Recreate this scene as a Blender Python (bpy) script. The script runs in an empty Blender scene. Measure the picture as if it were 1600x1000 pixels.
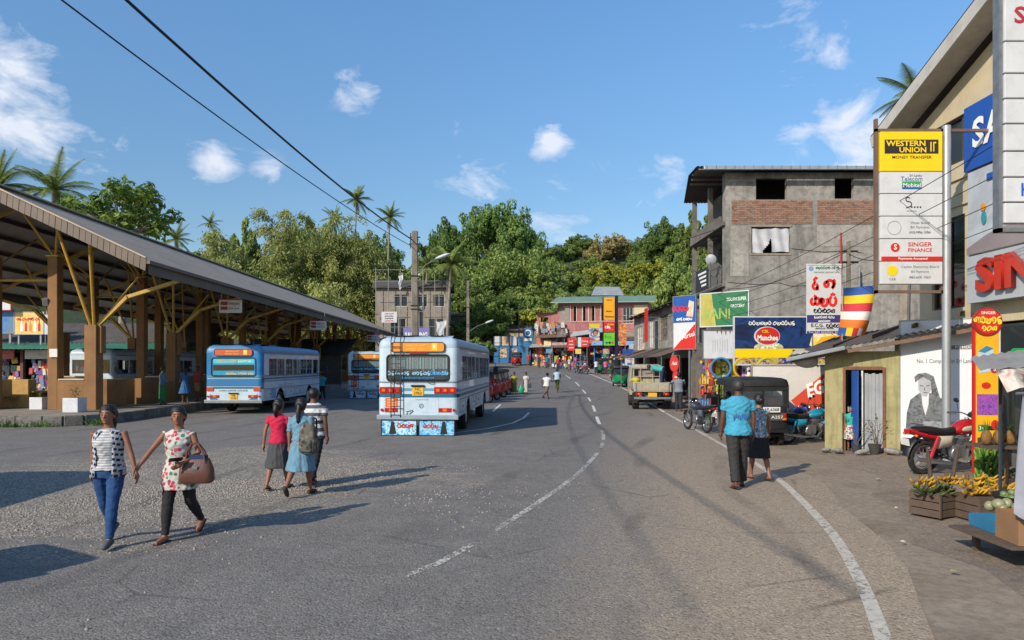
import bpy, bmesh, math, random
import numpy as np
from mathutils import Vector, Matrix, Euler
SC = bpy.context.scene
COL = SC.collection
PI = math.pi
R = math.radians
random.seed(7)
RNG = np.random.default_rng(7)
CAMH = 2.1
cam_d = bpy.data.cameras.new('camera')
cam_d.sensor_width = 36.0
cam_d.lens = 24.0
cam_d.shift_y = 70.0 / 1600.0
cam_d.clip_start = 0.05
cam_d.clip_end = 4000.0
cam = bpy.data.objects.new('camera', cam_d)
cam.location = (0, 0, CAMH)
cam.rotation_euler = (R(90), 0, 0)
COL.objects.link(cam)
SC.camera = cam
SUN_EL = 30.0
SUN_FROM = Vector((-0.66, -0.75, 0)).normalized()          # horizontal direction towards the sun
sun_dir = Vector((SUN_FROM.x * math.cos(R(SUN_EL)), SUN_FROM.y * math.cos(R(SUN_EL)), math.sin(R(SUN_EL))))
sd = bpy.data.lights.new('sun', 'SUN')
sd.energy = 3.8
sd.angle = R(0.55)
sd.color = (1.0, 0.90, 0.76)
so = bpy.data.objects.new('sun', sd)
so.rotation_euler = (-sun_dir).to_track_quat('-Z', 'Y').to_euler()
so.location = (-30, -40, 40)
COL.objects.link(so)
world = bpy.data.worlds.new('World')
SC.world = world
world.use_nodes = True
wn = world.node_tree.nodes
wl = world.node_tree.links
wn.clear()
w_out = wn.new('ShaderNodeOutputWorld')
w_bg = wn.new('ShaderNodeBackground')
w_bg.inputs['Strength'].default_value = 0.15
w_sky = wn.new('ShaderNodeTexSky')
w_sky.sky_type = 'NISHITA'
w_sky.sun_disc = False
w_sky.sun_elevation = R(SUN_EL)
w_sky.sun_rotation = math.atan2(sun_dir.x, sun_dir.y)
w_sky.altitude = 100
w_sky.air_density = 1.0
w_sky.dust_density = 0.35
w_sky.ozone_density = 1.15
w_tc = wn.new('ShaderNodeTexCoord')
def wmath(op, a, b=None, c=None):
 n = wn.new('ShaderNodeMath'); n.operation = op
 for i, v in enumerate((a, b, c)):
  if v is None: continue
  if isinstance(v, (int, float)): n.inputs[i].default_value = v
  else: wl.new(v, n.inputs[i])
 return n.outputs[0]
w_n = wn.new('ShaderNodeTexNoise'); w_n.inputs['Scale'].default_value = 11; w_n.inputs['Detail'].default_value = 11; w_n.inputs['Distortion'].default_value = .5
w_n.inputs['Roughness'].default_value = 0.62
w_map = wn.new('ShaderNodeMapping'); w_map.inputs['Scale'].default_value = (1, 1, 1.9)
wl.new(w_tc.outputs['Generated'], w_map.inputs['Vector'])
wl.new(w_map.outputs['Vector'], w_n.inputs['Vector'])
def cdir(px, py):
 return Vector(((px - 800) / 1067.0, 1.0, (570 - py) / 1067.0)).normalized()
total = None
for (px, py, rad, amp) in ((10, 105, .055, 1.15), (50, 190, .062, 1.15), (-50, 150, .085, 1.1), (320, 255, .044, 1.05), (565, 145, .042, .62), (860, 222, .032, 1.1),
                           (705, 205, .026, .45), (1245, 65, .060, 1.0), (1340, 215, .058, 1.0), (1240, 240, .046, .95), (1055, 270, .034, .5), (1285, 168, .024, .5),
                           (90, 250, .075, .42), (1000, 330, .07, .18), (750, 270, .06, .5), (900, 345, .08, .5), (1000, 335, .07, .45), (300, 235, .03, .8), (415, 268, .025, .6), (150, 240, .05, .6), (1800, 120, .09, .8), (-300, 90, .10, .9), (2100, 260, .1, .8), (-700, 200, .12, .8)):
 d = cdir(px, py)
 vm = wn.new('ShaderNodeVectorMath'); vm.operation = 'DISTANCE'
 wl.new(w_tc.outputs['Generated'], vm.inputs[0]); vm.inputs[1].default_value = d
 m = wn.new('ShaderNodeMapRange'); m.interpolation_type = 'SMOOTHSTEP'
 m.inputs['From Min'].default_value = rad * 1.55; m.inputs['From Max'].default_value = 0.0
 m.inputs['To Min'].default_value = 0.0; m.inputs['To Max'].default_value = amp
 wl.new(vm.outputs['Value'], m.inputs['Value'])
 total = m.outputs[0] if total is None else wmath('MAXIMUM', total, m.outputs[0])
dens = wmath('MULTIPLY', total, .95)
cl = wmath('SUBTRACT', wmath('ADD', wmath('MULTIPLY', w_n.outputs['Fac'], 3.6), dens), 2.3)
clr = wn.new('ShaderNodeMapRange'); clr.inputs['From Min'].default_value = 0.0; clr.inputs['From Max'].default_value = 0.8
wl.new(cl, clr.inputs['Value'])
cmask = wmath('MULTIPLY', clr.outputs[0], wmath('MINIMUM', wmath('MULTIPLY', total, 2.6), 0.86))
w_mix = wn.new('ShaderNodeMix'); w_mix.data_type = 'RGBA'
wl.new(cmask, w_mix.inputs['Factor'])
w_hsv = wn.new('ShaderNodeHueSaturation'); w_hsv.inputs['Saturation'].default_value = 1.22; w_hsv.inputs['Hue'].default_value = .499; w_hsv.inputs['Value'].default_value = 1.0
wl.new(w_sky.outputs['Color'], w_hsv.inputs['Color'])
w_sep = wn.new('ShaderNodeSeparateXYZ'); wl.new(w_tc.outputs['Generated'], w_sep.inputs[0])
w_ramp = wn.new('ShaderNodeMapRange'); w_ramp.interpolation_type = 'SMOOTHSTEP'
for k_, v_ in (('From Min', 0.0), ('From Max', .62), ('To Min', .56), ('To Max', 1.12)): w_ramp.inputs[k_].default_value = v_
wl.new(w_sep.outputs[2], w_ramp.inputs['Value'])
wl.new(w_ramp.outputs[0], w_hsv.inputs['Value'])          # sky value scaled down by hand towards the horizon
wl.new(w_hsv.outputs['Color'], w_mix.inputs['A'])
w_mix.inputs['B'].default_value = (4.5, 4.7, 5.2, 1)
wl.new(w_mix.outputs['Result'], w_bg.inputs['Color'])
wl.new(w_bg.outputs[0], w_out.inputs['Surface'])
SC.view_settings.view_transform = 'Standard'
SC.view_settings.look = 'None'
SC.view_settings.exposure = 0.40
SC.view_settings.gamma = 1.0
SC.view_settings.use_curve_mapping = False
SC.cycles.max_bounces = 6
SC.cycles.transparent_max_bounces = 8
SC.cycles.sample_clamp_indirect = 6.0
def sstep(a, b, x):
 t = min(1.0, max(0.0, (x - a) / (b - a)))
 return t * t * (3 - 2 * t)
def gz(x, y):
 t = min(78.0, max(0.0, y - 42.0))
 z = 0.058 * (t - 15.0 * (1 - math.exp(-t / 15.0)))
 z *= sstep(-11.0, -4.0, x)
 return z
def at(px, py, Y):                      # a measured picture position at a known distance -> world point
 return Vector(((px - 800) * Y / 1067.0, Y, CAMH + (570 - py) * Y / 1067.0))
def lin(c):
 return tuple((v / 12.92 if v <= 0.04045 else ((v + 0.055) / 1.055) ** 2.4) for v in c)
def hexc(h):
 h = h.lstrip('#')
 return lin(tuple(int(h[i:i + 2], 16) / 255.0 for i in (0, 2, 4)))
MATS = {}
class NT:
 def __init__(self, name):
  self.m = bpy.data.materials.new(name); self.m.use_nodes = True
  self.n = self.m.node_tree.nodes; self.l = self.m.node_tree.links
  self.b = self.n['Principled BSDF']
  self.tc = self.n.new('ShaderNodeTexCoord')
 def set(self, k, v): self.b.inputs[k].default_value = v
 def link(self, a, b): self.l.new(a, b)
 def coord(self, kind='Object', scale=(1, 1, 1), rot=(0, 0, 0), loc=(0, 0, 0)):
  mp = self.n.new('ShaderNodeMapping')
  mp.inputs['Scale'].default_value = scale; mp.inputs['Rotation'].default_value = rot; mp.inputs['Location'].default_value = loc
  if kind == 'World':
   g = self.n.new('ShaderNodeNewGeometry'); self.l.new(g.outputs['Position'], mp.inputs['Vector'])
  else:
   self.l.new(self.tc.outputs[kind], mp.inputs['Vector'])
  return mp.outputs['Vector']
 def noise(self, vec, scale, detail=4, rough=.55, dist=0):
  t = self.n.new('ShaderNodeTexNoise'); t.inputs['Scale'].default_value = scale; t.inputs['Detail'].default_value = detail
  t.inputs['Roughness'].default_value = rough; t.inputs['Distortion'].default_value = dist
  self.l.new(vec, t.inputs['Vector']); return t.outputs['Fac']
 def voro(self, vec, scale, feature='F1', out='Distance', rnd=1.0):
  t = self.n.new('ShaderNodeTexVoronoi'); t.inputs['Scale'].default_value = scale; t.feature = feature
  t.inputs['Randomness'].default_value = rnd
  self.l.new(vec, t.inputs['Vector']); return t.outputs[out]
 def ramp(self, fac, stops, interp='LINEAR'):
  r = self.n.new('ShaderNodeValToRGB'); r.color_ramp.interpolation = interp
  e = r.color_ramp.elements
  while len(e) < len(stops): e.new(0.5)
  for i, (p, c) in enumerate(stops):
   e[i].position = p
   if isinstance(c, (int, float)): c = (c, c, c)
   e[i].color = (c[0], c[1], c[2], 1)
  self.l.new(fac, r.inputs['Fac']); return r.outputs['Color']
 def mix(self, fac, a, b, mode='MIX'):
  m = self.n.new('ShaderNodeMix'); m.data_type = 'RGBA'; m.blend_type = mode
  for s, v in (('Factor', fac), ('A', a), ('B', b)):
   if isinstance(v, (int, float)): m.inputs[s].default_value = v if s == 'Factor' else (v, v, v, 1)
   elif isinstance(v, tuple): m.inputs[s].default_value = (v[0], v[1], v[2], 1)
   else: self.l.new(v, m.inputs[s])
  return m.outputs['Result']
 def math(self, op, a, b=None):
  n = self.n.new('ShaderNodeMath'); n.operation = op
  for i, v in enumerate((a, b)):
   if v is None: continue
   if isinstance(v, (int, float)): n.inputs[i].default_value = v
   else: self.l.new(v, n.inputs[i])
  return n.outputs[0]
 def sep(self, vec):
  s = self.n.new('ShaderNodeSeparateXYZ'); self.l.new(vec, s.inputs[0]); return s.outputs
 def bump(self, h, strength=.3, dist=.02):
  b = self.n.new('ShaderNodeBump'); b.inputs['Strength'].default_value = strength; b.inputs['Distance'].default_value = dist
  self.l.new(h, b.inputs['Height']); self.l.new(b.outputs['Normal'], self.b.inputs['Normal'])
 def color(self, c): self.l.new(c, self.b.inputs['Base Color'])
def M(col, rough=.6, var=.18, scale=3.0, metal=0.0, dirt=0.0, bump=0.0, bscale=40.0, spec=None, streak=0.0, name=None, coat=0.0):
 """plain painted / cloth / plastic surface with uneven tone, optional grime, streaks and fine relief"""
 key = (col, rough, var, scale, metal, dirt, bump, bscale, spec, streak, coat)
 if key in MATS: return MATS[key]
 t = NT(name or 'paint_' + str(len(MATS)))
 c = hexc(col) if isinstance(col, str) else col
 v = t.coord('Object')
 f = t.noise(v, scale, 5, .6)
 lo = tuple(x * (1 - var) for x in c); hi = tuple(min(1, x * (1 + var * .8)) for x in c)
 out = t.ramp(f, [(.28, lo), (.72, hi)])
 if dirt > 0:
  d = t.noise(v, scale * 2.3, 7, .7)
  df = t.ramp(d, [(.46, 0), (.72, dirt)])
  out = t.mix(df, out, (0.09, 0.072, 0.052))
 if streak > 0:
  v2 = t.coord('Object', (6, 6, .5))
  s = t.noise(v2, 2.0, 5, .65)
  sf = t.ramp(s, [(.48, 0), (.75, streak)])
  out = t.mix(sf, out, (0.06, 0.055, 0.048))
 t.color(out)
 t.set('Roughness', rough); t.set('Metallic', metal)
 if coat: t.set('Coat Weight', coat)
 if spec is not None: t.set('Specular IOR Level', spec)
 if bump > 0: t.bump(t.noise(v, bscale, 4, .6), bump, .01)
 MATS[key] = t.m
 return t.m
def glass_mat(name, tint=(0.03, 0.04, 0.045), rough=.06, alpha=.45):
 """window glass: partly see-through, glossy"""
 t = NT(name); t.set('Base Color', (*tint, 1)); t.set('Roughness', rough); t.set('Alpha', alpha); t.set('Specular IOR Level', .6)
 return t.m
GLASS = glass_mat('window_glass', (.035, .045, .05), .05, .55)
GLASS_CLEAR = glass_mat('clear_glass', (.10, .12, .13), .04, .28)
GLASS_DARK = glass_mat('dark_glass', (.012, .015, .018), .05, .88)
def emis(name, col, s):
 t = NT(name); t.set('Base Color', (*col, 1)); t.set('Roughness', .3); return t.m
class MB:
 def __init__(self, M0=None):
  self.v = []; self.f = []; self.mi = []; self.M = M0 or Matrix(); self.m = 0
 def add(self, verts, faces):
  o = len(self.v)
  self.v.extend([tuple(self.M @ Vector(p)) for p in verts])
  for f in faces:
   self.f.append(tuple(i + o for i in f)); self.mi.append(self.m)
  return self
 def box(self, c, s, rot=None):
  x, y, z = s[0] / 2, s[1] / 2, s[2] / 2
  vs = [Vector(p) for p in ((-x, -y, -z), (x, -y, -z), (x, y, -z), (-x, y, -z), (-x, -y, z), (x, -y, z), (x, y, z), (-x, y, z))]
  if rot is not None:
   E = Euler(rot).to_matrix(); vs = [E @ p for p in vs]
  c = Vector(c)
  return self.add([p + c for p in vs], [(0, 3, 2, 1), (4, 5, 6, 7), (0, 1, 5, 4), (1, 2, 6, 5), (2, 3, 7, 6), (3, 0, 4, 7)])
 def bx(self, x0, x1, y0, y1, z0, z1):
  return self.box(((x0 + x1) / 2, (y0 + y1) / 2, (z0 + z1) / 2), (abs(x1 - x0), abs(y1 - y0), abs(z1 - z0)))
 def bar(self, a, b, w, h=None, up=(0, 0, 1)):
  """square bar from a to b"""
  a = Vector(a); b = Vector(b); d = (b - a).normalized(); h = h or w
  u = Vector(up)
  if abs(d.dot(u)) > .98: u = Vector((0, 1, 0))
  s = d.cross(u).normalized(); t = s.cross(d).normalized()
  vs = []
  for p in (a, b):
   for (i, j) in ((-1, -1), (1, -1), (1, 1), (-1, 1)):
    vs.append(p + s * i * w / 2 + t * j * h / 2)
  return self.add(vs, [(3, 2, 1, 0), (4, 5, 6, 7), (0, 1, 5, 4), (1, 2, 6, 5), (2, 3, 7, 6), (3, 0, 4, 7)])
 def tube(self, pts, rad, n=8, cap=True, flat=1.0):
  """round tube along points; rad number or list; flat squashes the second axis"""
  pts = [Vector(p) for p in pts]; k = len(pts)
  if isinstance(rad, (int, float)): rad = [rad] * k
  rings = []; u = None
  for i in range(k):
   d = (pts[min(i + 1, k - 1)] - pts[max(i - 1, 0)])
   d = d.normalized() if d.length > 1e-9 else Vector((0, 0, 1))
   if u is None:
    ref = Vector((1, 0, 0)) if abs(d.x) < .9 else Vector((0, 1, 0))
    u = (ref - d * ref.dot(d)).normalized()
   else:
    u = u - d * u.dot(d)
    u = u.normalized() if u.length > 1e-6 else d.orthogonal().normalized()
   w = d.cross(u)
   r = rad[i]; ra, rb = (r if isinstance(r, tuple) else (r, r * flat))
   rings.append([pts[i] + u * math.cos(2 * PI * j / n) * ra + w * math.sin(2 * PI * j / n) * rb for j in range(n)])
  return self.rings(rings, cap)
 def rings(self, rings, cap=True, closed=True):
  n = len(rings[0]); vs = [p for r in rings for p in r]; fs = []
  for i in range(len(rings) - 1):
   for j in range(n if closed else n - 1):
    a = i * n + j; b = i * n + (j + 1) % n
    fs.append((a, b, b + n, a + n))
  if cap and closed:
   fs.append(tuple(reversed(range(n)))); fs.append(tuple((len(rings) - 1) * n + j for j in range(n)))
  return self.add(vs, fs)
 def ell(self, c, r, n=12, m=8, rot=None, zmin=-1, zmax=1):
  c = Vector(c); r = r if isinstance(r, (tuple, list)) else (r, r, r)
  E = Euler(rot).to_matrix() if rot is not None else Matrix.Identity(3)
  a0 = math.asin(zmin); a1 = math.asin(zmax)
  rings = []
  for i in range(m + 1):
   a = a0 + (a1 - a0) * i / m
   cz, sz = max(math.cos(a), .02), math.sin(a)
   rings.append([c + E @ Vector((r[0] * cz * math.cos(2 * PI * j / n), r[1] * cz * math.sin(2 * PI * j / n), r[2] * sz)) for j in range(n)])
  return self.rings(rings, True)
 def lathe(self, c, prof, n=16, axis='Z'):
  c = Vector(c); rings = []
  for (r, h) in prof:
   ring = []
   for j in range(n):
    a = 2 * PI * j / n; p = (r * math.cos(a), r * math.sin(a), h)
    if axis == 'X': p = (p[2], p[0], p[1])
    elif axis == 'Y': p = (p[1], p[2], p[0])
    ring.append(c + Vector(p))
   rings.append(ring)
  return self.rings(rings, True)
 def torus(self, c, Rr, r, n=24, m=8, axis='X', flat=1.0):
  c = Vector(c); vs = []; fs = []
  for i in range(n):
   a = 2 * PI * i / n
   for j in range(m):
    b = 2 * PI * j / m
    q = Rr + r * math.cos(b); h = r * flat * math.sin(b)
    p = (h, q * math.cos(a), q * math.sin(a)) if axis == 'X' else ((q * math.cos(a), h, q * math.sin(a)) if axis == 'Y' else (q * math.cos(a), q * math.sin(a), h))
    vs.append(c + Vector(p))
  for i in range(n):
   for j in range(m):
    fs.append((i * m + j, i * m + (j + 1) % m, ((i + 1) % n) * m + (j + 1) % m, ((i + 1) % n) * m + j))
  return self.add(vs, fs)
 def prism(self, poly, axis, a, b):
  """polygon in the plane normal to axis ('X': (y,z), 'Y': (x,z), 'Z': (x,y)) extruded from a to b"""
  def P(u, v, t): return {'X': (t, u, v), 'Y': (u, t, v), 'Z': (u, v, t)}[axis]
  n = len(poly)
  vs = [P(u, v, a) for (u, v) in poly] + [P(u, v, b) for (u, v) in poly]
  fs = [tuple(range(n)), tuple(reversed(range(n, 2 * n)))] + [(i, i + n, (i + 1) % n + n, (i + 1) % n) for i in range(n)]
  return self.add(vs, fs)
 def quad(self, a, b, c, d): return self.add([a, b, c, d], [(0, 1, 2, 3)])
 def build(self, name, mat=None, parent=None, smooth=False, bevel=0.0, loc=None, seg=2):
  me = bpy.data.meshes.new(name)
  me.from_pydata(self.v, [], self.f)
  mats = mat if isinstance(mat, (list, tuple)) else [mat]
  for mm in mats:
   if mm is not None: me.materials.append(mm)
  if len(mats) > 1: me.polygons.foreach_set('material_index', self.mi)
  bm = bmesh.new(); bm.from_mesh(me); bmesh.ops.recalc_face_normals(bm, faces=bm.faces)
  bm.to_mesh(me); bm.free()
  if smooth:
   me.polygons.foreach_set('use_smooth', [True] * len(me.polygons))
   if smooth != 'all':
    me.set_sharp_from_angle(angle=R(40))
  return link(name, me, parent, bevel, loc, seg)
def link(name, me, parent=None, bevel=0.0, loc=None, seg=2):
 o = bpy.data.objects.new(name, me); COL.objects.link(o)
 if parent is not None: o.parent = parent
 if loc is not None: o.location = loc
 if bevel > 0:
  b = o.modifiers.new('bevel', 'BEVEL'); b.width = bevel; b.segments = seg; b.limit_method = 'ANGLE'; b.angle_limit = R(35)
 return o
def tag(o, label=None, cat=None, group=None, kind=None):
 if label: o['label'] = label
 if cat: o['category'] = cat
 if group: o['group'] = group
 if kind: o['kind'] = kind
 return o
def thing(name, label, cat, loc=(0, 0, 0), rz=0.0, group=None):
 o = bpy.data.objects.new(name, None); COL.objects.link(o); o.empty_display_size = .2
 o.location = loc; o.rotation_euler = (0, 0, rz)
 return tag(o, label, cat, group)
def copy_tree(o, parent=None):
 c = o.copy(); COL.objects.link(c); c.parent = parent
 for ch in list(o.children): copy_tree(ch, c)
 return c
def mesh_np(name, V, F, mat, parent=None, loc=None, smooth=False, mi=None):
 """big mesh of quads from numpy arrays"""
 me = bpy.data.meshes.new(name)
 nv, nf = len(V), len(F); k = F.shape[1]
 me.vertices.add(nv); me.vertices.foreach_set('co', np.asarray(V, dtype=np.float32).ravel())
 me.loops.add(nf * k); me.loops.foreach_set('vertex_index', np.asarray(F, dtype=np.int32).ravel())
 me.polygons.add(nf); me.polygons.foreach_set('loop_start', np.arange(nf, dtype=np.int32) * k)
 mats = mat if isinstance(mat, (list, tuple)) else [mat]
 for mm in mats: me.materials.append(mm)
 if mi is not None: me.polygons.foreach_set('material_index', np.asarray(mi, dtype=np.int32))
 me.update(calc_edges=True)
 if smooth: me.polygons.foreach_set('use_smooth', [True] * nf)
 return link(name, me, parent, 0, loc)
TMP = bpy.data.scenes.new('workbench')
def bake(o):
 TMP.collection.objects.link(o)
 with bpy.context.temp_override(scene=TMP, view_layer=TMP.view_layers[0]):
  dg = bpy.context.evaluated_depsgraph_get(); dg.update()
  return bpy.data.meshes.new_from_object(o.evaluated_get(dg))
def text_mesh(s, size, bold=0.0, shear=0.0, align='CENTER', spacing=1.0, width=None, depth=0.0):
 cu = bpy.data.curves.new('lettering', 'FONT')
 cu.body = s; cu.size = size; cu.align_x = align; cu.align_y = 'CENTER'; cu.offset = bold * size; cu.shear = shear
 cu.space_character = spacing; cu.resolution_u = 2; cu.extrude = depth
 o = bpy.data.objects.new('lettering', cu)
 me = bake(o)
 bpy.data.objects.remove(o); bpy.data.curves.remove(cu)
 if width:
  xs = [v.co.x for v in me.vertices]
  if xs:
   k = width / max(1e-6, max(xs) - min(xs))
   for v in me.vertices: v.co.x *= k
 return me
def txt(parent, s, x, z, size, mat, y=-0.006, bold=0.0, shear=0.0, align='CENTER', spacing=1.0, width=None, depth=0.0, rot=0.0, name='lettering'):
 """flat lettering standing in the local XZ plane, read from -Y"""
 me = text_mesh(s, size, bold, shear, align, spacing, width, depth)
 me.transform(Matrix.Translation((x, y, z)) @ Matrix.Rotation(rot, 4, 'Y') @ Matrix.Rotation(PI / 2, 4, 'X'))
 me.materials.clear(); me.materials.append(mat)
 return link(name, me, parent)
def stroke(mb, pts, w, y=-0.006, n=None):
 """ribbon along a 2D polyline in XZ"""
 pts = [Vector((p[0], 0, p[1])) for p in pts]; k = len(pts); L = []; Rr = []
 for i in range(k):
  d = pts[min(i + 1, k - 1)] - pts[max(i - 1, 0)]
  if d.length < 1e-9: d = Vector((1, 0, 0))
  d.normalize(); nrm = Vector((-d.z, 0, d.x)) * w / 2
  L.append(pts[i] + nrm + Vector((0, y, 0))); Rr.append(pts[i] - nrm + Vector((0, y, 0)))
 mb.add(L + Rr, [(i, i + 1, i + 1 + k, i + k) for i in range(k - 1)])
def arc(cx, cy, r, a0, a1, n=12, ry=None):
 ry = ry or r
 return [(cx + r * math.cos(R(a0 + (a1 - a0) * i / n)), cy + ry * math.sin(R(a0 + (a1 - a0) * i / n))) for i in range(n + 1)]
def G_la(): return [arc(.25, .45, .18, 60, 400, 12) + arc(.55, .42, .33, 160, -60, 10) + arc(.55, .55, .42, -60, 40, 6)]
def G_ee(): return [arc(.2, .3, .2, 90, 420, 14), [(.2, .5), (.12, .8), (.25, .95), (.4, .85)], [(.4, .3), (.42, .0)]]
def G_ma(): return [arc(.25, .35, .22, 90, 380, 12), [(.47, .45), (.5, .75), (.32, .8)], arc(.65, .38, .24, 150, -150, 12)]
def G_ta(): return [arc(.45, .38, .36, 130, 400, 14), arc(.3, .42, .13, 0, 360, 10)]
def G_ra(): return [arc(.4, .4, .34, 110, 420, 14), [(.2, .8), (.4, .95), (.62, .82)]]
def G_ka(): return [arc(.22, .4, .2, 40, 340, 10), arc(.6, .4, .3, 180, -130, 12), [(.4, .4), (.42, .78), (.7, .86)]]
def G_sa(): return [arc(.3, .3, .26, 60, 330, 10), [(.55, .2), (.8, .3), (.78, .65), (.5, .72), (.3, .66)]]
def G_ya(): return [[(.1, .65), (.08, .2), (.35, .05), (.42, .45), (.5, .05), (.78, .12), (.82, .6), (.62, .72)]]
def G_na(): return [arc(.28, .35, .2, 30, 360, 10), [(.48, .35), (.5, .7), (.82, .68), (.84, .2), (.62, .08)]]
def G_pa(): return [[(.15, .7), (.1, .25), (.4, .04), (.78, .18), (.8, .7)], arc(.3, .6, .14, 0, 330, 8)]
def G_da(): return [arc(.42, .5, .3, 60, 300, 10), arc(.42, .2, .22, 120, -160, 10)]
def G_va(): return [arc(.4, .4, .33, 200, -110, 14), [(.1, .3), (.25, .42), (.35, .3)]]
GL = [G_la, G_ma, G_ta, G_ra, G_ka, G_sa, G_ya, G_na, G_pa, G_da, G_va, G_ee]
def sinh(parent, seq, x, z, size, mat, w=.13, y=-0.006, align='CENTER', name='lettering', condense=.82):
 """a line of round letters; seq = list of glyph functions / None for a space"""
 mb = MB(); adv = [(.5 if g is None else .95) * size * condense for g in seq]; tot = sum(adv)
 cx = x - (tot / 2 if align == 'CENTER' else 0)
 for g, a in zip(seq, adv):
  if g is not None:
   for pl in g():
    stroke(mb, [(cx + p[0] * size * condense, z - size / 2 + p[1] * size) for p in pl], w * size, y)
  cx += a
 return mb.build(name, mat, parent)
def word(n, seed):
 r = random.Random(seed); out = []
 for i in range(n):
  out.append(r.choice(GL))
  if i and i % 5 == 0 and i < n - 2: out.append(None)
 return out
# ================================================================== SETTING
def curve_x(pts, y):
 if y <= pts[0][1]:
  (x0, y0), (x1, y1) = pts[0], pts[1]; return x0 + (x1 - x0) * (y - y0) / (y1 - y0)
 for i in range(len(pts) - 1):
  (x0, y0), (x1, y1) = pts[i], pts[i + 1]
  if y0 <= y <= y1:
   p_1 = pts[max(i - 1, 0)]; p2 = pts[min(i + 2, len(pts) - 1)]
   h = y1 - y0; t = (y - y0) / h
   m0 = (x1 - p_1[0]) / max(1e-6, (y1 - p_1[1])); m1 = (p2[0] - x0) / max(1e-6, (p2[1] - y0))
   return ((2 * t**3 - 3 * t**2 + 1) * x0 + (t**3 - 2 * t**2 + t) * h * m0 + (-2 * t**3 + 3 * t**2) * x1 + (t**3 - t**2) * h * m1)
 return pts[-1][0]
EDGE = [(-6.5, -16), (-.2, -2), (1.9, 3), (2.83, 5.2), (3.44, 6.8), (4.1, 8.96), (5.0, 13.3), (5.66, 19.5), (6.7, 29.9), (8.0, 42), (8.75, 52), (8.85, 62), (8.3, 75), (6.6, 88), (3.0, 100), (1.0, 106)]
def earth_mat():
 t = NT('bare_earth'); v = t.coord('World')
 a = t.noise(v, .35, 6, .6); b = t.noise(v, 9, 6, .7); c = t.noise(v, 60, 3, .6)
 col = t.ramp(a, [(.3, hexc('#6f6152')), (.5, hexc('#948674')), (.7, hexc('#7a6752'))])
 col = t.mix(t.ramp(b, [(.42, 0), (.7, .55)]), col, hexc('#4d463d'))
 far = t.ramp(t.math('DIVIDE', t.sep(v)[1], 140.0), [(.75, 0), (1, 1)])
 col = t.mix(far, col, hexc('#3a4a22'))
 t.color(col); t.set('Roughness', .92); t.bump(t.math('ADD', b, t.math('MULTIPLY', c, .5)), .5, .03)
 return t.m
xs = np.array([-1600, -700, -300, -150, -90, -60, -40, -30, -24, -18] + [-14 + i * 1.0 for i in range(40)] + [30, 40, 60, 100, 200, 500, 1500])
ys = np.array([-60, -30, -15, -8] + [-4 + 2.0 * i for i in range(70)] + [145, 160, 200, 300, 500, 1000, 3000])
V = np.array([(x, y, gz(x, y)) for y in ys for x in xs]); nx = len(xs)
F = np.array([(j * nx + i, j * nx + i + 1, (j + 1) * nx + i + 1, (j + 1) * nx + i) for j in range(len(ys) - 1) for i in range(nx - 1)])
tag(mesh_np('ground', V, F, earth_mat(), smooth=True), kind='structure')
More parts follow.
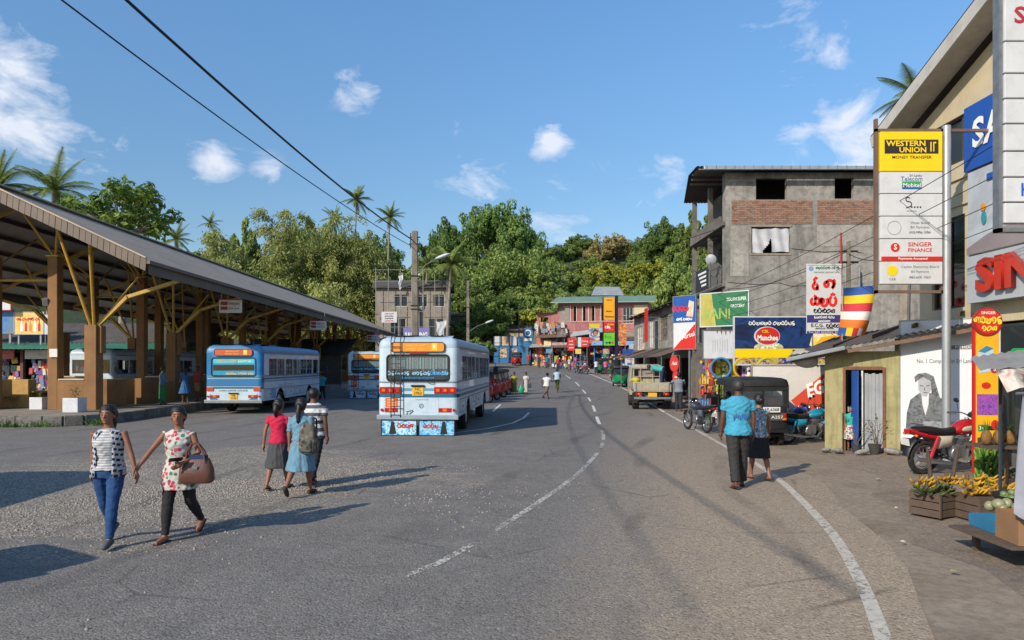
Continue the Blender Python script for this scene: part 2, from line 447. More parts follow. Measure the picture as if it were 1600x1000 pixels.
def asphalt_mat():
 t = NT('worn_asphalt'); v = t.coord('World'); s = t.sep(v)
 big = t.noise(v, .22, 5, .6, .6); mid = t.noise(v, 1.6, 6, .65); fine = t.noise(v, 55, 3, .7)
 st = t.voro(v, 48, 'F1', 'Color'); sts = t.voro(v, 48, 'F1', 'Distance')
 col = t.ramp(big, [(.3, hexc('#736f6b')), (.5, hexc('#807b75')), (.72, hexc('#787068'))])
 col = t.mix(t.ramp(mid, [(.4, 0), (.75, .5)]), col, hexc('#5f5c59'))
 rx = t.math('SUBTRACT', s[0], t.math('MULTIPLY', s[1], .16))
 br = t.math('MULTIPLY', t.ramp(t.math('ADD', t.math('DIVIDE', rx, 6.0), t.math('MULTIPLY', mid, .35)), [(.02, 0), (.36, 1)]), t.ramp(t.math('DIVIDE', s[1], 40.0), [(.18, 1), (.75, .25)]))
 col = t.mix(br, col, hexc('#a3927c'))
 gx = t.math('ABSOLUTE', t.math('ADD', s[0], 6.0)); gy = t.math('ABSOLUTE', t.math('SUBTRACT', s[1], 12.6))
 reg = t.math('SUBTRACT', 1.0, t.math('ADD', t.math('DIVIDE', gx, 6.5), t.math('DIVIDE', gy, 6.5)))
 n2 = t.noise(t.coord('World', (.5, 1.3, 1)), .8, 6, .62, .4)
 gm = t.ramp(t.math('ADD', t.math('MULTIPLY', reg, .55), n2), [(.50, 0), (.68, .9)])
 stone = t.ramp(t.sep(st)[0], [(.1, hexc('#5a554e')), (.55, hexc('#93897b')), (.95, hexc('#b7ad9d'))])
 col = t.mix(gm, col, stone)
 sp = t.ramp(t.sep(st)[1], [(.0, .5), (.35, .95), (.9, 1.1), (1, 1.6)])
 col = t.mix(.75, col, sp, 'MULTIPLY')
 col = t.mix(t.ramp(fine, [(.3, .35), (.6, 0)]), col, hexc('#3b3a39'))
 w = t.n.new('ShaderNodeTexWave'); w.inputs['Scale'].default_value = .16; w.inputs['Distortion'].default_value = 9; w.inputs['Detail'].default_value = 3
 w.inputs['Detail Scale'].default_value = .7; t.link(t.coord('World', (1, .45, 1), (0, 0, .5)), w.inputs['Vector'])
 tar = t.math('MULTIPLY', t.ramp(w.outputs['Fac'], [(.93, 0), (.985, 1)]), t.ramp(t.noise(v, .3, 3), [(.45, 0), (.6, .4)]))
 col = t.mix(tar, col, hexc('#3f3e3d'))
 cr = t.voro(t.coord('World', (1, 1, 1)), .42, 'DISTANCE_TO_EDGE')
 crk = t.math('MULTIPLY', t.ramp(cr, [(.0, 1), (.012, 0)]), t.ramp(t.noise(v, .5, 2), [(.5, 0), (.62, .5)]))
 col = t.mix(crk, col, hexc('#33312f'))
 oil = t.ramp(t.noise(t.coord('World', (1, 1, 1), (0, 0, 0), (31, 7, 0)), 2.2, 4, .5), [(.70, 0), (.78, .5)])
 col = t.mix(oil, col, hexc('#3d3a37'))
 t.color(col)
 t.set('Roughness', .88); t.set('Specular IOR Level', .3)
 h = t.math('ADD', t.math('MULTIPLY', sts, -.6), t.math('ADD', t.math('MULTIPLY', mid, .8), t.math('MULTIPLY', fine, .35)))
 t.bump(h, .55, .02)
 return t.m
ASPH = asphalt_mat()
rows = [-40, -20, -10, -5] + [-2 + 1.0 * i for i in range(113)]
V = []; NX = 34
for y in rows:
 xr = curve_x(EDGE, y) + .55 + .18 * math.sin(y * .9) * math.sin(y * .37); xl = -70 if y < 92 else -16
 for i in range(NX):
  f = (i / (NX - 1)) ** .55
  x = xl + (xr - xl) * f
  V.append((x, y, gz(x, y) + .004 + .004))
V = np.array(V)
F = np.array([(j * NX + i, j * NX + i + 1, (j + 1) * NX + i + 1, (j + 1) * NX + i) for j in range(len(rows) - 1) for i in range(NX - 1)])
tag(mesh_np('road', V, F, ASPH, smooth=True), kind='structure')
def paint_mat(name, col, wear):
 t = NT(name); v = t.coord('World')
 f = t.noise(v, 14, 6, .75); g = t.noise(v, 1.3, 3, .5); h = t.voro(v, 40, 'F1', 'Distance')
 al = t.ramp(t.math('ADD', t.math('ADD', f, t.math('MULTIPLY', h, .25)), t.math('MULTIPLY', g, .4)), [(wear, 0), (wear + .05, 1)])
 t.color(t.ramp(f, [(.3, tuple(x * .62 for x in hexc(col))), (.7, hexc(col))])); t.set('Roughness', .8); t.link(al, t.b.inputs['Alpha'])
 return t.m
P_EDGE = paint_mat('edge_line_paint', '#c9c1b2', .70)
P_DASH = paint_mat('centre_line_paint', '#c9c4b8', .80)
P_FAR = paint_mat('far_line_paint', '#dedbd4', .5)
def ribbon(name, pts, w, mat, dz=.013):
 mb = MB(); L = []; Rr = []
 k = len(pts)
 for i in range(k):
  a = Vector((*pts[max(i - 1, 0)], 0)); b = Vector((*pts[min(i + 1, k - 1)], 0)); d = (b - a).normalized(); n = Vector((-d.y, d.x, 0)) * w / 2
  for lst, s in ((L, 1), (Rr, -1)):
   x = pts[i][0] + n.x * s; y = pts[i][1] + n.y * s; lst.append((x, y, gz(x, y) + dz))
 mb.add(L + Rr, [(i, i + k, i + 1 + k, i + 1) for i in range(k - 1)])
 return tag(mb.build(name, mat, smooth=True), kind='structure')
ribbon('road_edge_line', [(curve_x(EDGE, y), y) for y in np.arange(-14, 30, .5)], .125, P_EDGE)
ribbon('road_edge_line', [(curve_x(EDGE, y), y) for y in np.arange(30, 80, 1.0)], .13, P_FAR)
CEN = [(-2.3, 5.6), (-1.02, 6.8), (-.45, 8.0), (.5, 10.67), (1.4, 13.6), (2.5, 18.7), (3.3, 26.4), (4.35, 37.4), (5.3, 50), (5.75, 64), (5.2, 80), (3.6, 90)]
def dash(y0, y1, w=.12, mat=P_DASH):
 ribbon('centre_line_dash', [(curve_x(CEN, y), y) for y in np.linspace(y0, y1, max(4, int((y1 - y0) * 2)))], w, mat)
for a, b, mt in ((6.75, 8.05, P_DASH), (8.6, 16.3, P_DASH), (17.2, 18.4, P_DASH), (19.0, 22.0, P_DASH), (24.0, 27.5, P_FAR), (30.5, 35.0, P_FAR), (39, 43.5, P_FAR), (48, 52.5, P_FAR), (57, 62, P_FAR), (67, 72, P_FAR)):
 dash(a, b, .10 if a < 20 else .12, mt)
ribbon('bay_line', [(-2.1, 20.6), (-1.6, 21.2), (-.8, 22.4), (0, 24.4), (.45, 26.8), (.75, 29.9)], .11, P_FAR)
ribbon('bay_line', [(-.85, 30.5), (-.75, 33), (-.6, 36)], .11, P_FAR)
rs = random.Random(5)
V = []; F = []
stone_m = M('#9a9082', .9, .35, 30)
for i in range(5200):
 for _ in range(6):
  x = -5.2 + rs.gauss(0, 2.3); y = 11.8 + rs.gauss(0, 1.7)
  if math.sin(x * 1.1 + 2 * math.sin(y * .8)) + .6 * math.sin(y * 1.9 + x * .4) > -.1: break
 s = rs.uniform(.007, .02) * (1.35 if rs.random() < .08 else 1)
 o = len(V); a = rs.random() * 6.28; z = gz(x, y) + .008
 for j in range(4):
  V.append((x + s * math.cos(a + j * 1.57) * rs.uniform(.7, 1.2), y + s * math.sin(a + j * 1.57) * rs.uniform(.7, 1.2), z - .002))
 for j in range(4):
  V.append((x + .55 * s * math.cos(a + j * 1.57), y + .55 * s * math.sin(a + j * 1.57), z + s * rs.uniform(.4, .9)))
 F += [(o + 4, o + 5, o + 6, o + 7)] + [(o + j, o + (j + 1) % 4, o + 4 + (j + 1) % 4, o + 4 + j) for j in range(4)]
tag(mesh_np('loose_gravel', np.array(V), np.array(F), stone_m), 'pale loose gravel scattered over the broken forecourt asphalt', 'gravel', kind='stuff')
def concrete_mat(name, base, dark, sc=1.0, stain=.6):
 t = NT(name); v = t.coord('World')
 a = t.noise(v, .8 * sc, 6, .65, .3); b = t.noise(v, 6 * sc, 7, .7); c = t.noise(v, 70 * sc, 3, .6)
 col = t.ramp(a, [(.3, hexc(dark)), (.55, hexc(base)), (.75, tuple(min(1, x * 1.18) for x in hexc(base)))])
 col = t.mix(t.ramp(b, [(.45, 0), (.72, stain)]), col, tuple(x * .42 for x in hexc(dark)))
 vs = t.coord('World', (3.5, 3.5, .35)); s = t.noise(vs, 1.2 * sc, 6, .7)
 col = t.mix(t.ramp(s, [(.5, 0), (.72, stain * .8)]), col, tuple(x * .35 for x in hexc(dark)))
 t.color(col); t.set('Roughness', .9); t.bump(t.math('ADD', b, t.math('MULTIPLY', c, .4)), .35, .02)
 return t.m
CONC = concrete_mat('weathered_concrete', '#8d8a84', '#6b6862')
CONC_KERB = concrete_mat('kerb_concrete', '#77736c', '#4c4a45', 2.0, .75)
CONC_PAVE = concrete_mat('platform_screed', '#8f8578', '#746a5e', 1.5, .4)
EX = lambda y: -14.35 - .02 * (y - 24)
poly = []
cx, cy, rr = -15.9, 24.7, 1.5
poly += [(-40, 23.2)]
poly += [(cx + rr * math.cos(R(a)), cy + rr * math.sin(R(a))) for a in range(-90, 1, 10)]
poly += [(EX(y), y) for y in range(27, 87, 4)] + [(-40, 86)]
mb = MB(); mb.prism(poly, 'Z', -.05, .35)
plat = tag(mb.build('bus_platform', [CONC_PAVE], smooth=False), kind='structure')
kp = []
for x in np.arange(-24, -15.9, .9): kp.append((x, 23.2))
arcp = [(cx + rr * math.cos(R(a)), cy + rr * math.sin(R(a))) for a in (-90, -67, -45, -22, 0)]
kp += arcp + [(EX(y), y) for y in np.arange(25.6, 60, .9)]
for i in range(len(kp) - 1):
 a = Vector((*kp[i], 0)); b = Vector((*kp[i + 1], 0)); d = (b - a).normalized(); n = Vector((d.y, -d.x, 0))
 h = .36 + rs.uniform(-.012, .012)
 mb = MB(); g = d * .006
 mb.bar(a + g + n * .03 + Vector((0, 0, h / 2)), b - g + n * .03 + Vector((0, 0, h / 2)), .2, h)
 mb.build('kerb_stone', CONC_KERB, plat, bevel=.025)
mb = MB(); V = []; F = []
xr = lambda y: 26.0
ysr = [2 + 1.0 * i for i in range(60)]
for y in ysr:
 x0 = curve_x(EDGE, y) + 1.5 + .5 * math.sin(y * .55) + .2 * math.sin(y * 2.1)
 for f in (0, .1, .25, .5, 1):
  x = x0 + (xr(y) - x0) * f; V.append((x, y, gz(x, y) + .004 + (0.0 if f == 0 else .035)))
F = np.array([(j * 5 + i, j * 5 + i + 1, (j + 1) * 5 + i + 1, (j + 1) * 5 + i) for j in range(len(ysr) - 1) for i in range(4)])
def apron_mat():
 t = NT('dusty_apron'); v = t.coord('World')
 a = t.noise(v, .5, 6, .65, .5); b = t.noise(v, 5, 7, .7); c = t.noise(v, 60, 3, .65)
 col = t.ramp(a, [(.3, hexc('#6e6257')), (.5, hexc('#857767')), (.7, hexc('#7a6e62'))])
 col = t.mix(t.ramp(b, [(.5, 0), (.72, .6)]), col, hexc('#484037'))
 st = t.voro(v, 42, 'F1', 'Color')
 col = t.mix(.55, col, t.ramp(t.sep(st)[1], [(0, .6), (.5, 1), (1, 1.5)]), 'MULTIPLY')
 t.color(col); t.set('Roughness', .93); t.bump(t.math('ADD', b, t.math('MULTIPLY', c, .4)), .5, .03)
 return t.m
tag(mesh_np('shop_apron', np.array(V), F, apron_mat(), smooth=True), kind='structure')
def hill_h(x, y):
 r = sstep(104, 190, y + .10 * abs(x + 20)) * 30 * (0.8 + .2 * math.sin(x * .021 + 1)) + sstep(150, 330, y) * 12
 l = sstep(-26, -90, x) * sstep(40, 110, y) * 15
 return max(r, l) * (1 - .45 * sstep(60, 200, x)) - .6
hx = np.linspace(-320, 320, 65); hy = np.linspace(60, 420, 46)
V = np.array([(x, y, max(hill_h(x, y), -.6) + (gz(x, y) if y < 120 else gz(x, 120))) for y in hy for x in hx])
F = np.array([(j * 65 + i, j * 65 + i + 1, (j + 1) * 65 + i + 1, (j + 1) * 65 + i) for j in range(45) for i in range(64)])
def hill_mat():
 t = NT('undergrowth'); v = t.coord('World')
 a = t.noise(v, .25, 6, .7); b = t.noise(v, 2.2, 6, .7)
 col = t.ramp(a, [(.3, hexc('#33421c')), (.5, hexc('#46572a')), (.7, hexc('#5a6233'))])
 col = t.mix(t.ramp(b, [(.45, 0), (.7, .7)]), col, hexc('#1d2812'))
 t.color(col); t.set('Roughness', .95); t.bump(b, 1.0, .6); return t.m
tag(mesh_np('hillside', V, F, hill_mat(), smooth=True), kind='structure')
# ================================================================== BUS SHELTER
def render_col_mat():
 t = NT('tan_render'); v = t.coord('World')
 a = t.noise(v, 1.2, 5, .6); b = t.noise(v, 14, 7, .7); s = t.noise(t.coord('World', (5, 5, .5)), 1.5, 5, .7)
 col = t.ramp(a, [(.3, hexc('#785533')), (.7, hexc('#8f683b'))])
 col = t.mix(t.ramp(b, [(.5, 0), (.75, .4)]), col, hexc('#6b4a2b'))
 col = t.mix(t.ramp(s, [(.52, 0), (.75, .5)]), col, hexc('#5f4630'))
 t.color(col); t.set('Roughness', .8); t.bump(b, .2, .01); return t.m
TAN = render_col_mat()
TAN_TOP = M('#b8a890', .8, .2, 4)
YEL = M('#b8923a', .5, .22, 5, dirt=.35)
ROOFM = M('#ab977f', .55, .16, .8, dirt=.3, metal=.0, name='brown_roof_sheet')
ROOF_UNDER = M('#8b8781', .6, .2, .7, dirt=.45, name='roof_underside')
PURL = M('#3b3733', .6, .2, 2)
FASC = M('#66574b', .6, .2, 1.2, dirt=.25)
WHITE = M('#d9d7d0', .7, .12, 3, dirt=.25)
BLACK = M('#17171a', .5, .2, 4)
CHROME = M('#b9bcc0', .25, .1, 4, metal=.9)
STEEL = M('#8b8e90', .45, .2, 5, metal=.6, dirt=.3)
RUBBER = M('#1b1a19', .85, .25, 8, dirt=.35)
RED = M('#b01f1c', .4, .15, 3, coat=.3)
EAVE_X = -12.7; RIDGE_X = -19.0; EAVE_Z = 5.62; RIDGE_Z = 8.58; Y0, Y1 = 24.0, 82.0
SK = -.02
shel = thing('bus_shelter', 'long open bus shelter with brown sheet roof, tan columns and yellow struts', 'bus shelter', (0, 0, 0))
def sx(x, y): return x + SK * (y - 24)
def roof_z(x):       # underside height at x (unskewed)
 return RIDGE_Z - abs(x - RIDGE_X) * (RIDGE_Z - EAVE_Z) / (RIDGE_X - EAVE_X) * -1
slope = (RIDGE_Z - EAVE_Z) / abs(EAVE_X - RIDGE_X)
def rz_(x): return RIDGE_Z - abs(x - RIDGE_X) * slope
for sgn, nm in ((1, 'roof_slope'), (-1, 'roof_slope')):
 n = 420; V = []; F = []
 xe = RIDGE_X + sgn * (EAVE_X - RIDGE_X)
 for i in range(n + 1):
  y = Y0 - .25 + (Y1 - Y0 + .5) * i / n
  dz = .022 * math.cos(i * PI)
  for x in (RIDGE_X, xe): V.append((sx(x, y), y, rz_(x) + .1 + dz))
 F = [(2 * i, 2 * i + 1, 2 * i + 3, 2 * i + 2) for i in range(n)]
 mesh_np('roof_slope', np.array(V), np.array(F), ROOFM, shel)
 V = [(p[0], p[1], p[2] - .05) for p in V]
 mesh_np('roof_lining', np.array(V), np.array(F), ROOF_UNDER, shel)
mb = MB(); mb.bar((sx(RIDGE_X, Y0), Y0 - .3, RIDGE_Z + .15), (sx(RIDGE_X, Y1), Y1 + .3, RIDGE_Z + .15), .5, .06); mb.build('ridge_cap', ROOFM, shel)
for sgn in (1, -1):
 for k in range(7):
  x = RIDGE_X + sgn * (.35 + k * .98)
  mb = MB(); mb.bar((sx(x, Y0), Y0 + .1, rz_(x) - .06), (sx(x, Y1), Y1 - .1, rz_(x) - .06), .09, .16); mb.build('purlin', PURL, shel)
for sgn in (1, -1):
 nb = 30
 for i in range(nb):
  xa = RIDGE_X + sgn * (EAVE_X - RIDGE_X) * i / nb; xb = RIDGE_X + sgn * (EAVE_X - RIDGE_X) * (i + 1) / nb - sgn * .018
  mb = MB(); y = Y0 - .28 + (.006 if i % 2 else 0)
  za, zb = rz_(xa) + .16, rz_(xb) + .16
  vs = [(xa, y, za), (xb, y, zb), (xb - sgn * .03, y, zb - .42), (xa - sgn * .03, y, za - .42)]
  vs += [(p[0], p[1] + .03, p[2]) for p in vs]
  mb.add(vs, [(0, 1, 2, 3), (7, 6, 5, 4), (0, 4, 5, 1), (1, 5, 6, 2), (2, 6, 7, 3), (3, 7, 4, 0)])
  mb.build('fascia_board', FASC, shel)
 mb = MB()
 a = Vector((RIDGE_X, Y0 - .3, RIDGE_Z + .2)); b = Vector((RIDGE_X + sgn * (EAVE_X - RIDGE_X), Y0 - .3, EAVE_Z + .2)); mb.bar(a, b, .1, .05); mb.build('verge_trim', ROOFM, shel)
for sgn in (1, -1):
 n = 560; V = []; xe = RIDGE_X + sgn * (EAVE_X - RIDGE_X)
 for i in range(n + 1):
  y = Y0 - .2 + (Y1 - Y0 + .4) * i / n; d = .02 * math.cos(i * PI)
  V += [(sx(xe, y) + d, y, EAVE_Z + .06), (sx(xe, y) + d, y, EAVE_Z - .36)]
 mesh_np('eave_valance', np.array(V), np.array([(2 * i, 2 * i + 1, 2 * i + 3, 2 * i + 2) for i in range(n)]), FASC, shel)
 mb = MB(); mb.bar((sx(xe, Y0) + sgn * .07, Y0 - .3, EAVE_Z + .05), (sx(xe, Y1) + sgn * .07, Y1 + .3, EAVE_Z + .05), .12, .12); mb.build('gutter', FASC, shel)
def strut(pts, r=.055, mat=None):
 mb = MB(); mb.tube(pts, r, 8); mb.build('strut', mat or YEL, shel, smooth=True)
FR = [26.7 + 6.5 * k for k in range(9)]
for k, y in enumerate(FR):
 for sgn in (1, -1):
  xs_, xt_ = RIDGE_X + sgn * 2.7, RIDGE_X + sgn * 1.2
  S = lambda x, yy=y: sx(x, yy)
  mb = MB(); mb.bx(S(xs_) - .23, S(xs_) + .23, y - .24, y + .24, .35, 3.65)
  mb.build('short_column', TAN, shel, bevel=.02)
  if sgn > 0:
   mb = MB(); mb.bx(S(xs_) + .235, S(xs_) + .36, y - .12, y + .2, 2.55, 3.62); mb.build('column_corbel', TAN, shel, bevel=.01)
  mb = MB(); mb.bx(S(xt_) - .19, S(xt_) + .19, y - .19, y + .19, .35, 6.3); mb.build('tall_column', TAN, shel, bevel=.02)
  mb = MB(); mb.bx(S(min(xs_, xt_)) + .2, S(max(xs_, xt_)) - .24, y - .2, y + .2, .35, 1.5); mb.build('low_wall', TAN, shel)
  mb = MB(); mb.bx(S(min(xs_, xt_)) + .25, S(max(xs_, xt_)) - .25, y - .24, y + .24, 1.503, 1.56); mb.build('coping', TAN_TOP, shel)
  top = Vector((S(xs_), y, 3.62))
  far = k > 4
  for dx, dy in ((-.55, -1.5), (.75, -1.5), (-.55, 1.5), (.75, 1.5)):
   if dy > 0: continue
   x2 = xs_ + sgn * dx
   strut([top + Vector((sgn * dx * .1, .1 if dy > 0 else -.1, 0)), (S(x2), y + dy, rz_(x2) - .1)], .06)
  xo = RIDGE_X + sgn * 6.15
  xm = xs_ + sgn * 1.35
  mb = MB(); mb.bar(top + Vector((sgn * .15, 0, 0)), (S(xm), y, 4.78), .13, .17, (0, 1, 0)); mb.bar((S(xm - sgn * .03), y, 4.75), (S(xo), y, rz_(xo) - .28), .13, .17, (0, 1, 0))
  mb.build('eave_arm', YEL, shel)
  if not far:
   strut([top + Vector((sgn * .2, 0, .05)), (S(xm + sgn * .4), y, 5.55)], .035)
  tt = Vector((S(xt_), y, 6.28))
  for dx, dy in ((-.75, -1.2), (.9, -1.2), (-.75, 1.2), (.9, 1.2)):
   if dy > 0: continue
   x2 = xt_ + sgn * dx
   if x2 * sgn < RIDGE_X * sgn: x2 = RIDGE_X + sgn * .1
   strut([tt, (S(x2), y + dy, rz_(x2) - .12)], .05)
  mb = MB(); mb.bx(S(xt_) - .24, S(xt_) + .24, y - .24, y + .24, 6.302, 6.36); mb.build('column_cap', YEL, shel)
  mb = MB(); xe = RIDGE_X + sgn * 6.2
  mb.bar((S(RIDGE_X), y, rz_(RIDGE_X) - .2), (S(xe), y, rz_(xe) - .2), .08, .12); mb.build('rafter', PURL if far else YEL, shel)
 strut([(sx(RIDGE_X - 1.2, y), y, 5.4), (sx(RIDGE_X + 1.2, y), y, 5.4)], .05)
for sgn in (1, -1):
 for k in range(8):
  x = RIDGE_X + sgn * 1.2
  strut([(sx(x, FR[k]), FR[k] + .2, 6.0), (sx(x + sgn * .5, FR[k] + 3.2), FR[k] + 3.2, rz_(x + sgn * .5) - .2), (sx(x, FR[k + 1]), FR[k + 1] - .2, 6.0)], .04)
 mb = MB(); y = FR[0]; x = RIDGE_X + sgn * 1.2
for k in range(0, 6):
 y = FR[k]; x = sx(-17.0, y)
 for (dy, l) in ((1.6, .9), (3.6, 1.5)):
  mb = MB(); mb.bx(x - .6, x + .6, y + dy, y + dy + l, .35, 1.5); mb.build('queue_wall', TAN, shel, bevel=.015)
for k in range(0, 7):
 y = FR[k] + .8; x = sx(-20.2, y)
 mb = MB(); mb.bx(x - .2, x + .2, y, y + 4.8, .72, .82); mb.bx(x - .15, x + .15, y + .5, y + .7, .35, .72); mb.bx(x - .15, x + .15, y + 4.1, y + 4.3, .35, .72)
 tag(mb.build('waiting_bench', TAN, None, bevel=.01), 'low tan bench in the shade under the bus shelter roof', 'bench', 'benches under the shelter')
mb = MB(); mb.bx(-17.92, -17.62, 26.44, 26.475, 2.4, 2.72)
mb.build('notice_sheet', WHITE, shel)
lampf = MB(); lampf.box((-18.12, 26.55, 4.55), (.2, .25, .3), (.3, 0, .3))
lampf.build('flood_lamp', STEEL, shel, bevel=.02)
cnt = thing('ticket_counter', 'tan tiled ticket counter with open shelves on the platform', 'counter', (-20.0, 27.8, .352))
mb = MB(); mb.bx(-1.2, .3, 0, .5, 0, 1.15); mb.build('tiled_end', M('#b08a4a', .6, .25, 6), cnt, bevel=.015)
mb = MB(); mb.bx(.302, 2.0, .1, .6, .62, .68); mb.bx(.302, 2.0, .45, .5, 0, .62); mb.build('shelf', M('#7a5b3a', .6), cnt)
for i in range(3):
 mb = MB(); mb.box((.65 + i * .55, .3, .42), (.04, .45, .52), (0, .7, 0)); mb.build('shelf_divider', M('#8a6d48', .6), cnt)
def route_board(px, py, Y, w, h, lab):
 p = at(px, py, Y)
 b = thing('route_board', lab, 'sign', p)
 mb = MB(); mb.box((0, 0, 0), (w, .05, h)); mb.build('panel', WHITE, b, bevel=.005)
 mb = MB(); mb.bx(-w * .42, -w * .12, -.032, -.028, h * .05, h * .3); mb.bx(-w * .42, -w * .12, -.032, -.028, -h * .28, -h * .05); mb.build('red_patch', M('#9c3533', .6), b)
 sinh(b, word(5, px), w * .16, h * .17, h * .2, M('#8f3a38', .6), y=-.034)
 sinh(b, word(6, px + 1), w * .16, -h * .16, h * .17, M('#8f3a38', .6), y=-.034)
 mb = MB()
 for s in (-1, 1): mb.bar((s * w * .4, 0, h / 2), (s * w * .4, 0, h / 2 + .5), .025)
 mb.build('hanger', STEEL, b)
 mb = MB(); mb.bx(-w / 2, w / 2, -.031, -.027, h * .42, h * .5); mb.build('red_border', M('#9c3533', .6), b)
route_board(360, 478, 33.0, 1.1, .68, 'white route board with red header hanging above the bus with painted rear')
route_board(497, 508, 46.0, 1.1, .66, 'small white route board hanging from the eave beyond the painted bus')
route_board(583, 528, 66.0, 1.2, .7, 'pale route board hanging at the far end of the shelter eave')
def leafy(parent, n, h, spread, seed, col, lw=.05, name='foliage', base=0.0):
 r = random.Random(seed); mb = MB()
 for i in range(n):
  a = r.random() * 6.28; rad = spread * math.sqrt(r.random()); z = base + h * r.random()
  c = Vector((rad * math.cos(a), rad * math.sin(a), z)); d = Vector((math.cos(a), math.sin(a), r.uniform(-.3, .9))).normalized(); l = lw * r.uniform(1.4, 2.6)
  s = d.cross(Vector((0, 0, 1))).normalized() * lw * .5
  mb.add([c, c + d * l * .5 + s, c + d * l, c + d * l * .5 - s], [(0, 1, 2, 3)])
 return mb.build(name, col, parent)
LEAF_D = M('#4c6a2a', .6, .35, 9)
def planter(x, y, s, lab):
 p = thing('planter_box', lab, 'planter', (x, y, .352))
 mb = MB(); mb.bx(-s / 2, s / 2, -s / 2, s / 2, 0, s * .95); mb.build('box', M('#c9c9cc', .6, .12, 4, dirt=.2), p, bevel=.01)
 mb = MB(); mb.bx(-s / 2 + .04, s / 2 - .04, -s / 2 + .04, s / 2 - .04, s * .9, s * .953); mb.build('soil', M('#3a2c20', .9), p)
 mb = MB()
 for a in (0, 2, 4): mb.tube([(0, 0, s * .9), (.06 * math.cos(a), .06 * math.sin(a), s * 1.3), (.14 * math.cos(a), .14 * math.sin(a), s * 1.6)], .008, 5)
 mb.build('stem', M('#5d5a34', .8), p)
 leafy(p, 46, s * .75, s * .3, int(s * 100), LEAF_D, .06, 'leaves', s * .95)
planter(-16.2, 25.3, .56, 'white box planter with sprig at the kerb below the short column')
planter(-18.6, 26.9, .5, 'white box planter with leafy plant beside the tall column')
V = []; F = []
for (x, y) in [(-16.9 + rs.gauss(0, .3), 22.9) for _ in range(90)] + [(-15.9 + rs.gauss(0, .35), 22.95) for _ in range(80)] + [(-17.9 + rs.gauss(0, .3), 22.95) for _ in range(70)] + [(-14.3 + rs.gauss(0, .2), 23.6 + rs.gauss(0, .2)) for _ in range(90)]:
 y += rs.gauss(0, .08); h = rs.uniform(.06, .3); a = rs.random() * 6.28; l = rs.uniform(-.12, .12); o = len(V); w = .018
 V += [(x - w * math.cos(a), y - w * math.sin(a), 0), (x + w * math.cos(a), y + w * math.sin(a), 0), (x + l + w * .5, y + l * .5, h * .7), (x + l * 1.6, y + l, h)]
 F.append((o, o + 1, o + 2, o + 3))
tag(mesh_np('kerb_weeds', np.array(V), np.array(F), LEAF_D), 'green weeds growing along the foot of the platform kerb', 'weeds', kind='stuff')
# ================================================================== VEHICLES
def rounded_plan(W, L, r, n=6):
 """closed perimeter (x,y,nx,ny) of a rounded rectangle x in +-W/2, y in 0..L, densely sampled along the sides"""
 P = []
 def side(a, b, nrm, step=.1):
  k = max(2, int((Vector(b) - Vector(a)).length / step))
  for i in range(k): P.append((a[0] + (b[0] - a[0]) * i / k, a[1] + (b[1] - a[1]) * i / k, *nrm))
 def corner(cx, cy, a0):
  for i in range(n):
   a = R(a0 + 90 * i / n); P.append((cx + r * math.cos(a), cy + r * math.sin(a), math.cos(a), math.sin(a)))
 h = W / 2
 side((-h + r, 0), (h - r, 0), (0, -1)); corner(h - r, r, -90)
 side((h, r), (h, L - r), (1, 0)); corner(h - r, L - r, 0)
 side((h - r, L), (-h + r, L), (0, 1)); corner(-h + r, L - r, 90)
 side((-h, L - r), (-h, r), (-1, 0)); corner(-h + r, r, 180)
 return P
def band(mb, P, z0, z1, test=None, off=0.0, th=.035):
 """wall following the plan from z0 to z1 (numbers or functions of (x,y)) wherever test(x,y) holds"""
 n = len(P); f0 = z0 if callable(z0) else (lambda x, y: z0); f1 = z1 if callable(z1) else (lambda x, y: z1)
 for i in range(n):
  a, b = P[i], P[(i + 1) % n]
  mx, my = (a[0] + b[0]) / 2, (a[1] + b[1]) / 2
  if test and not test(mx, my): continue
  v = []
  for p in (a, b):
   for (q, o_) in ((f0, off), (f1, off), (f1, off - th), (f0, off - th)):
    v.append((p[0] + p[2] * o_, p[1] + p[3] * o_, q(p[0], p[1])))
  mb.add(v, [(0, 4, 5, 1), (1, 5, 6, 2), (2, 6, 7, 3), (3, 7, 4, 0), (0, 1, 2, 3), (7, 6, 5, 4)])
def band_parts(P, z0, z1, test, name, mat, parent, off=0.0, th=.035):
 n = len(P); ok = [test((P[i][0] + P[(i + 1) % n][0]) / 2, (P[i][1] + P[(i + 1) % n][1]) / 2) for i in range(n)]
 start = next((i for i in range(n) if not ok[i]), 0); run = []
 for k in range(n + 1):
  i = (start + k) % n
  if k < n and ok[i]: run.append(i)
  elif run:
   mb = MB()
   for j in run: band(mb, [P[j], P[(j + 1) % n]], z0, z1, (lambda x, y, c=[0]: c.__setitem__(0, c[0] + 1) or c[0] == 1), off, th)
   mb.build(name, mat, parent, smooth=True); run = []
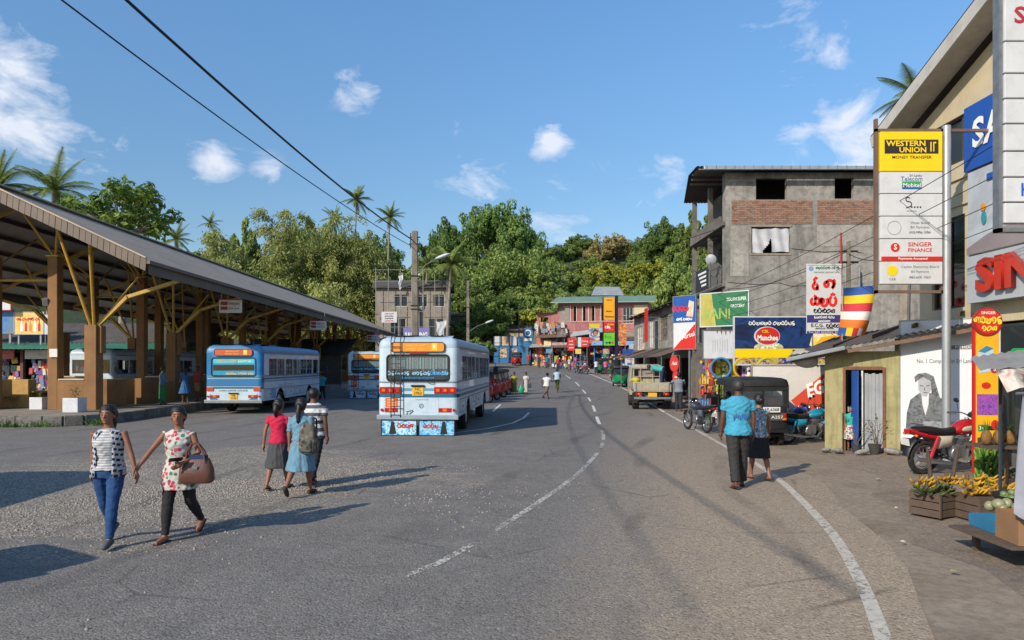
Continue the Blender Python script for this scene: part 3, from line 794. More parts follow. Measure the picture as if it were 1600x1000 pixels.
def wheel(parent, x, y, r, w, rimcol=None, n=28, dual=False, axis='X', name='wheel'):
 h = bpy.data.objects.new(name, None); COL.objects.link(h); h.parent = parent; h.location = (x, y, r); h.empty_display_size = .1
 mb = MB(); mb.lathe((0, 0, 0), [(r * .62, -w / 2), (r * .93, -w / 2), (r, -w * .36), (r, w * .36), (r * .93, w / 2), (r * .62, w / 2), (r * .62, -w / 2)], n, axis)
 mb.build('tyre', RUBBER, h, smooth=True)
 mb = MB(); s = 1 if x >= 0 else -1
 mb.lathe((0, 0, 0), [(r * .62, -w * .4), (r * .6, -w * .1), (r * .6, w * .1), (r * .62, w * .4)], n, axis)
 mb.lathe((0, 0, 0), [(.01, s * w * .2), (r * .25, s * w * .22), (r * .3, s * w * .38), (r * .18, s * w * .42), (.01, s * w * .42)] if True else [], 14, axis)
 mb.lathe((0, 0, 0), [(.01, s * w * .1), (r * .58, s * w * .14), (r * .61, s * w * .3)], n, axis)
 mb.build('rim', rimcol or STEEL, h, smooth=True)
 return h
BUS_WHITE = M('#b9cbd6', .35, .1, 1.0, dirt=.24, streak=.14, coat=.3, name='bus_white')
BUS_BLUE = M('#2a6f9e', .35, .12, 2, dirt=.12, coat=.3)
BUS_TEAL = M('#1f5d78', .4, .12, 2, dirt=.12)
BUS_SKY = M('#5a8ea8', .4, .12, 2, dirt=.12)
BUS_GREY = M('#6f7b84', .5, .15, 3, dirt=.2)
DARKIN = M('#2a2d30', .8, .25, 3)
SEATM = M('#28456b', .8, .25, 3)
ORANGE = M('#e08a1a', .45, .1, 4)
AMBER = M('#d86a14', .3, .12, 6, coat=.5)
LAMPRED = M('#a81a12', .25, .12, 6, coat=.5)
PLATE_Y = M('#d8a51e', .5, .12, 6)
PLATE_W = M('#d5d3cc', .5, .1, 6)
INK = M('#151312', .6, .1, 4)
def print_mat(name, cols, sc=6.0, seed=0, rough=.5):
 """printed picture panel: soft-edged blobs of the given colours"""
 t = NT(name); v = t.coord('Object', (1, 1, 1), (0, 0, 0), (seed * 3.1, seed * 1.7, seed * .9))
 f = t.noise(v, sc, 5, .55, 1.2)
 k = len(cols)
 t.color(t.ramp(f, [(.28 + .44 * i / max(1, k - 1), hexc(c)) for i, c in enumerate(cols)]))
 t.set('Roughness', rough); return t.m
CURT = NT('pleated_curtain')
_v = CURT.coord('Object'); _w = CURT.n.new('ShaderNodeTexWave'); _w.inputs['Scale'].default_value = 3.2; _w.inputs['Distortion'].default_value = 1.5; CURT.link(_v, _w.inputs['Vector'])
CURT.color(CURT.ramp(_w.outputs['Fac'], [(.1, hexc('#7f9ea3')), (.6, hexc('#b9d0d2'))])); CURT.set('Roughness', .9); CURT = CURT.m
def make_bus(name, label, loc, rz, L=9.6, W=2.4, style='white', ladder=True, detail=True, plate='NC 2963', group=None, front_view=False):
 b = thing(name, label, 'bus', loc, rz, group)
 P = rounded_plan(W, L, .2)
 body = BUS_WHITE if style != 'station' else BUS_WHITE
 ZB, ZW, ZT, ZH = .56, 1.63, 2.36, 2.58
 wy = (2.35, L - 2.1); wr = .47
 def bottom(x, y):
  if abs(x) > W / 2 - .15:
   for c in wy:
    d = abs(y - c)
    if d < .62: return max(ZB, .42 + math.sqrt(max(0, .62**2 - d * d)))
  return ZB
 mb = MB(); band(mb, P, bottom, ZW); mb.build('lower_body', body, b, smooth=True)
 nb = 6; y0, y1 = .75, L - 1.5; step = (y1 - y0) / nb
 def pillar(x, y):
  if y < .09: return abs(x) > W / 2 - .30            # rear corner posts beside the back window
  if y > L - .12: return abs(x) > W / 2 - .18
  if y < .62 or y > L - 1.1 and y > L - .3: return True
  t = ((y - y0) % step)
  return y < y0 or t < .07 or t > step - .05
 band_parts(P, ZW, ZT, pillar, 'window_pillar', body, b)
 mb = MB(); band(mb, P, ZT, ZH); mb.build('roof_rail', body, b, smooth=True)
 mb = MB(); rings = []
 for (z, o_) in ((ZH, .0), (ZH + .1, .0), (ZH + .2, -.035), (ZH + .28, -.12), (ZH + .33, -.28), (ZH + .37, -.55), (ZH + .385, -.9)):
  rings.append([(p[0] - p[2] * -o_ if True else 0, max(min(p[1] + p[3] * o_ * .75, L), 0), z) for p in P])
 mb.rings(rings); mb.build('roof', M('#9fb2bf', .45, .12, 1.5, dirt=.2) if style == 'white' else M('#4d7fa8', .45, .12, 1.5, dirt=.15), b, smooth=True)
 for s in (-1, 1):
  mb = MB(); mb.bar((s * (W / 2 + .012), .25, ZH + .02), (s * (W / 2 + .012), L - .2, ZH + .02), .05, .05); mb.build('drip_rail', BUS_GREY, b)
 mb = MB(); mb.bx(-W / 2 + .06, W / 2 - .06, .1, L - .1, .75, .82); mb.bx(-W / 2 + .1, W / 2 - .1, L - 1.3, L - 1.25, .85, 1.6); mb.build('floor', DARKIN, b)
 for i in range(int((L - 2.4) / .85)):
  for s in (-1, 1):
   mb = MB(); yy = .75 + i * .85; mb.box((s * .72, yy, 1.45), (.82, .1, .75), (-.1, 0, 0)); mb.box((s * .72, yy + .28, 1.12), (.82, .45, .12)); mb.build('seat', SEATM, b, bevel=.03)
 for s in (-1, 1):
  for i in range(nb):
   ya = y0 + i * step + .07; yb = y0 + (i + 1) * step - .05
   mb = MB(); mb.bx(s * (W / 2 - .022) - .004, s * (W / 2 - .022) + .004, ya, yb, ZW, ZT); pane = mb.build('window', GLASS, b)
   mb = MB(); X = s * (W / 2 - .008)
   mb.bx(X - .01, X + .01, (ya + yb) / 2 - .012, (ya + yb) / 2 + .012, ZW, ZT)
   mb.bx(X - .01, X + .01, ya, yb, ZW + .24, ZW + .262)
   mb.bx(X - .012, X + .012, ya, ya + .025, ZW, ZT); mb.bx(X - .012, X + .012, yb - .025, yb, ZW, ZT)
   mb.build('window_frame', BUS_GREY, pane)
  for (z0_, z1_, mm) in ((1.28, 1.36, BUS_SKY), (1.14, 1.24, BUS_TEAL)) if style == 'white' else ((1.46, 1.54, BUS_TEAL), (1.36, 1.42, BUS_SKY)):
   mb = MB(); band(mb, P, z0_, z1_, lambda x, y, s=s: x * s > W / 2 - .05 and y > .05, off=.004, th=.005); mb.build('side_stripe', mm, b)
  mb = MB(); mb.bar((s * (W / 2 + .008), .2, 1.06), (s * (W / 2 + .008), L - .2, 1.06), .016, .035); mb.bar((s * (W / 2 + .008), .2, ZW - .02), (s * (W / 2 + .008), L - .2, ZW - .02), .02, .05); mb.build('rub_rail', BUS_GREY, b)
  for ya, yb in ((.3, 1.55), (3.2, 4.4), (4.6, 5.8)):
   mb = MB(); X = s * (W / 2 + .003)
   for (p, q, u, v2) in ((ya, yb, .66, .672), (ya, yb, .98, .992), (ya, ya + .012, .66, .992), (yb - .012, yb, .66, .992)): mb.bx(X - .003, X + .003, p, q, u, v2)
   lk = mb.build('locker_seam', BUS_GREY, b)
   mb = MB(); mb.bx(X, X + s * .015, (ya + yb) / 2 - .03, (ya + yb) / 2 + .03, .8, .86); mb.build('locker_latch', BLACK, lk)
 for s in (-1, 1):
  for yy in wy:
   wheel(b, s * (W / 2 - .2), yy, wr, .28, M('#b9bcbf', .45, .2, 6, metal=.3, dirt=.4))
 mb = MB()
 for yy in wy: mb.bx(-W / 2 + .45, W / 2 - .45, yy - .08, yy + .08, wr - .08, wr + .08)
 mb.bx(-.55, -.42, .3, L - .4, .55, .74); mb.bx(.42, .55, .3, L - .4, .55, .74); mb.bx(-.4, .4, .8, 2.0, .4, .7); mb.bx(.5, 1.0, 4.2, 5.2, .32, .6); mb.bx(-1, -.5, 4.0, 5.0, .35, .62)
 mb.build('chassis', BLACK, b)
 mb = MB(); mb.bx(-W / 2 - .01, W / 2 + .01, -.09, .02, ZB - .08, ZB + .06); mb.build('rear_bumper', STEEL if style != 'white' else M('#8d9aa2', .4, .15, 3, dirt=.2), b, bevel=.015)
 mb = MB(); mb.bx(-W / 2 + .31, W / 2 - .31, .006, .014, ZW + .02, ZT - .01); rw = mb.build('rear_window', GLASS_CLEAR if style == 'white' else M('#2f8fb5', .35, .25, 3), b)
 fr = MB(); o_ = W / 2 - .285
 pts = []
 for (cx_, cz_, a0) in ((o_ - .1, ZT - .09, 0), (-o_ + .1, ZT - .09, 90), (-o_ + .1, ZW + .09, 180), (o_ - .1, ZW + .09, 270)):
  for a in range(0, 91, 18): pts.append((cx_ + .11 * math.cos(R(a0 + a)), -.008, cz_ + .11 * math.sin(R(a0 + a))))
 pts.append(pts[0]); fr.tube(pts, .024, 6, cap=False); fr.build('rubber_seal', BLACK, rw, smooth=True)
 if style == 'white':
  mb = MB(); k = 44
  for i in range(k):
   xa = -W / 2 + .34 + (W - .68) * i / k; xb = -W / 2 + .34 + (W - .68) * (i + 1) / k; d = .02 * (i % 2)
   mb.add([(xa, .05 + d, ZT - .02), (xb, .07 - d, ZT - .02), (xb, .07 - d, ZW + .34), (xa, .05 + d, ZW + .34)], [(0, 1, 2, 3)])
  mb.build('curtain', CURT, b)
  blu = M('#2387c4', .5, .1, 4); pale = M('#8fb8cc', .5, .1, 4)
  sinh(rw, word(16, 3), 0.05, ZW + .22, .125, pale, w=.2, y=.0, condense=.95)
  sinh(rw, word(5, 8), .62, ZW + .225, .13, blu, w=.2, y=-.002)
  txt(rw, 'Lankasriyahansi', 0, ZW + .08, .085, blu, y=-.002, bold=.01, width=.95)
 else:
  tl = M('#44b5c9', .45, .2, 3)
  mb = MB(); mb.bx(-.86, .86, 0, .005, ZW + .52, ZT - .02); mb.build('window_banner', tl, rw)
  mb = MB(); mb.bx(-.86, .86, -.001, .005, ZW + .22, ZW + .46); mb.build('window_banner', GLASS_DARK, rw)
  sinh(rw, word(10, 4), -.28, ZT - .11, .1, M('#d9a531', .5), w=.2, y=-.004)
  sinh(rw, word(8, 6), .45, ZT - .11, .08, M('#e6d9a0', .5), w=.2, y=-.004)
  sinh(rw, word(14, 9), .25, ZW + .1, .1, M('#d6c25a', .5), w=.2, y=-.004)
 mb = MB(); zc = ZH + .03
 pts = []
 for (cx_, a0) in ((W * .33 - .08, -90), (W * .33 - .08, 0), (-W * .33 + .08, 90), (-W * .33 + .08, 180)):
  cz_ = zc + (.06 if a0 in (0, 90) else -.06)
  for a in range(0, 91, 30): pts.append((cx_ + .08 * math.cos(R(a0 + a)), cz_ + .08 * math.sin(R(a0 + a))))
 mb.prism(pts, 'Y', -.05, .06); db = mb.build('destination_box', ORANGE if style == 'white' else M('#c2562e', .5, .15, 4), b, bevel=.01)
 mb = MB(); pp = [(p[0], -.052, p[1]) for p in pts]; mb.tube(pp + [pp[0]], .014, 5, cap=False); mb.build('box_seal', BLACK, db)
 yy_ = M('#f0c24a', .5, .1, 4)
 sinh(db, word(9, 12), -.05, zc + .055, .075, yy_, y=-.056); sinh(db, word(11, 13), -.05, zc - .055, .065, yy_, y=-.056)
 mb = MB(); mb.bx(.42, .58, -.054, -.051, zc - .1, zc + .11); mb.build('box_emblem', M('#f0c030', .5), db); mb = MB(); mb.ell((.5, -.056, zc + .02), (.035, .002, .05), 8, 6); mb.build('box_emblem', WHITE, db)
 if style == 'white':
  for (z0_, z1_, mm) in ((1.32, 1.40, BUS_SKY), (1.13, 1.23, BUS_TEAL)):
   mb = MB(); band(mb, P, z0_, z1_, lambda x, y: y < .21, off=.004, th=.005); mb.build('rear_stripe', mm, b)
  mb = MB(); band(mb, P, 1.56, 1.6, lambda x, y: y < .21, off=.012, th=.02); mb.build('waist_moulding', BUS_GREY, b)
 else:
  for (z0_, z1_, mm) in ((1.18, 1.5, BUS_BLUE), (1.08, 1.16, BUS_TEAL), (1.52, 1.62, M('#3f7f9c', .4, .15, 3))):
   mb = MB(); band(mb, P, z0_, z1_, lambda x, y: y < .21, off=.004, th=.005); mb.build('rear_stripe', mm, b)
  band_parts(P, ZW, ZH + .02, lambda x, y: y < .21 and abs(x) > W / 2 - .3, 'painted_corner', M('#1f6fa6', .4, .35, 2.5), b, off=.004, th=.005)
  mb = MB(); band(mb, P, ZT, ZH + .02, lambda x, y: y < .21 and abs(x) <= W / 2 - .3, off=.004, th=.005); mb.build('painted_header', M('#2a7fb4', .4, .3, 2.5), b)
  txt(b, 'LANKA ASHOK LEYLAND', .0, 1.0, .09, INK, y=-.004, bold=.02, width=1.2)
  for s in (-1, 1):
   mb = MB(); mb.add([(s * 1.0, -.004, .62), (s * .62, -.004, .62), (s * 1.0, -.004, .86)], [(0, 1, 2)]); mb.build('painted_flash', BUS_BLUE, b)
 for s in (-1, 1):
  mb = MB(); mb.bx(s * .48 if s > 0 else -1.13, s * 1.13 if s > 0 else -.48, -.012, .01, 1.2, 1.41)
  zl = (1.27, .0) if style == 'white' else (.0, .0)
  if style == 'white':
   cl = MB(); xa = .48 * s; xb = 1.14 * s; cl.bx(min(xa, xb), max(xa, xb), -.02, .02, 1.24, 1.44); clo = cl.build('lamp_cluster', LAMPRED, b, bevel=.008)
   for i in range(3):
    mb = MB(); x = s * (.6 + .21 * i); mb.bx(x - .085, x + .085, -.032, -.01, 1.26, 1.42); lp = mb.build('tail_lamp', LAMPRED, clo, bevel=.012)
    mb = MB(); mb.bx(x - .045, x + .045, -.037, -.03, 1.3, 1.38); mb.build('lens', AMBER, lp, bevel=.006)
  else:
   mb = MB(); x = s * .98; mb.bx(x - .15, x + .15, -.03, .01, .98, 1.16); mb.build('tail_lamp', M('#b04a38', .3, .2, 5), b, bevel=.015)
  mb = MB(); x = s * .8; mb.bx(x - .19, x + .19, -.03, .01, .70, .82); tl_ = mb.build('low_lamp', LAMPRED, b, bevel=.012)
  mb = MB(); mb.bx(x - .06, x + .06, -.036, -.028, .715, .805); mb.build('lens', AMBER, tl_)
  mb = MB(); mb.lathe((s * 1.07, -.02, .76), [(.01, -.012), (.045, -.01), (.045, .03)], 12, 'Y'); mb.build('reflector', LAMPRED, b)
 zp = 1.32 if style == 'white' else .74
 mb = MB(); mb.bx(-.17, .17, -.022, -.002, zp - .14, zp + .12); pl = mb.build('number_plate', PLATE_Y, b, bevel=.006)
 a_, b_ = plate.split(' ')
 txt(pl, a_, 0, zp + .05, .12, INK, y=-.026, bold=.01); txt(pl, b_, 0, zp - .065, .12, INK, y=-.026, bold=.01)
 mb = MB(); mb.bx(-.2, .2, -.06, .0, zp + .125, zp + .18); mb.build('plate_lamp', BLACK, b, bevel=.01)
 if style == 'white':
  mb = MB()
  for xx in (-.42, .62): mb.bx(xx - .004, xx + .004, -.003, .0, .62, 1.12)
  mb.bx(.1, .62, -.003, .0, .68, .685); mb.build('panel_seam', BUS_GREY, b)
  mb = MB(); mb.bx(-.97, -.6, -.006, .0, .84, 1.11); nt = mb.build('notice_decal', M('#d9601f', .5, .15, 5), b)
  for i in range(3): sinh(nt, word(6, 30 + i), -.785, 1.06 - i * .08, .055, M('#f0d9a8', .5), y=-.008)
  mb = MB(); mb.torus((.1, -.004, .88), .06, .012, 16, 6, 'Y', .3); mb.bar((.07, -.006, .85), (.1, -.006, .92), .016, .004); mb.bar((.1, -.006, .92), (.13, -.006, .85), .016, .004); mb.build('maker_badge', BUS_GREY, b)
  mb = MB(); stroke(mb, [(-.38, .58), (-.3, .66), (-.34, .7), (-.2, .74), (-.26, .62), (-.14, .72), (-.18, .76)], .035, -.005); mb.build('crest_decal', INK, b)
  txt(b, 'LANKA ASHOK LEYLAND', .12, 1.06, .035, INK, y=-.004)
  for xx in (-.6, .4):
   mb = MB(); mb.tube([(xx - .1, -.01, ZW - .06), (xx - .06, -.06, ZW - .07), (xx + .06, -.06, ZW - .07), (xx + .1, -.01, ZW - .06)], .012, 6); mb.build('grab_handle', BLACK, b)
  mb = MB(); mb.bx(-.26, .3, -.05, .0, ZT + .06, ZT + .11); mb.build('brake_lamp', LAMPRED, b, bevel=.01)
  for s, cols, sd in ((-1, ['#0d3c6e', '#2f94c4', '#bfe3ee', '#17304f'], 1), (1, ['#0b3566', '#2a8fc8', '#9ad2e6', '#1f3f6a'], 4)):
   x = s * .56
   mb = MB(); mb.bx(x - .52, x + .52, -.015, .01, .02, .47); fl = mb.build('mud_flap', print_mat('flap_print', cols, 7, sd), b)
   mb = MB(); mb.bx(x - .54, x + .54, -.02, .02, .45, .49); mb.bx(x - .54, x - .51, -.02, .02, .0, .47); mb.bx(x + .51, x + .54, -.02, .02, .0, .47); mb.bx(x - .54, x + .54, -.02, .02, -.0, .025); mb.build('flap_frame', BLACK, fl)
   sinh(fl, word(4, 40 + s), x + .18 * (-s), .3, .15, M('#c2281e', .5), w=.22, y=-.022)
   mb = MB(); mb.prism([(x + s * .2 - .1, .05), (x + s * .2 + .12, .05), (x + s * .2 + .05, .42), (x + s * .2 - .03, .43)], 'Y', -.02, -.016); mb.build('flap_figure', INK, fl)
 if ladder:
  mb = MB(); xs2 = (-.78, -.5)
  for x in xs2:
   mb.tube([(x, -.1, .55), (x, -.1, ZH + .2), (x, -.02, ZH + .34), (x, .3, ZH + .42)], .015, 6)
  for i in range(9): mb.tube([(xs2[0], -.1, .62 + i * .25), (xs2[1], -.1, .62 + i * .25)], .012, 6)
  for z in (.8, 1.55, 2.5):
   for x in xs2: mb.tube([(x, -.1, z), (x, 0, z)], .01, 5)
  mb.build('roof_ladder', BLACK, b, smooth=True)
 mb = MB(); mb.bx(-W / 2 + .2, W / 2 - .2, L - .014, L - .006, ZW - .1, ZT + .02); ws = mb.build('windscreen', GLASS, b)
 mb = MB(); mb.bx(-.03, .03, L - .02, L + .01, ZW - .1, ZT); mb.build('screen_post', BLACK, ws)
 for s in (-1, 1):
  mb = MB(); mb.lathe((s * .85, L + .01, .95), [(.01, .03), (.1, .02), (.11, -.02)], 16, 'Y'); mb.build('headlamp', CHROME, b)
  mb = MB(); mb.tube([(s * W / 2, L - .1, 2.2), (s * (W / 2 + .25), L + .15, 2.15), (s * (W / 2 + .25), L + .15, 1.9)], .015, 5); mb.box((s * (W / 2 + .25), L + .15, 1.85), (.2, .06, .32)); mb.build('mirror', BLACK, b)
 mb = MB(); mb.bx(-W / 2, W / 2, L - .02, L + .1, .42, .6); mb.build('front_bumper', STEEL, b, bevel=.02)
 mb = MB(); mb.bx(-.7, .7, L + .002, L + .02, .85, 1.1); mb.build('grille', BLACK, b)
 mb = MB(); mb.bx(-.35, .35, L * .4, L * .4 + .7, ZH + .36, ZH + .44); mb.build('roof_hatch', BUS_GREY, b, bevel=.02)
 if style != 'white':
  mb = MB(); X = W / 2 + .004; mb.bx(X - .004, X, 1.05, 1.7, .62, 1.06); mb.bx(X - .004, X, 2.95, 3.02, .6, 1.6); mb.build('side_patch', M('#6f93b4', .45, .15, 3), b)
  mb = MB()
  for (p, q, z0_, z1_) in ((2.0, 4.0, 1.2, 1.215), (2.0, 4.0, 1.12, 1.135), (4.2, 6.5, .7, .715)): mb.bx(W / 2, W / 2 + .006, p, q, z0_, z1_)
  mb.build('pin_stripe', BUS_TEAL, b)
 return b
make_bus('bus', 'pale blue and white bus with ladder and printed mud flaps on the road', (-2.77, 20.1, .01), R(-3.6), 9.6)
make_bus('bus', 'white bus with vivid blue painted rear parked alongside the shelter', (-11.7, 28.7, .01), R(.6), 9.0, style='painted', ladder=False, plate='NB 1745')
make_bus('bus', 'white and blue bus parked in shade at the shelter ahead of painted bus', (-9.05, 42.5, .01), R(1), 9.0, plate='NA 8312')
make_bus('bus', 'white bus facing out behind the shelter columns, orange destination board lit', (-22.2, 45.6, .01), R(180), 9.6, ladder=False, plate='NC 4401')
make_bus('bus', 'shaded white bus standing behind the shelter beyond the bench', (-24.6, 55, .01), R(178), 9.4, ladder=False, plate='NB 6620')
make_bus('bus', 'bus waiting on the forecourt beside the patch of broken asphalt', (-11.6, 0.2, .01), R(2), 9.6, plate='NC 7716')  # added out of view as caster of the shadow on the left forecourt
def make_tuk(name, label, loc, rz, col, canopy='#1c1d1f', group=None, plate=None, s=1.0):
 t = thing(name, label, 'three-wheeler', loc, rz, group); t.scale = (s, s, s)
 paint = M(col, .35, .12, 2.5, dirt=.15, coat=.35); can = M(canopy, .6, .2, 3, dirt=.2)
 W = 1.3; h = W / 2
 mb = MB(); sec = []
 for (y, w, z0, z1) in ((.0, .50, .45, .98), (.06, .60, .36, 1.02), (.35, .64, .30, 1.02), (.95, .65, .30, .96), (1.05, .65, .28, .52), (1.6, .63, .28, .46), (1.72, .58, .28, .8), (1.95, .48, .32, .98), (2.2, .34, .40, .96), (2.34, .2, .5, .9)):
  r = .07; ring = [(-w, y, z0 + r), (-w + r, y, z0), (w - r, y, z0), (w, y, z0 + r), (w, y, z1 - r), (w - r, y, z1), (-w + r, y, z1), (-w, y, z1 - r)]
  sec.append(ring)
 mb.rings(sec); mb.build('body_shell', paint, t, smooth=True)
 for x in (-h + .02, h - .02):
  mb = MB(); mb.tube([(x, .06, .95), (x, .1, 1.45), (x * .96, .16, 1.62)], .028, 6); mb.tube([(x, 1.02, .5), (x, 1.02, 1.6)], .02, 6) if False else None; mb.build('rear_post', can, t, smooth=True)
  mb = MB(); mb.tube([(x, 1.02, .5), (x, 1.02, 1.6)], .02, 6); mb.build('middle_post', can, t, smooth=True)
  mb = MB(); mb.tube([(x * .86, 1.72, .78), (x * .9, 1.62, 1.2), (x * .94, 1.5, 1.6)], .026, 6); mb.build('screen_post', can, t, smooth=True)
 mb = MB(); mb.tube([(-h * .86, 1.75, .82), (h * .86, 1.75, .82)], .025, 6); mb.build('dash_rail', can, t, smooth=True)
 mb = MB(); rings = []
 for (z, ins) in ((1.50, .0), (1.58, .0), (1.66, .03), (1.70, .12), (1.72, .3)):
  x = h + .015 - ins; ya = .02 + ins * .8; yb = 1.68 - ins * .7; r = .12
  ring = []
  for (cx_, cy_, a0) in ((x - r, ya + r, -90), (x - r, yb - r, 0), (-x + r, yb - r, 90), (-x + r, ya + r, 180)):
   for a in (0, 30, 60, 90): ring.append((cx_ + r * math.cos(R(a0 + a)), cy_ + r * math.sin(R(a0 + a)), z))
  rings.append(ring)
 mb.rings(rings); mb.build('canopy', can, t, smooth=True)
 mb = MB()
 for s_ in (-1, 1): mb.bx(s_ * h - .012, s_ * h + .012, .1, .42, 1.0, 1.52); mb.bx(s_ * h - .01, s_ * h + .01, .42, 1.0, 1.36, 1.52)
 mb.bx(-h, h, .045, .065, 1.38, 1.54); mb.bx(-h, -h + .14, .045, .065, .95, 1.4); mb.bx(h - .14, h, .045, .065, .95, 1.4); mb.build('side_curtain', can, t)
 mb = MB(); mb.bx(-h + .14, h - .14, .05, .06, 1.0, 1.38); rw = mb.build('rear_window', GLASS_CLEAR, t)
 mb = MB(); mb.bx(-.02, .02, .035, .05, 1.0, 1.38); mb.build('window_bar', BLACK, rw)
 mb = MB(); mb.add([(-h * .82, 1.76, .84), (h * .82, 1.76, .84), (h * .88, 1.53, 1.5), (-h * .88, 1.53, 1.5)], [(0, 1, 2, 3)]); ws = mb.build('windscreen', GLASS, t)
 mb = MB(); mb.tube([(0, 1.77, .86), (.3, 1.68, 1.15)], .008, 5); mb.build('wiper', BLACK, ws)
 mb = MB(); mb.box((0, .55, .78), (1.1, .5, .14)); mb.box((0, .28, 1.02), (1.1, .12, .45), (-.15, 0, 0)); mb.build('rear_seat', M('#4a2f28', .6), t, bevel=.03)
 mb = MB(); mb.box((0, 1.3, .74), (.42, .4, .12)); mb.build('driver_seat', M('#26282b', .6), t, bevel=.03)
 mb = MB(); mb.tube([(-.33, 1.55, 1.02), (0, 1.68, .98), (.33, 1.55, 1.02)], .015, 6); mb.tube([(0, 1.68, .98), (0, 2.1, .6)], .025, 6); mb.build('handlebar', BLACK, t)
 wheel(t, 0, 2.22, .22, .11, M('#9a9da0', .4, .2, 6)); wheel(t, -h + .1, .42, .22, .12, M('#9a9da0', .4, .2, 6)); wheel(t, h - .1, .42, .22, .12, M('#9a9da0', .4, .2, 6))
 mb = MB()
 pts = [(y, .24 + math.sqrt(max(0, .27**2 - (y - 2.22)**2))) for y in np.linspace(1.96, 2.48, 9)]
 for i in range(len(pts) - 1):
  (ya, za), (yb, zb) = pts[i], pts[i + 1]; mb.add([(-.1, ya, za), (.1, ya, za), (.1, yb, zb), (-.1, yb, zb)], [(0, 1, 2, 3)])
 mb.build('front_mudguard', paint, t, smooth=True)
 mb = MB()
 mb.tube([(0, 2.12, .62), (0, 2.22, .24)], .035, 6); mb.build('fork', BLACK, t)
 mb = MB(); mb.lathe((0, 2.36, .76), [(.01, .05), (.07, .04), (.09, .0), (.05, -.06)], 14, 'Y'); mb.build('headlamp', CHROME, t)
 for s_ in (-1, 1):
  mb = MB(); mb.bx(s_ * .5 - .06, s_ * .5 + .06, -.03, .02, .66, .84); tl = mb.build('tail_lamp', LAMPRED, t, bevel=.01)
  mb = MB(); mb.bx(s_ * .5 - .05, s_ * .5 + .05, -.036, -.02, .67, .72); mb.build('lens', AMBER, tl)
  mb = MB(); mb.tube([(s_ * h * .9, 1.62, 1.15), (s_ * (h + .12), 1.72, 1.18)], .01, 5); mb.box((s_ * (h + .15), 1.72, 1.2), (.13, .03, .16)); mb.build('mirror', BLACK, t)
 mb = MB(); mb.bx(-h + .05, h - .05, -.06, .0, .36, .44); mb.build('rear_bumper', BLACK, t, bevel=.01)
 if plate:
  mb = MB(); mb.bx(-.02, .4, -.03, -.01, .86, .99); p1 = mb.build('number_plate', PLATE_W, t)
  txt(p1, plate, .19, .925, .11, INK, y=-.034, bold=.015, width=.36)
  mb = MB(); mb.bx(.15, .5, -.035, -.012, .66, .82); p2 = mb.build('route_plate', M('#4a4b45', .5), t); txt(p2, 'A257', .32, .74, .1, PLATE_W, y=-.038, bold=.01, width=.3)
 mb = MB(); mb.bx(-h * .8, h * .8, .2, 1.6, .24, .3); mb.bx(-h + .12, h - .12, .38, .46, .18, .26); mb.build('chassis', BLACK, t)
 mb = MB(); mb.tube([(-h * .6, -.02, .3), (-h * .6, .4, .3)], .03, 6); mb.build('exhaust', STEEL, t)
 return t
make_tuk('three_wheeler', 'black three-wheeler parked by the shops, rear facing the walking couple', (6.38, 17.3, .01), R(2), '#22262a', plate='68-6368', s=1.03)
make_tuk('three_wheeler', 'green three-wheeler coming along the road edge towards the flatbed truck', (9.05, 57.5, gz(9, 57) + .01), R(176), '#0f7a4a')
make_tuk('three_wheeler', 'green three-wheeler with black canopy parked side-on by the blue kiosk', (9.3, 74.5, gz(9.3, 74.5) + .01), R(-75), '#157a4c')
make_tuk('three_wheeler', 'blue three-wheeler parked side-on between the green ones', (10.6, 71.0, gz(10.6, 71) + .01), R(-75), '#1f69b0')
make_tuk('three_wheeler', 'red three-wheeler standing before the blue hoarding', (.7, 92, gz(.7, 92) + .01), R(172), '#b3231c')
for i, (x, y) in enumerate(((-1.35, 36.5), (-1.0, 39.6), (-.65, 42.6), (-.35, 45.8), (-.1, 49.0))):
 make_tuk('three_wheeler', 'red three-wheeler parked nose out in the row alongside the bus', (x - 1.85, y, gz(x, y) + .01), R(-62), '#b3181c', group='red three-wheelers in a row')
make_tuk('three_wheeler', 'dark three-wheeler waiting on the forecourt behind the two holding hands', (-7.7, 4.1, .01), R(-30), '#1d3a2b')  # out-of-view addition, supplies the shadow strip at the lower left
# ================================================================== TREES
def leaf_mat(name, c1, c2, c3, rough=.55):
 t = NT(name)
 oi = t.n.new('ShaderNodeObjectInfo'); g = t.n.new('ShaderNodeNewGeometry')
 v = t.coord('World')
 a = t.noise(v, .35, 3, .5)
 r = t.math('ADD', t.math('MULTIPLY', g.outputs['Random Per Island'], .62), t.math('MULTIPLY', a, .5))
 col = t.ramp(r, [(.15, hexc(c1)), (.5, hexc(c2)), (.88, hexc(c3))])
 hs = t.n.new('ShaderNodeHueSaturation'); t.link(col, hs.inputs['Color'])
 t.link(t.math('ADD', .82, t.math('MULTIPLY', oi.outputs['Random'], .36)), hs.inputs['Value'])
 t.color(hs.outputs['Color']); t.set('Roughness', rough); t.set('Specular IOR Level', .25)
 tr = t.n.new('ShaderNodeBsdfTranslucent'); t.link(hs.outputs['Color'], tr.inputs['Color'])
 mx = t.n.new('ShaderNodeMixShader'); mx.inputs[0].default_value = .4
 t.link(t.b.outputs[0], mx.inputs[1]); t.link(tr.outputs[0], mx.inputs[2]); t.link(mx.outputs[0], t.n['Material Output'].inputs['Surface'])
 return t.m
L_DARK = leaf_mat('leaf_dark', '#3f5a28', '#5f7d3a', '#88a054')
L_MID = leaf_mat('leaf_mid', '#50692f', '#748c44', '#a0ac60')
L_YEL = leaf_mat('leaf_yellow', '#6b7a2a', '#8f9a3a', '#b3ad4e')
L_BAM = leaf_mat('leaf_bamboo', '#66793a', '#949d54', '#bcba78')
L_DRY = leaf_mat('leaf_dry', '#6b6a3c', '#8f8553', '#a89868')
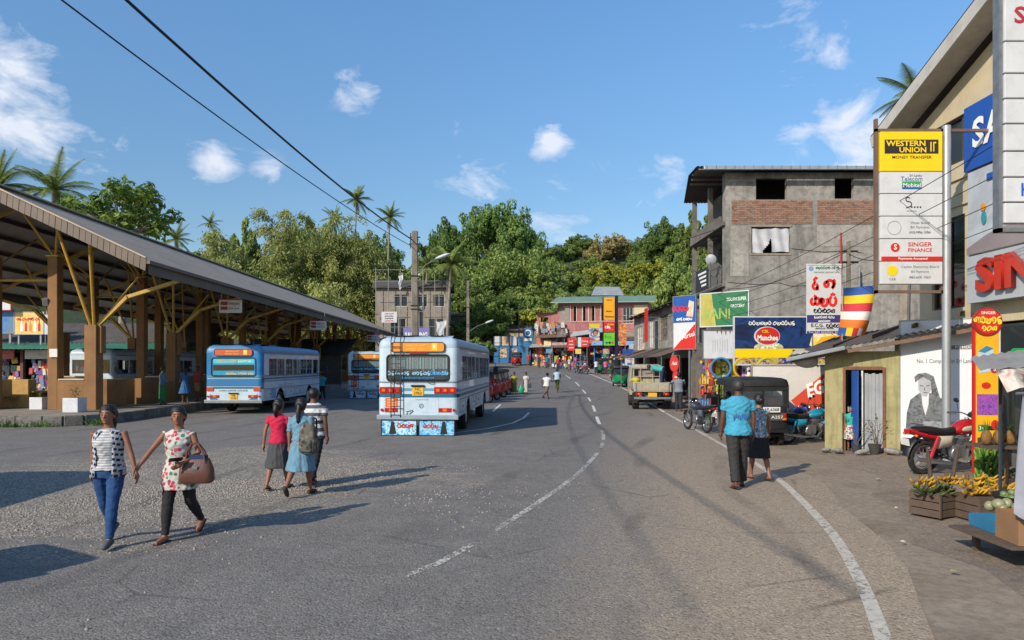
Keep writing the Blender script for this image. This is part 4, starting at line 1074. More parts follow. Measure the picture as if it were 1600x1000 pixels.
L_BROAD = leaf_mat('leaf_broad', '#3c5a24', '#5f7f33', '#94a652')
L_PALM = leaf_mat('leaf_palm', '#4a5f2a', '#6d7f3a', '#99a05a')
BARK = M('#6d6154', .9, .35, 3, dirt=.5, bump=.5, bscale=15)
BARK_P = M('#8a8074', .9, .3, 3, dirt=.4)
def leaf_quads(C, N, size, aspect=.6, rng=RNG, jitter=.8):
 """C centres (n,3), N outward normals (n,3) -> quads roughly facing N, randomly tilted"""
 n = len(C)
 nn = N + rng.normal(0, jitter, (n, 3)); nn /= np.linalg.norm(nn, axis=1)[:, None] + 1e-9
 up = rng.normal(0, 1, (n, 3)); u = np.cross(nn, up); u /= np.linalg.norm(u, axis=1)[:, None] + 1e-9
 w = np.cross(nn, u)
 s = size * rng.uniform(.6, 1.35, n)[:, None]
 a = u * s; b = w * s * aspect
 V = np.stack([C - a, C - b * .9 + a * .1, C + a, C + b * .9 + a * .1], 1).reshape(-1, 3)
 F = np.arange(4 * n).reshape(n, 4)
 return V, F
def crown_mesh(name, rx, ry, rz, nlobes, leaves, lsize, mat, seed, flat=.0, gap=.25):
 """crown of many lobes; leaves gather on the lobes' outer shells, so lobes read as lit and shaded clumps with gaps between"""
 rng = np.random.default_rng(seed)
 Cs = []; Ns = []
 cen = []
 for i in range(nlobes):
  d = rng.normal(0, 1, 3); d /= np.linalg.norm(d); d[2] = abs(d[2]) * 1.0 - .28
  rad = rng.uniform(.55, .98) if i > nlobes * .2 else rng.uniform(.1, .5)
  c = d * rad * np.array([rx, ry, rz]); cen.append((c, rng.uniform(.17, .34) * (rx + ry) / 2))
 per = leaves // nlobes
 for c, r in cen:
  k = 9
  sub = rng.normal(0, 1, (k, 3)); sub /= np.linalg.norm(sub, axis=1)[:, None]; sub[:, 2] *= .75
  sc = c + sub * r * rng.uniform(.6, 1.05, (k, 1))
  m = per // k
  for s in sc:
   d = rng.normal(0, 1, (m, 3)); d /= np.linalg.norm(d, axis=1)[:, None]
   rr = r * .42 * rng.uniform(.35, 1.0, (m, 1)) ** .5
   p = s + d * rr * np.array([1, 1, .72])
   out = (p - c) / (np.linalg.norm(p - c, axis=1)[:, None] + 1e-6)
   Cs.append(p); Ns.append(out * .8 + d * .5 + np.array([0, 0, .35]))
 C = np.concatenate(Cs); N = np.concatenate(Ns)
 V, F = leaf_quads(C, N, lsize, .62, rng)
 o = mesh_np(name, V, F, mat); me = o.data; bpy.data.objects.remove(o)
 return me, [c for c, r in cen]
def trunk_part(parent, h, r, seed, limbs, mat=BARK, lean=0):
 rr = random.Random(seed); mb = MB()
 pts = [(lean * t * t, 0.3 * math.sin(t * 3 + seed), -1.0 + (h + 1.0) * t) for t in (0, .2, .4, .6, .8, 1)]
 mb.tube(pts, [r * 1.25, r, r * .9, r * .78, r * .62, r * .4], 9)
 for c in limbs:
  a = Vector(pts[rr.choice((3, 4, 5))]); b = Vector(c); m = (a + b) / 2 + Vector((0, 0, -.08 * (b - a).length))
  mb.tube([a, m, b], [r * .38, r * .26, r * .08], 6)
 return mb.build('trunk', mat, parent, smooth=True)
CROWNS = {}
def crown(kind):
 if kind in CROWNS: return CROWNS[kind]
 p = {'round': (6.5, 6.5, 5.2, 46, 44000, .175, L_DARK, 1), 'broad': (8.0, 7.0, 5.0, 52, 52000, .18, L_DARK, 2), 'mid': (6.0, 6.0, 5.0, 46, 44000, .17, L_MID, 3),
         'yellow': (5.5, 5.5, 5.0, 34, 26000, .2, L_YEL, 4), 'sparse': (5.5, 5.5, 5.5, 26, 7500, .22, L_DRY, 5), 'tall': (4.5, 4.5, 6.5, 34, 26000, .2, L_MID, 6), 'bush': (3.0, 2.6, 2.0, 22, 16000, .125, L_MID, 7),
         'ybush': (2.6, 2.2, 1.2, 14, 6000, .15, L_YEL, 8), 'fig': (7.5, 7.0, 6.5, 60, 60000, .17, L_MID, 9)}[kind]
 me, cen = crown_mesh('crown', *p[:6], p[6], p[7]); CROWNS[kind] = (me, cen, p)
 return CROWNS[kind]
def tree(label, kind, base, top_z, sc=1.0, rz=0.0, group=None, name='tree', scz=None, matover=None):
 """tree standing at base with its crown top at top_z"""
 me, cen, p = crown(kind)
 t = thing(name, label, 'tree', base, 0, group)
 scz = scz or sc
 ch = top_z - base[2] - p[2] * scz * .9
 c = link('crown', me, t, 0, (0, 0, ch)); c.rotation_euler = (0, 0, rz); c.scale = (sc, sc, scz)
 rot = Matrix.Rotation(rz, 3, 'Z')
 limbs = [rot @ Vector((x[0] * sc * .85, x[1] * sc * .85, x[2] * scz * .85)) + Vector((0, 0, ch)) for x in cen[::3]]
 trunk_part(t, max(1.5, ch - p[2] * .15), .32 * sc + .1, int(base[0] * 7) % 97, limbs)
 return t
def hz(x, y): return max(hill_h(x, y), -.6) + gz(x, min(y, 120))
def tree_px(label, kind, px, pytop, Y, sc, rz=0.0, **k):
 p = at(px, pytop, Y); b = (p.x, Y, max(0, hz(p.x, Y)) if Y > 60 else gz(p.x, Y))
 if Y > 100 and 'scz' not in k:
  k['scz'] = max(sc, (p.z - b[2]) * .62 / crown(kind)[2][2])
 return tree(label, kind, b, p.z, sc, rz, **k)
tree_px('big dark crowned tree highest on the hill behind the town', 'broad', 775, 318, 150, 1.35, .3)
tree_px('dark tree shouldering the highest tree on its palm side', 'round', 700, 345, 140, 1.15, 1.0)
tree_px('rounded olive-green tree in front of the highest dark tree', 'fig', 800, 375, 118, 1.5, .7)
tree_px('spreading olive-green tree over the cream houses beside lamp pole', 'fig', 745, 432, 106, 1.05, 2.1)
tree_px('mid green tree over the low cream house roofs', 'mid', 855, 440, 112, 1.05, 2.9)
tree_px('small dark round tree in the saddle of the hill skyline', 'round', 905, 366, 175, .62, .2)
tree_px('thin dry tree with bare brown twigs on the skyline', 'sparse', 960, 352, 160, 1.25, .5)
tree_px('yellowish tree below the dry twiggy tree', 'yellow', 945, 410, 135, 1.25, 1.4)
tree_px('yellow-green tree above the pink house chimney', 'yellow', 1005, 405, 128, 1.2, 2.4)
tree_px('dark rounded tree on the skyline left of the grey building', 'round', 1040, 342, 150, .95, 1.9)
tree_px('tall light green tree rising behind the grey building roof', 'tall', 1092, 312, 130, 1.15, .4)
tree_px('green tree filling the slope beside the grey building balconies', 'mid', 1065, 395, 110, 1.35, 3.3)
tree_px('green tree on the slope behind the pink house roof', 'mid', 1000, 440, 118, 1.0, 4.2)
tree_px('bushy green tree behind the pink house gable', 'mid', 905, 448, 122, 1.0, 5.2)
tree_px('dark tree under the palms behind the scaffolded house', 'round', 668, 400, 125, 1.0, 3.8)
tree_px('dark tree crowning the hill behind the bamboo', 'round', 590, 372, 150, 1.05, 2.2)
tree_px('dark leafy tree behind the bamboo clumps top', 'broad', 505, 345, 140, .9, 1.1)
tree_px('light feathery tree at the left end of the bamboo', 'tall', 390, 322, 118, .85, 2.6)
tree_px('small tree on the skyline beside the thin palm', 'sparse', 330, 352, 120, .85, 2.0, matover=None)
tree_px('green tree behind the shelter roof below the small palm', 'mid', 300, 385, 96, .9, 1.7)
tree_px('green tree seen beneath the shelter roof beyond the buses', 'mid', 160, 505, 78, .85, .9)
tree_px('leafy tree seen under the roof between the columns', 'mid', 60, 500, 70, .8, 2.9)
tree_px('dense tree seen under the shelter behind the station shops', 'round', 250, 520, 90, .85, 1.9)
tree_px('dark green tree at the far end of the shelter', 'round', 600, 445, 108, .75, 2.0)
tree_px('low spreading tree over the hoarding and cream houses', 'broad', 775, 462, 107, .8, .9, scz=.5)
tree_px('green creeper-hung tree in front of the brown house', 'bush', 722, 498, 97, 1.2, .6)
tree_px('bright yellow-green bush tree beside the pink house stair', 'ybush', 838, 482, 96, 1.6, 1.0)
tree_px('low bush by the lamp pole behind the bus roof', 'bush', 745, 528, 84, .8, 2.0)
tree_px('green tree filling in behind the tallest bamboo', 'mid', 470, 330, 125, 1.1, 2.0)
tree_px('green tree filling in below the two skyline palms', 'mid', 575, 350, 130, 1.1, 1.0)
tree_px('tall tree far right behind the grey building', 'round', 1200, 330, 150, 1.1, .3)
ru = random.Random(21)
for i, (px, py, Y) in enumerate(((655, 455, 112), (690, 470, 116), (720, 462, 120), (835, 455, 110), (870, 470, 116), (890, 420, 135), (925, 440, 128), (960, 455, 120), (985, 425, 130), (1025, 430, 124), (1050, 450, 116), (1085, 430, 112),
  (1110, 440, 104), (1075, 380, 140), (1010, 385, 150), (860, 405, 140), (930, 400, 150), (880, 378, 165), (975, 375, 168), (700, 420, 128), (640, 430, 120), (550, 420, 112), (470, 400, 115), (420, 420, 104), (330, 400, 100), (1130, 400, 125), (1150, 380, 140), (840, 395, 150), (735, 400, 135))):
 tree_px('leafy undergrowth tree filling the wooded slope between the taller crowns', ('bush', 'mid', 'fig', 'bush')[i % 4], px, py, Y, (2.3, 1.0, .8, 2.0)[i % 4] * ru.uniform(.85, 1.15), ru.uniform(0, 6), group='undergrowth trees on the slope')
def broad_tree(px, pytop, Y, rx, rz_, n, lab, seed):
 p = at(px, pytop, Y); rng = np.random.default_rng(seed)
 t = thing('tree', lab, 'tree', (p.x, Y, 0)); zc = p.z - rz_
 tips = []
 for i in range(46):
  d = rng.normal(0, 1, 3); d /= np.linalg.norm(d); d[2] = d[2] * .8 + .1
  tips.append(d * np.array([rx, rx, rz_]) * rng.uniform(.45, 1.0))
 Cs, Ns = [], []
 for q in tips:
  m = n // 46; d = rng.normal(0, 1, (m, 3)); d /= np.linalg.norm(d, axis=1)[:, None]
  Cs.append(q + d * rx * .17 * rng.uniform(.5, 1, (m, 1))); Ns.append(d + np.array([0, 0, .7]))
 V, F = leaf_quads(np.concatenate(Cs), np.concatenate(Ns), .27, .45, rng, .5)
 mesh_np('crown', V, F, L_BROAD, t, (0, 0, zc))
 mb = MB(); mb.tube([(0, 0, -.2), (.2, 0, zc * .5), (0, .2, zc - rz_ * .4)], [.35, .28, .2], 8)
 for q in tips[::1]: mb.tube([(0, .1, zc - rz_ * .5), Vector(q) * .5 + Vector((0, 0, zc - rz_ * .15)), Vector(q) + Vector((0, 0, zc))], [.12, .06, .02], 5)
 mb.build('trunk', BARK_P, t, smooth=True)
broad_tree(188, 272, 52, 4.4, 3.6, 3400, 'broad-leaved tree with pale trunk standing over the shelter roof', 11)
def palm(label, px, pytop, Y, frond=3.6, n=20, seed=0, droop=1.0, base_z=None, lean=.6, trunk_r=.17, mat=None):
 r = random.Random(seed); p = at(px, pytop, Y)
 bz = base_z if base_z is not None else max(0, hz(p.x, Y))
 t = thing('palm_tree', label, 'palm tree', (p.x - lean, Y, bz)); H = p.z - bz - frond * .42
 mb = MB(); pts = [(lean * (i / 8) ** 2, 0, -.5 + (H + .5) * i / 8) for i in range(9)]
 mb.tube(pts, [trunk_r * (1.35 - .55 * i / 8) for i in range(9)], 8)
 mb.build('trunk', BARK_P, t, smooth=True)
 top = Vector((lean, 0, H))
 for i in range(n):
  az = 2 * PI * i / n * 2.4 + r.uniform(-.2, .2); el = R(78) - (i / n) * R(112) + r.uniform(-.12, .12)
  L = frond * r.uniform(.85, 1.1); d = Vector((math.cos(az) * math.cos(el), math.sin(az) * math.cos(el), math.sin(el)))
  pts = []; q = top.copy(); dirv = d.copy(); k = 12
  for j in range(k + 1):
   pts.append(q.copy()); q = q + dirv * L / k; dirv = (dirv + Vector((0, 0, -.085 * droop))).normalized()
  mb = MB(); mb.tube(pts[::2], [.03, .026, .022, .018, .014, .009, .004], 4)
  for j in range(1, k * 3):
   f = j / (k * 3); ii = min(int(f * k), k - 1); u = f * k - ii; c = pts[ii].lerp(pts[ii + 1], u); ax = (pts[ii + 1] - pts[ii]).normalized()
   sd_ = ax.cross(Vector((0, 0, 1))); sd_ = sd_.normalized() if sd_.length > .01 else Vector((1, 0, 0)); ll = frond * .26 * math.sin(PI * (f * .82 + .14)) * r.uniform(.85, 1.1); w = .045 * frond / 3
   for s in (-1, 1):
    e = c + (sd_ * s * .85 + ax * .55 + Vector((0, 0, -.45 * droop))).normalized() * ll
    mb.add([c - ax * w, c + ax * w, e], [(0, 1, 2)])
  mb.build('frond', mat or L_PALM, t)
 return t
palm('coconut palm standing tall left of the broad-leaved tree', 85, 268, 58, 3.6, 20, 1)
palm('coconut palm cut by the picture edge above the shelter ridge', -4, 262, 56, 3.6, 18, 2)
palm('small palm rising behind the shelter roof beside the bamboo', 275, 360, 75, 2.3, 18, 3)
palm('slim areca palm on the skyline left of the bamboo', 328, 340, 95, 1.8, 14, 12, trunk_r=.1)
palm('tallest coconut palm on the skyline above the bamboo', 557, 300, 120, 3.2, 22, 4)
palm('round-headed palm on the skyline right of the tallest palm', 609, 328, 116, 3.0, 22, 5)
palm('palm half sunk in the trees between bamboo and tallest palm', 522, 330, 118, 2.8, 16, 6)
palm('spreading coconut palm behind the lamp pole in the centre', 705, 392, 88, 4.0, 24, 7, 1.25)
palm('coconut palm leaning beside the concrete pole', 668, 402, 92, 3.2, 20, 8, 1.2)
palm('coconut palm showing behind the cream gabled building', 1432, 122, 30, 1.9, 20, 9, base_z=0)
def bamboo(label, px, pytop, Y, spread, seed, leaves=15000, mat=None):
 rng = np.random.default_rng(seed); p = at(px, pytop, Y); bz = max(0, hz(p.x, Y)); H = p.z - bz
 t = thing('bamboo_clump', label, 'bamboo', (p.x, Y, bz), 0, 'bamboo clumps behind the shelter')
 mb = MB(); Cs = []; Ds = []
 nc = 20
 for i in range(nc):
  a = rng.uniform(0, 2 * PI); h = H * rng.uniform(.5, 1.0); out = spread * rng.uniform(.35, 1.05) * (1.25 if h < H * .7 else .8); b0 = rng.normal(0, .6, 2)
  pts = []
  for j in range(11):
   f = j / 10; pts.append(np.array([b0[0] + math.cos(a) * out * f ** 2.2, b0[1] + math.sin(a) * out * f ** 2.2, -.5 + h * (f * 1.18 - .20 * f ** 4)]))
  mb.tube([Vector(q) for q in pts], [.07 * (1.05 - .9 * j / 10) for j in range(11)], 5)
  m = leaves // nc; nsp = 26; per = m // nsp
  for s in range(nsp):
   f = rng.uniform(.28, 1.0); jj = min(int(f * 10), 9); c = pts[jj] + (pts[jj + 1] - pts[jj]) * (f * 10 - jj)
   aa = rng.uniform(0, 2 * PI); le = rng.uniform(.8, 2.2) * (1.2 - .3 * f); tgt = np.array([math.cos(aa) * le, math.sin(aa) * le, rng.uniform(-.6, .35) * le])
   u = rng.uniform(.1, 1, (per, 1)); q = c + tgt * u + np.array([0, 0, -.55]) * u ** 2 * le + rng.normal(0, .28, (per, 3)); Cs.append(q)
   dd = tgt / le * .6 + np.array([0, 0, -.75]) + rng.normal(0, .38, (per, 3)); Ds.append(dd)
 mb.build('culms', M('#7d7a45', .6, .3, 2), t, smooth=True)
 C = np.concatenate(Cs); D = np.concatenate(Ds); D /= np.linalg.norm(D, axis=1)[:, None]
 n = len(C); sd_ = np.cross(D, rng.normal(0, 1, (n, 3))); sd_ /= np.linalg.norm(sd_, axis=1)[:, None]
 L = rng.uniform(.3, .62, (n, 1)); w = .085
 V = np.stack([C, C + D * L * .45 + sd_ * w, C + D * L, C + D * L * .45 - sd_ * w], 1).reshape(-1, 3)
 mesh_np('foliage', V, np.arange(4 * n).reshape(n, 4), mat or L_BAM, t)
bamboo('tall bamboo clump with feathery top over the shelter roof', 440, 305, 96, 5.8, 1, 36000)
bamboo('bamboo clump at the left end arching towards the small palm', 345, 345, 94, 5.5, 2, 28000)
bamboo('bamboo clump right of the tallest feathery clump', 508, 318, 99, 5.8, 3, 34000)
bamboo('bamboo clump beneath the two skyline palms', 562, 352, 100, 5.4, 4, 28000)
bamboo('low bamboo clump arching towards the concrete pole', 606, 392, 104, 5.0, 5, 22000)
bamboo('low bright bamboo clump hanging over the shelter ridge', 500, 425, 88, 4.6, 6, 18000, L_YEL if False else None)
bamboo('bamboo clump low behind the ridge on the left', 395, 385, 88, 5.0, 7, 20000)
# ================================================================== BUILDINGS
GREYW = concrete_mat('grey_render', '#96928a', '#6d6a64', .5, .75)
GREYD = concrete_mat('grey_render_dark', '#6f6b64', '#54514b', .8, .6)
CREAM = M('#c3b594', .8, .1, 1.2, dirt=.12, streak=.12, name='cream_wall')
YWALL = M('#9a9266', .85, .18, 1.5, dirt=.45, streak=.5, name='yellow_wall')
PINK = M('#a56a68', .85, .25, 1.0, dirt=.45, streak=.45, name='pink_wall')
WOODD = M('#4f3f33', .8, .3, 5, dirt=.3)
TIMB = M('#8a8078', .8, .25, 4, dirt=.4)
RUST = M('#6b5648', .8, .3, 2, dirt=.5, name='rusty_sheet')
ASB = M('#4d4844', .85, .3, 1.5, dirt=.5, name='old_roof_sheet')
ASBG = M('#6f8076', .8, .25, 1.2, dirt=.4)
BLUE = M('#1b4f9a', .45, .15, 3, dirt=.15)
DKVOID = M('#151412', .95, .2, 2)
SIGNW = M('#c6c8c9', .45, .08, 2, dirt=.14)
SIGNY = M('#e6c40a', .45, .06, 2)
SIGNR = M('#c3271f', .45, .1, 3)
SIGNG = M('#1f6b41', .5, .12, 2, dirt=.15)
TXTD = M('#2a2b2e', .6, .1, 4)
TXTW = M('#e6e6e2', .5, .05, 4)
RPAINT = M('#c0261c', .5, .1, 3)
def corrug(parent, name, a, b, c, d, mat, pitch=.16, amp=.022, th=0):
 """corrugated sheet over the quad a-b (eave) to d-c (top); ridges run from a to d"""
 a, b, c, d = map(Vector, (a, b, c, d)); n = max(4, int((b - a).length / pitch) * 2)
 nrm = (b - a).cross(d - a).normalized(); V = []
 for i in range(n + 1):
  f = i / n; o = nrm * amp * (1 if i % 2 else -1)
  V += [a.lerp(b, f) + o, d.lerp(c, f) + o]
 return mesh_np(name, np.array(V), np.array([(2 * i, 2 * i + 2, 2 * i + 3, 2 * i + 1) for i in range(n)]), mat, parent)
def wall_holes(mb, axis, pos, th, u0, u1, z0, z1, holes):
 """wall slab in the plane axis=pos (thickness th behind) with rectangular openings (ua,ub,za,zb)"""
 us = sorted({u0, u1, *[h[0] for h in holes], *[h[1] for h in holes]}); zs = sorted({z0, z1, *[h[2] for h in holes], *[h[3] for h in holes]})
 for i in range(len(us) - 1):
  for j in range(len(zs) - 1):
   um, zm = (us[i] + us[i + 1]) / 2, (zs[j] + zs[j + 1]) / 2
   if any(h[0] < um < h[1] and h[2] < zm < h[3] for h in holes): continue
   if axis == 'Y': mb.bx(us[i], us[i + 1], pos, pos + th, zs[j], zs[j + 1])
   else: mb.bx(pos, pos + th, us[i], us[i + 1], zs[j], zs[j + 1])
def weld(o):
 bm = bmesh.new(); bm.from_mesh(o.data); bmesh.ops.remove_doubles(bm, verts=bm.verts, dist=.0005)
 seen = {}
 for f in bm.faces: seen.setdefault(tuple(sorted(v.index for v in f.verts)), []).append(f)
 kill = [f for fs in seen.values() if len(fs) > 1 for f in fs]
 bmesh.ops.delete(bm, geom=kill, context='FACES'); bmesh.ops.recalc_face_normals(bm, faces=bm.faces); bm.to_mesh(o.data); bm.free(); return o
def window(parent, axis, pos, u0, u1, z0, z1, fmat, nm=2, nr=1, glass=None, fr=.05, back=.1):
 """framed window with mullions set into an opening"""
 def B(mb, a, b, c, d, p0, p1):
  if axis == 'Y': mb.bx(a, b, p0, p1, c, d)
  else: mb.bx(p0, p1, a, b, c, d)
 g = MB(); B(g, u0, u1, z0, z1, pos + back, pos + back + .01); w = g.build('window', glass or GLASS_DARK, parent)
 f = MB(); p0, p1 = pos + back - .04, pos + back + .03
 B(f, u0, u0 + fr, z0, z1, p0, p1); B(f, u1 - fr, u1, z0, z1, p0, p1); B(f, u0 + fr, u1 - fr, z0, z0 + fr, p0, p1); B(f, u0 + fr, u1 - fr, z1 - fr, z1, p0, p1)
 for i in range(1, nm): u = u0 + (u1 - u0) * i / nm; B(f, u - fr * .4, u + fr * .4, z0 + fr, z1 - fr, p0, p1)
 for i in range(1, nr): z = z0 + (z1 - z0) * i / nr; B(f, u0 + fr, u1 - fr, z - fr * .4, z + fr * .4, p0 + .004, p1 - .004)
 f.build('frame', fmat, w)
 return w
gb = thing('grey_building', 'unfinished grey rendered block with brick panels, balconies and metal roof', 'building', (9.4, 30.0, 0))
Wd, Dp, HT = 9.0, 5.6, 10.55
mb = MB()
wall_holes(mb, 'Y', 0, .22, 0, Wd, 0, HT, [(1.32, 2.68, 9.36, 10.30), (4.78, 5.62, 9.40, 10.32), (1.12, 2.82, 7.0, 8.16)])
weld(mb.build('front_wall', GREYW, gb))
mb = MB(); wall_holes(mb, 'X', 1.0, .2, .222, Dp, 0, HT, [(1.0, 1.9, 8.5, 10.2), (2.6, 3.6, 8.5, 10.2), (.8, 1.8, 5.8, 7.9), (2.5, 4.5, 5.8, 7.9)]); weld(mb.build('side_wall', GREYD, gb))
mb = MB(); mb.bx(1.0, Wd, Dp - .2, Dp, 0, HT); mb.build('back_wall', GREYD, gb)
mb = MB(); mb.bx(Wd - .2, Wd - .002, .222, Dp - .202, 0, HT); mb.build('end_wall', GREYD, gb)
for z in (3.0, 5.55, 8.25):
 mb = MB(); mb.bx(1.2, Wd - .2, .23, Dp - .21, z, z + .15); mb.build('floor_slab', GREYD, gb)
 mb = MB(); mb.bx(-.12, 1.0, .05 if z > 4 else .25, Dp, z, z + .16); mb.build('balcony_slab', GREYD, gb, bevel=.01)
mb = MB(); mb.bx(-.003, .2, .225, .5, 0, HT); mb.build('corner_pier', GREYW, gb)
for yy in (2.6, Dp - .2):
 mb = MB(); mb.bx(0, .2, yy, yy + .2, 0, HT); mb.build('balcony_pier', GREYD, gb)
mb = MB(); mb.bx(-.1, .0, .6, Dp, 8.412, 8.75); mb.build('balcony_parapet', GREYD, gb)
mb = MB()
for i in range(24): yy = .6 + i * .2; mb.bx(-.08, -.055, yy, yy + .025, 5.712, 6.5)
mb.bx(-.09, -.045, .5, 5.4, 6.5, 6.54); mb.build('balcony_railing', STEEL, gb)
mb = MB(); mb.bx(-.13, -.1, 2.4, 4.4, 5.72, 6.75); bn = mb.build('balcony_banner', M('#2b2f33', .6, .2, 3), gb)
for i in range(4):
 mb = MB(); mb.bx(-.135, -.131, 2.6, 4.0 - .2 * i, 6.5 - i * .2, 6.6 - i * .2); mb.build('banner_line', TXTW, bn)
dish = MB(); dish.lathe((0, 0, 0), [(.01, 0), (.1, .012), (.18, .04), (.24, .08)], 18, 'Y'); d_ = dish.build('dish', M('#9a9ea1', .5), None, smooth=True)
sdish = thing('satellite_dish', 'grey satellite dish on the balcony of the grey block', 'satellite dish', (9.15, 30.4, 6.75)); d_.parent = sdish; d_.rotation_euler = (R(15), 0, R(-25)); d_.location = (-.35, -.15, 0)
mb = MB(); mb.tube([(-.35, -.12, 0), (-.35, 0, -.4), (-.35, .02, -1.2)], .02, 6); mb.build('mast', STEEL, sdish)
rb = random.Random(3); BRK = NT('red_brick'); _g = BRK.n.new('ShaderNodeNewGeometry')
BRK.color(BRK.mix(BRK.ramp(BRK.noise(BRK.coord('World'), 8, 5, .7), [(.35, 0), (.7, .75)]), BRK.ramp(_g.outputs['Random Per Island'], [(.0, hexc('#6d4636')), (.4, hexc('#87553f')), (.75, hexc('#9a6a50')), (1, hexc('#857062'))]), hexc('#8d8478'))); BRK.set('Roughness', .9); BRK = BRK.m
MORT = M('#8d8172', .9, .25, 6)
for (xa, xb) in ((.25, 3.78), (4.02, 6.7)):
 mb = MB(); mb.bx(xa, xb, -.006, .0, 8.28, 9.35); bk = mb.build('mortar_bed', MORT, gb)
 mb = MB(); z = 8.29; row = 0
 while z < 9.32:
  x = xa + (0 if row % 2 else -.11); zt = min(z + .068, 9.34)
  while x < xb:
   x0, x1 = max(x, xa), min(x + .215, xb)
   if x1 - x0 > .05 and not ((1.3 < (x0 + x1) / 2 < 2.7) and z > 9.33):
    mb.bx(x0, x1, -.018 - rb.uniform(0, .012), -.004, z, zt)
   x += .228
  z += .08; row += 1
 tag(mb.build('brickwork', BRK, gb), kind='stuff')
mb = MB(); nX, nZ = 26, 14; V = []
for j in range(nZ + 1):
 for i in range(nX + 1):
  u = i / nX; v = j / nZ; x = 1.16 + 1.62 * u; z = 7.05 + 1.05 * v
  V.append((x, .06 + .03 * math.sin(u * 22 + v * 3) + .02 * math.sin(v * 9 + u * 5), z - (.03 * math.sin(u * 6))))
F = [(j * (nX + 1) + i, j * (nX + 1) + i + 1, (j + 1) * (nX + 1) + i + 1, (j + 1) * (nX + 1) + i) for j in range(nZ) for i in range(nX) if not (7 < i < 14 and j < 8 and (i - 7) > j * .8)]
mesh_np('tarpaulin', np.array(V), np.array(F), M('#b4b4b6', .6, .15, 3), gb, smooth=True)
for (a, b_, c, d) in ((1.06, 2.88, 8.16, 8.26), (1.06, 2.88, 6.92, 7.0)):
 mb = MB(); mb.bx(a, b_, -.03, -.002, c, d); mb.build('lintel', MORT, gb)
for pts in ([(.1, 5.72), (1.4, 5.62), (2.3, 5.7), (2.9, 5.55), (4.2, 5.6)], [(2.9, 7.2), (4.3, 7.05), (5.4, 7.12), (6.6, 6.9)], [(.6, 8.2), (.55, 7.4), (.7, 6.6)]):
 mb = MB(); stroke(mb, pts, .035, -.004); mb.build('plaster_crack', M('#3a3733', .9), gb)
for (x0_, x1_, z0_, z1_) in ((.2, 1.0, 6.0, 8.2), (3.2, 6.9, 5.7, 7.0), (4.0, 6.4, 7.3, 8.24)):
 mb = MB(); mb.bx(x0_, x1_, -.012, -.002, z0_, z1_); mb.build('render_patch', concrete_mat('patch_render', '#a09b92', '#7d7972', .8, .6), gb)
ov = 1.45
corrug(gb, 'roof_sheet', (-ov, -.55, HT + .12), (Wd + .4, -.55, HT + .12), (Wd + .4, Dp * .55, HT + .75), (-.85, Dp * .55, HT + .75), ASB)
corrug(gb, 'roof_sheet', (Wd + .4, Dp + .6, HT + .12), (-.3, Dp + .6, HT + .12), (-.85, Dp * .55, HT + .75), (Wd + .4, Dp * .55, HT + .75), ASB)
mb = MB(); mb.bx(-ov + .3, Wd + .3, -.70, -.56, HT - .06, HT + .1); gt = mb.build('gutter', M('#a3aab0', .4, .12, 3, metal=.4, dirt=.2), gb, bevel=.02)
for i in range(26):
 mb = MB(); x = -ov + .4 + i * .4; mb.bx(x, x + .03, -.715, -.7, HT - .08, HT + .11); mb.build('gutter_bracket', STEEL, gt)
for i in range(8):
 mb = MB(); yy = -.4 + i * .85; mb.bar((-ov + .1 + (yy + .55) * .18, yy, HT + .02 + .63 * min(1, (yy + .55) / 3.6) if yy < 3 else HT + .5), (1.0, yy, HT + .02 + .63 * min(1, (yy + .55) / 3.6) if yy < 3 else HT + .5), .06, .1); mb.build('roof_purlin', TIMB, gb)
mb = MB(); mb.tube([(5.75, -.2, 3.5), (5.75, -.2, 6.3)], .06, 8); mb.build('service_pipe', STEEL, gb)
mb = MB(); mb.bx(1.0, 3.5, .5, 2.5, 0, 3); mb.build('shop_core', GREYD, gb)
ms = thing('weathered_shop_house', 'weathered two-storey shop house with barred upper windows beyond the truck', 'building', (9.7, 36.2, 0))
Lr = 18.0
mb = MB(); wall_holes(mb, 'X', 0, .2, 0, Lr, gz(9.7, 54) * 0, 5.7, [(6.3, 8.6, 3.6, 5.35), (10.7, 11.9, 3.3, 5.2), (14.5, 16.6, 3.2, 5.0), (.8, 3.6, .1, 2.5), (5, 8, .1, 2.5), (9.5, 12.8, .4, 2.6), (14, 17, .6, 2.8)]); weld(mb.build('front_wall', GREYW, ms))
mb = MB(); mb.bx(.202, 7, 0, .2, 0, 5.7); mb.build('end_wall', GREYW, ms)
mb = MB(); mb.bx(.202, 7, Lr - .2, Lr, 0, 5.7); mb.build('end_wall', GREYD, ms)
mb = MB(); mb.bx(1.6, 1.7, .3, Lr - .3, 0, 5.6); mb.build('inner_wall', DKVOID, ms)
window(ms, 'X', 0, 6.3, 8.6, 3.6, 5.35, TIMB, 4, 2, fr=.07); window(ms, 'X', 0, 10.7, 11.9, 3.3, 5.2, WHITE, 2, 1, M('#8d8f8c', .6)); window(ms, 'X', 0, 14.5, 16.6, 3.2, 5.0, WHITE, 3, 2, fr=.08)
corrug(ms, 'roof_sheet', (-.6, -.3, 5.72), (-.6, Lr + .4, 5.72), (4, Lr + .4, 6.7), (4, -.3, 6.7), ASB, .2)
for i in range(10):
 mb = MB(); yy = .1 + i * 1.9; mb.bar((-.58, yy, 5.64), (1.5, yy, 6.05), .07, .1); mb.build('rafter', WOODD, ms)
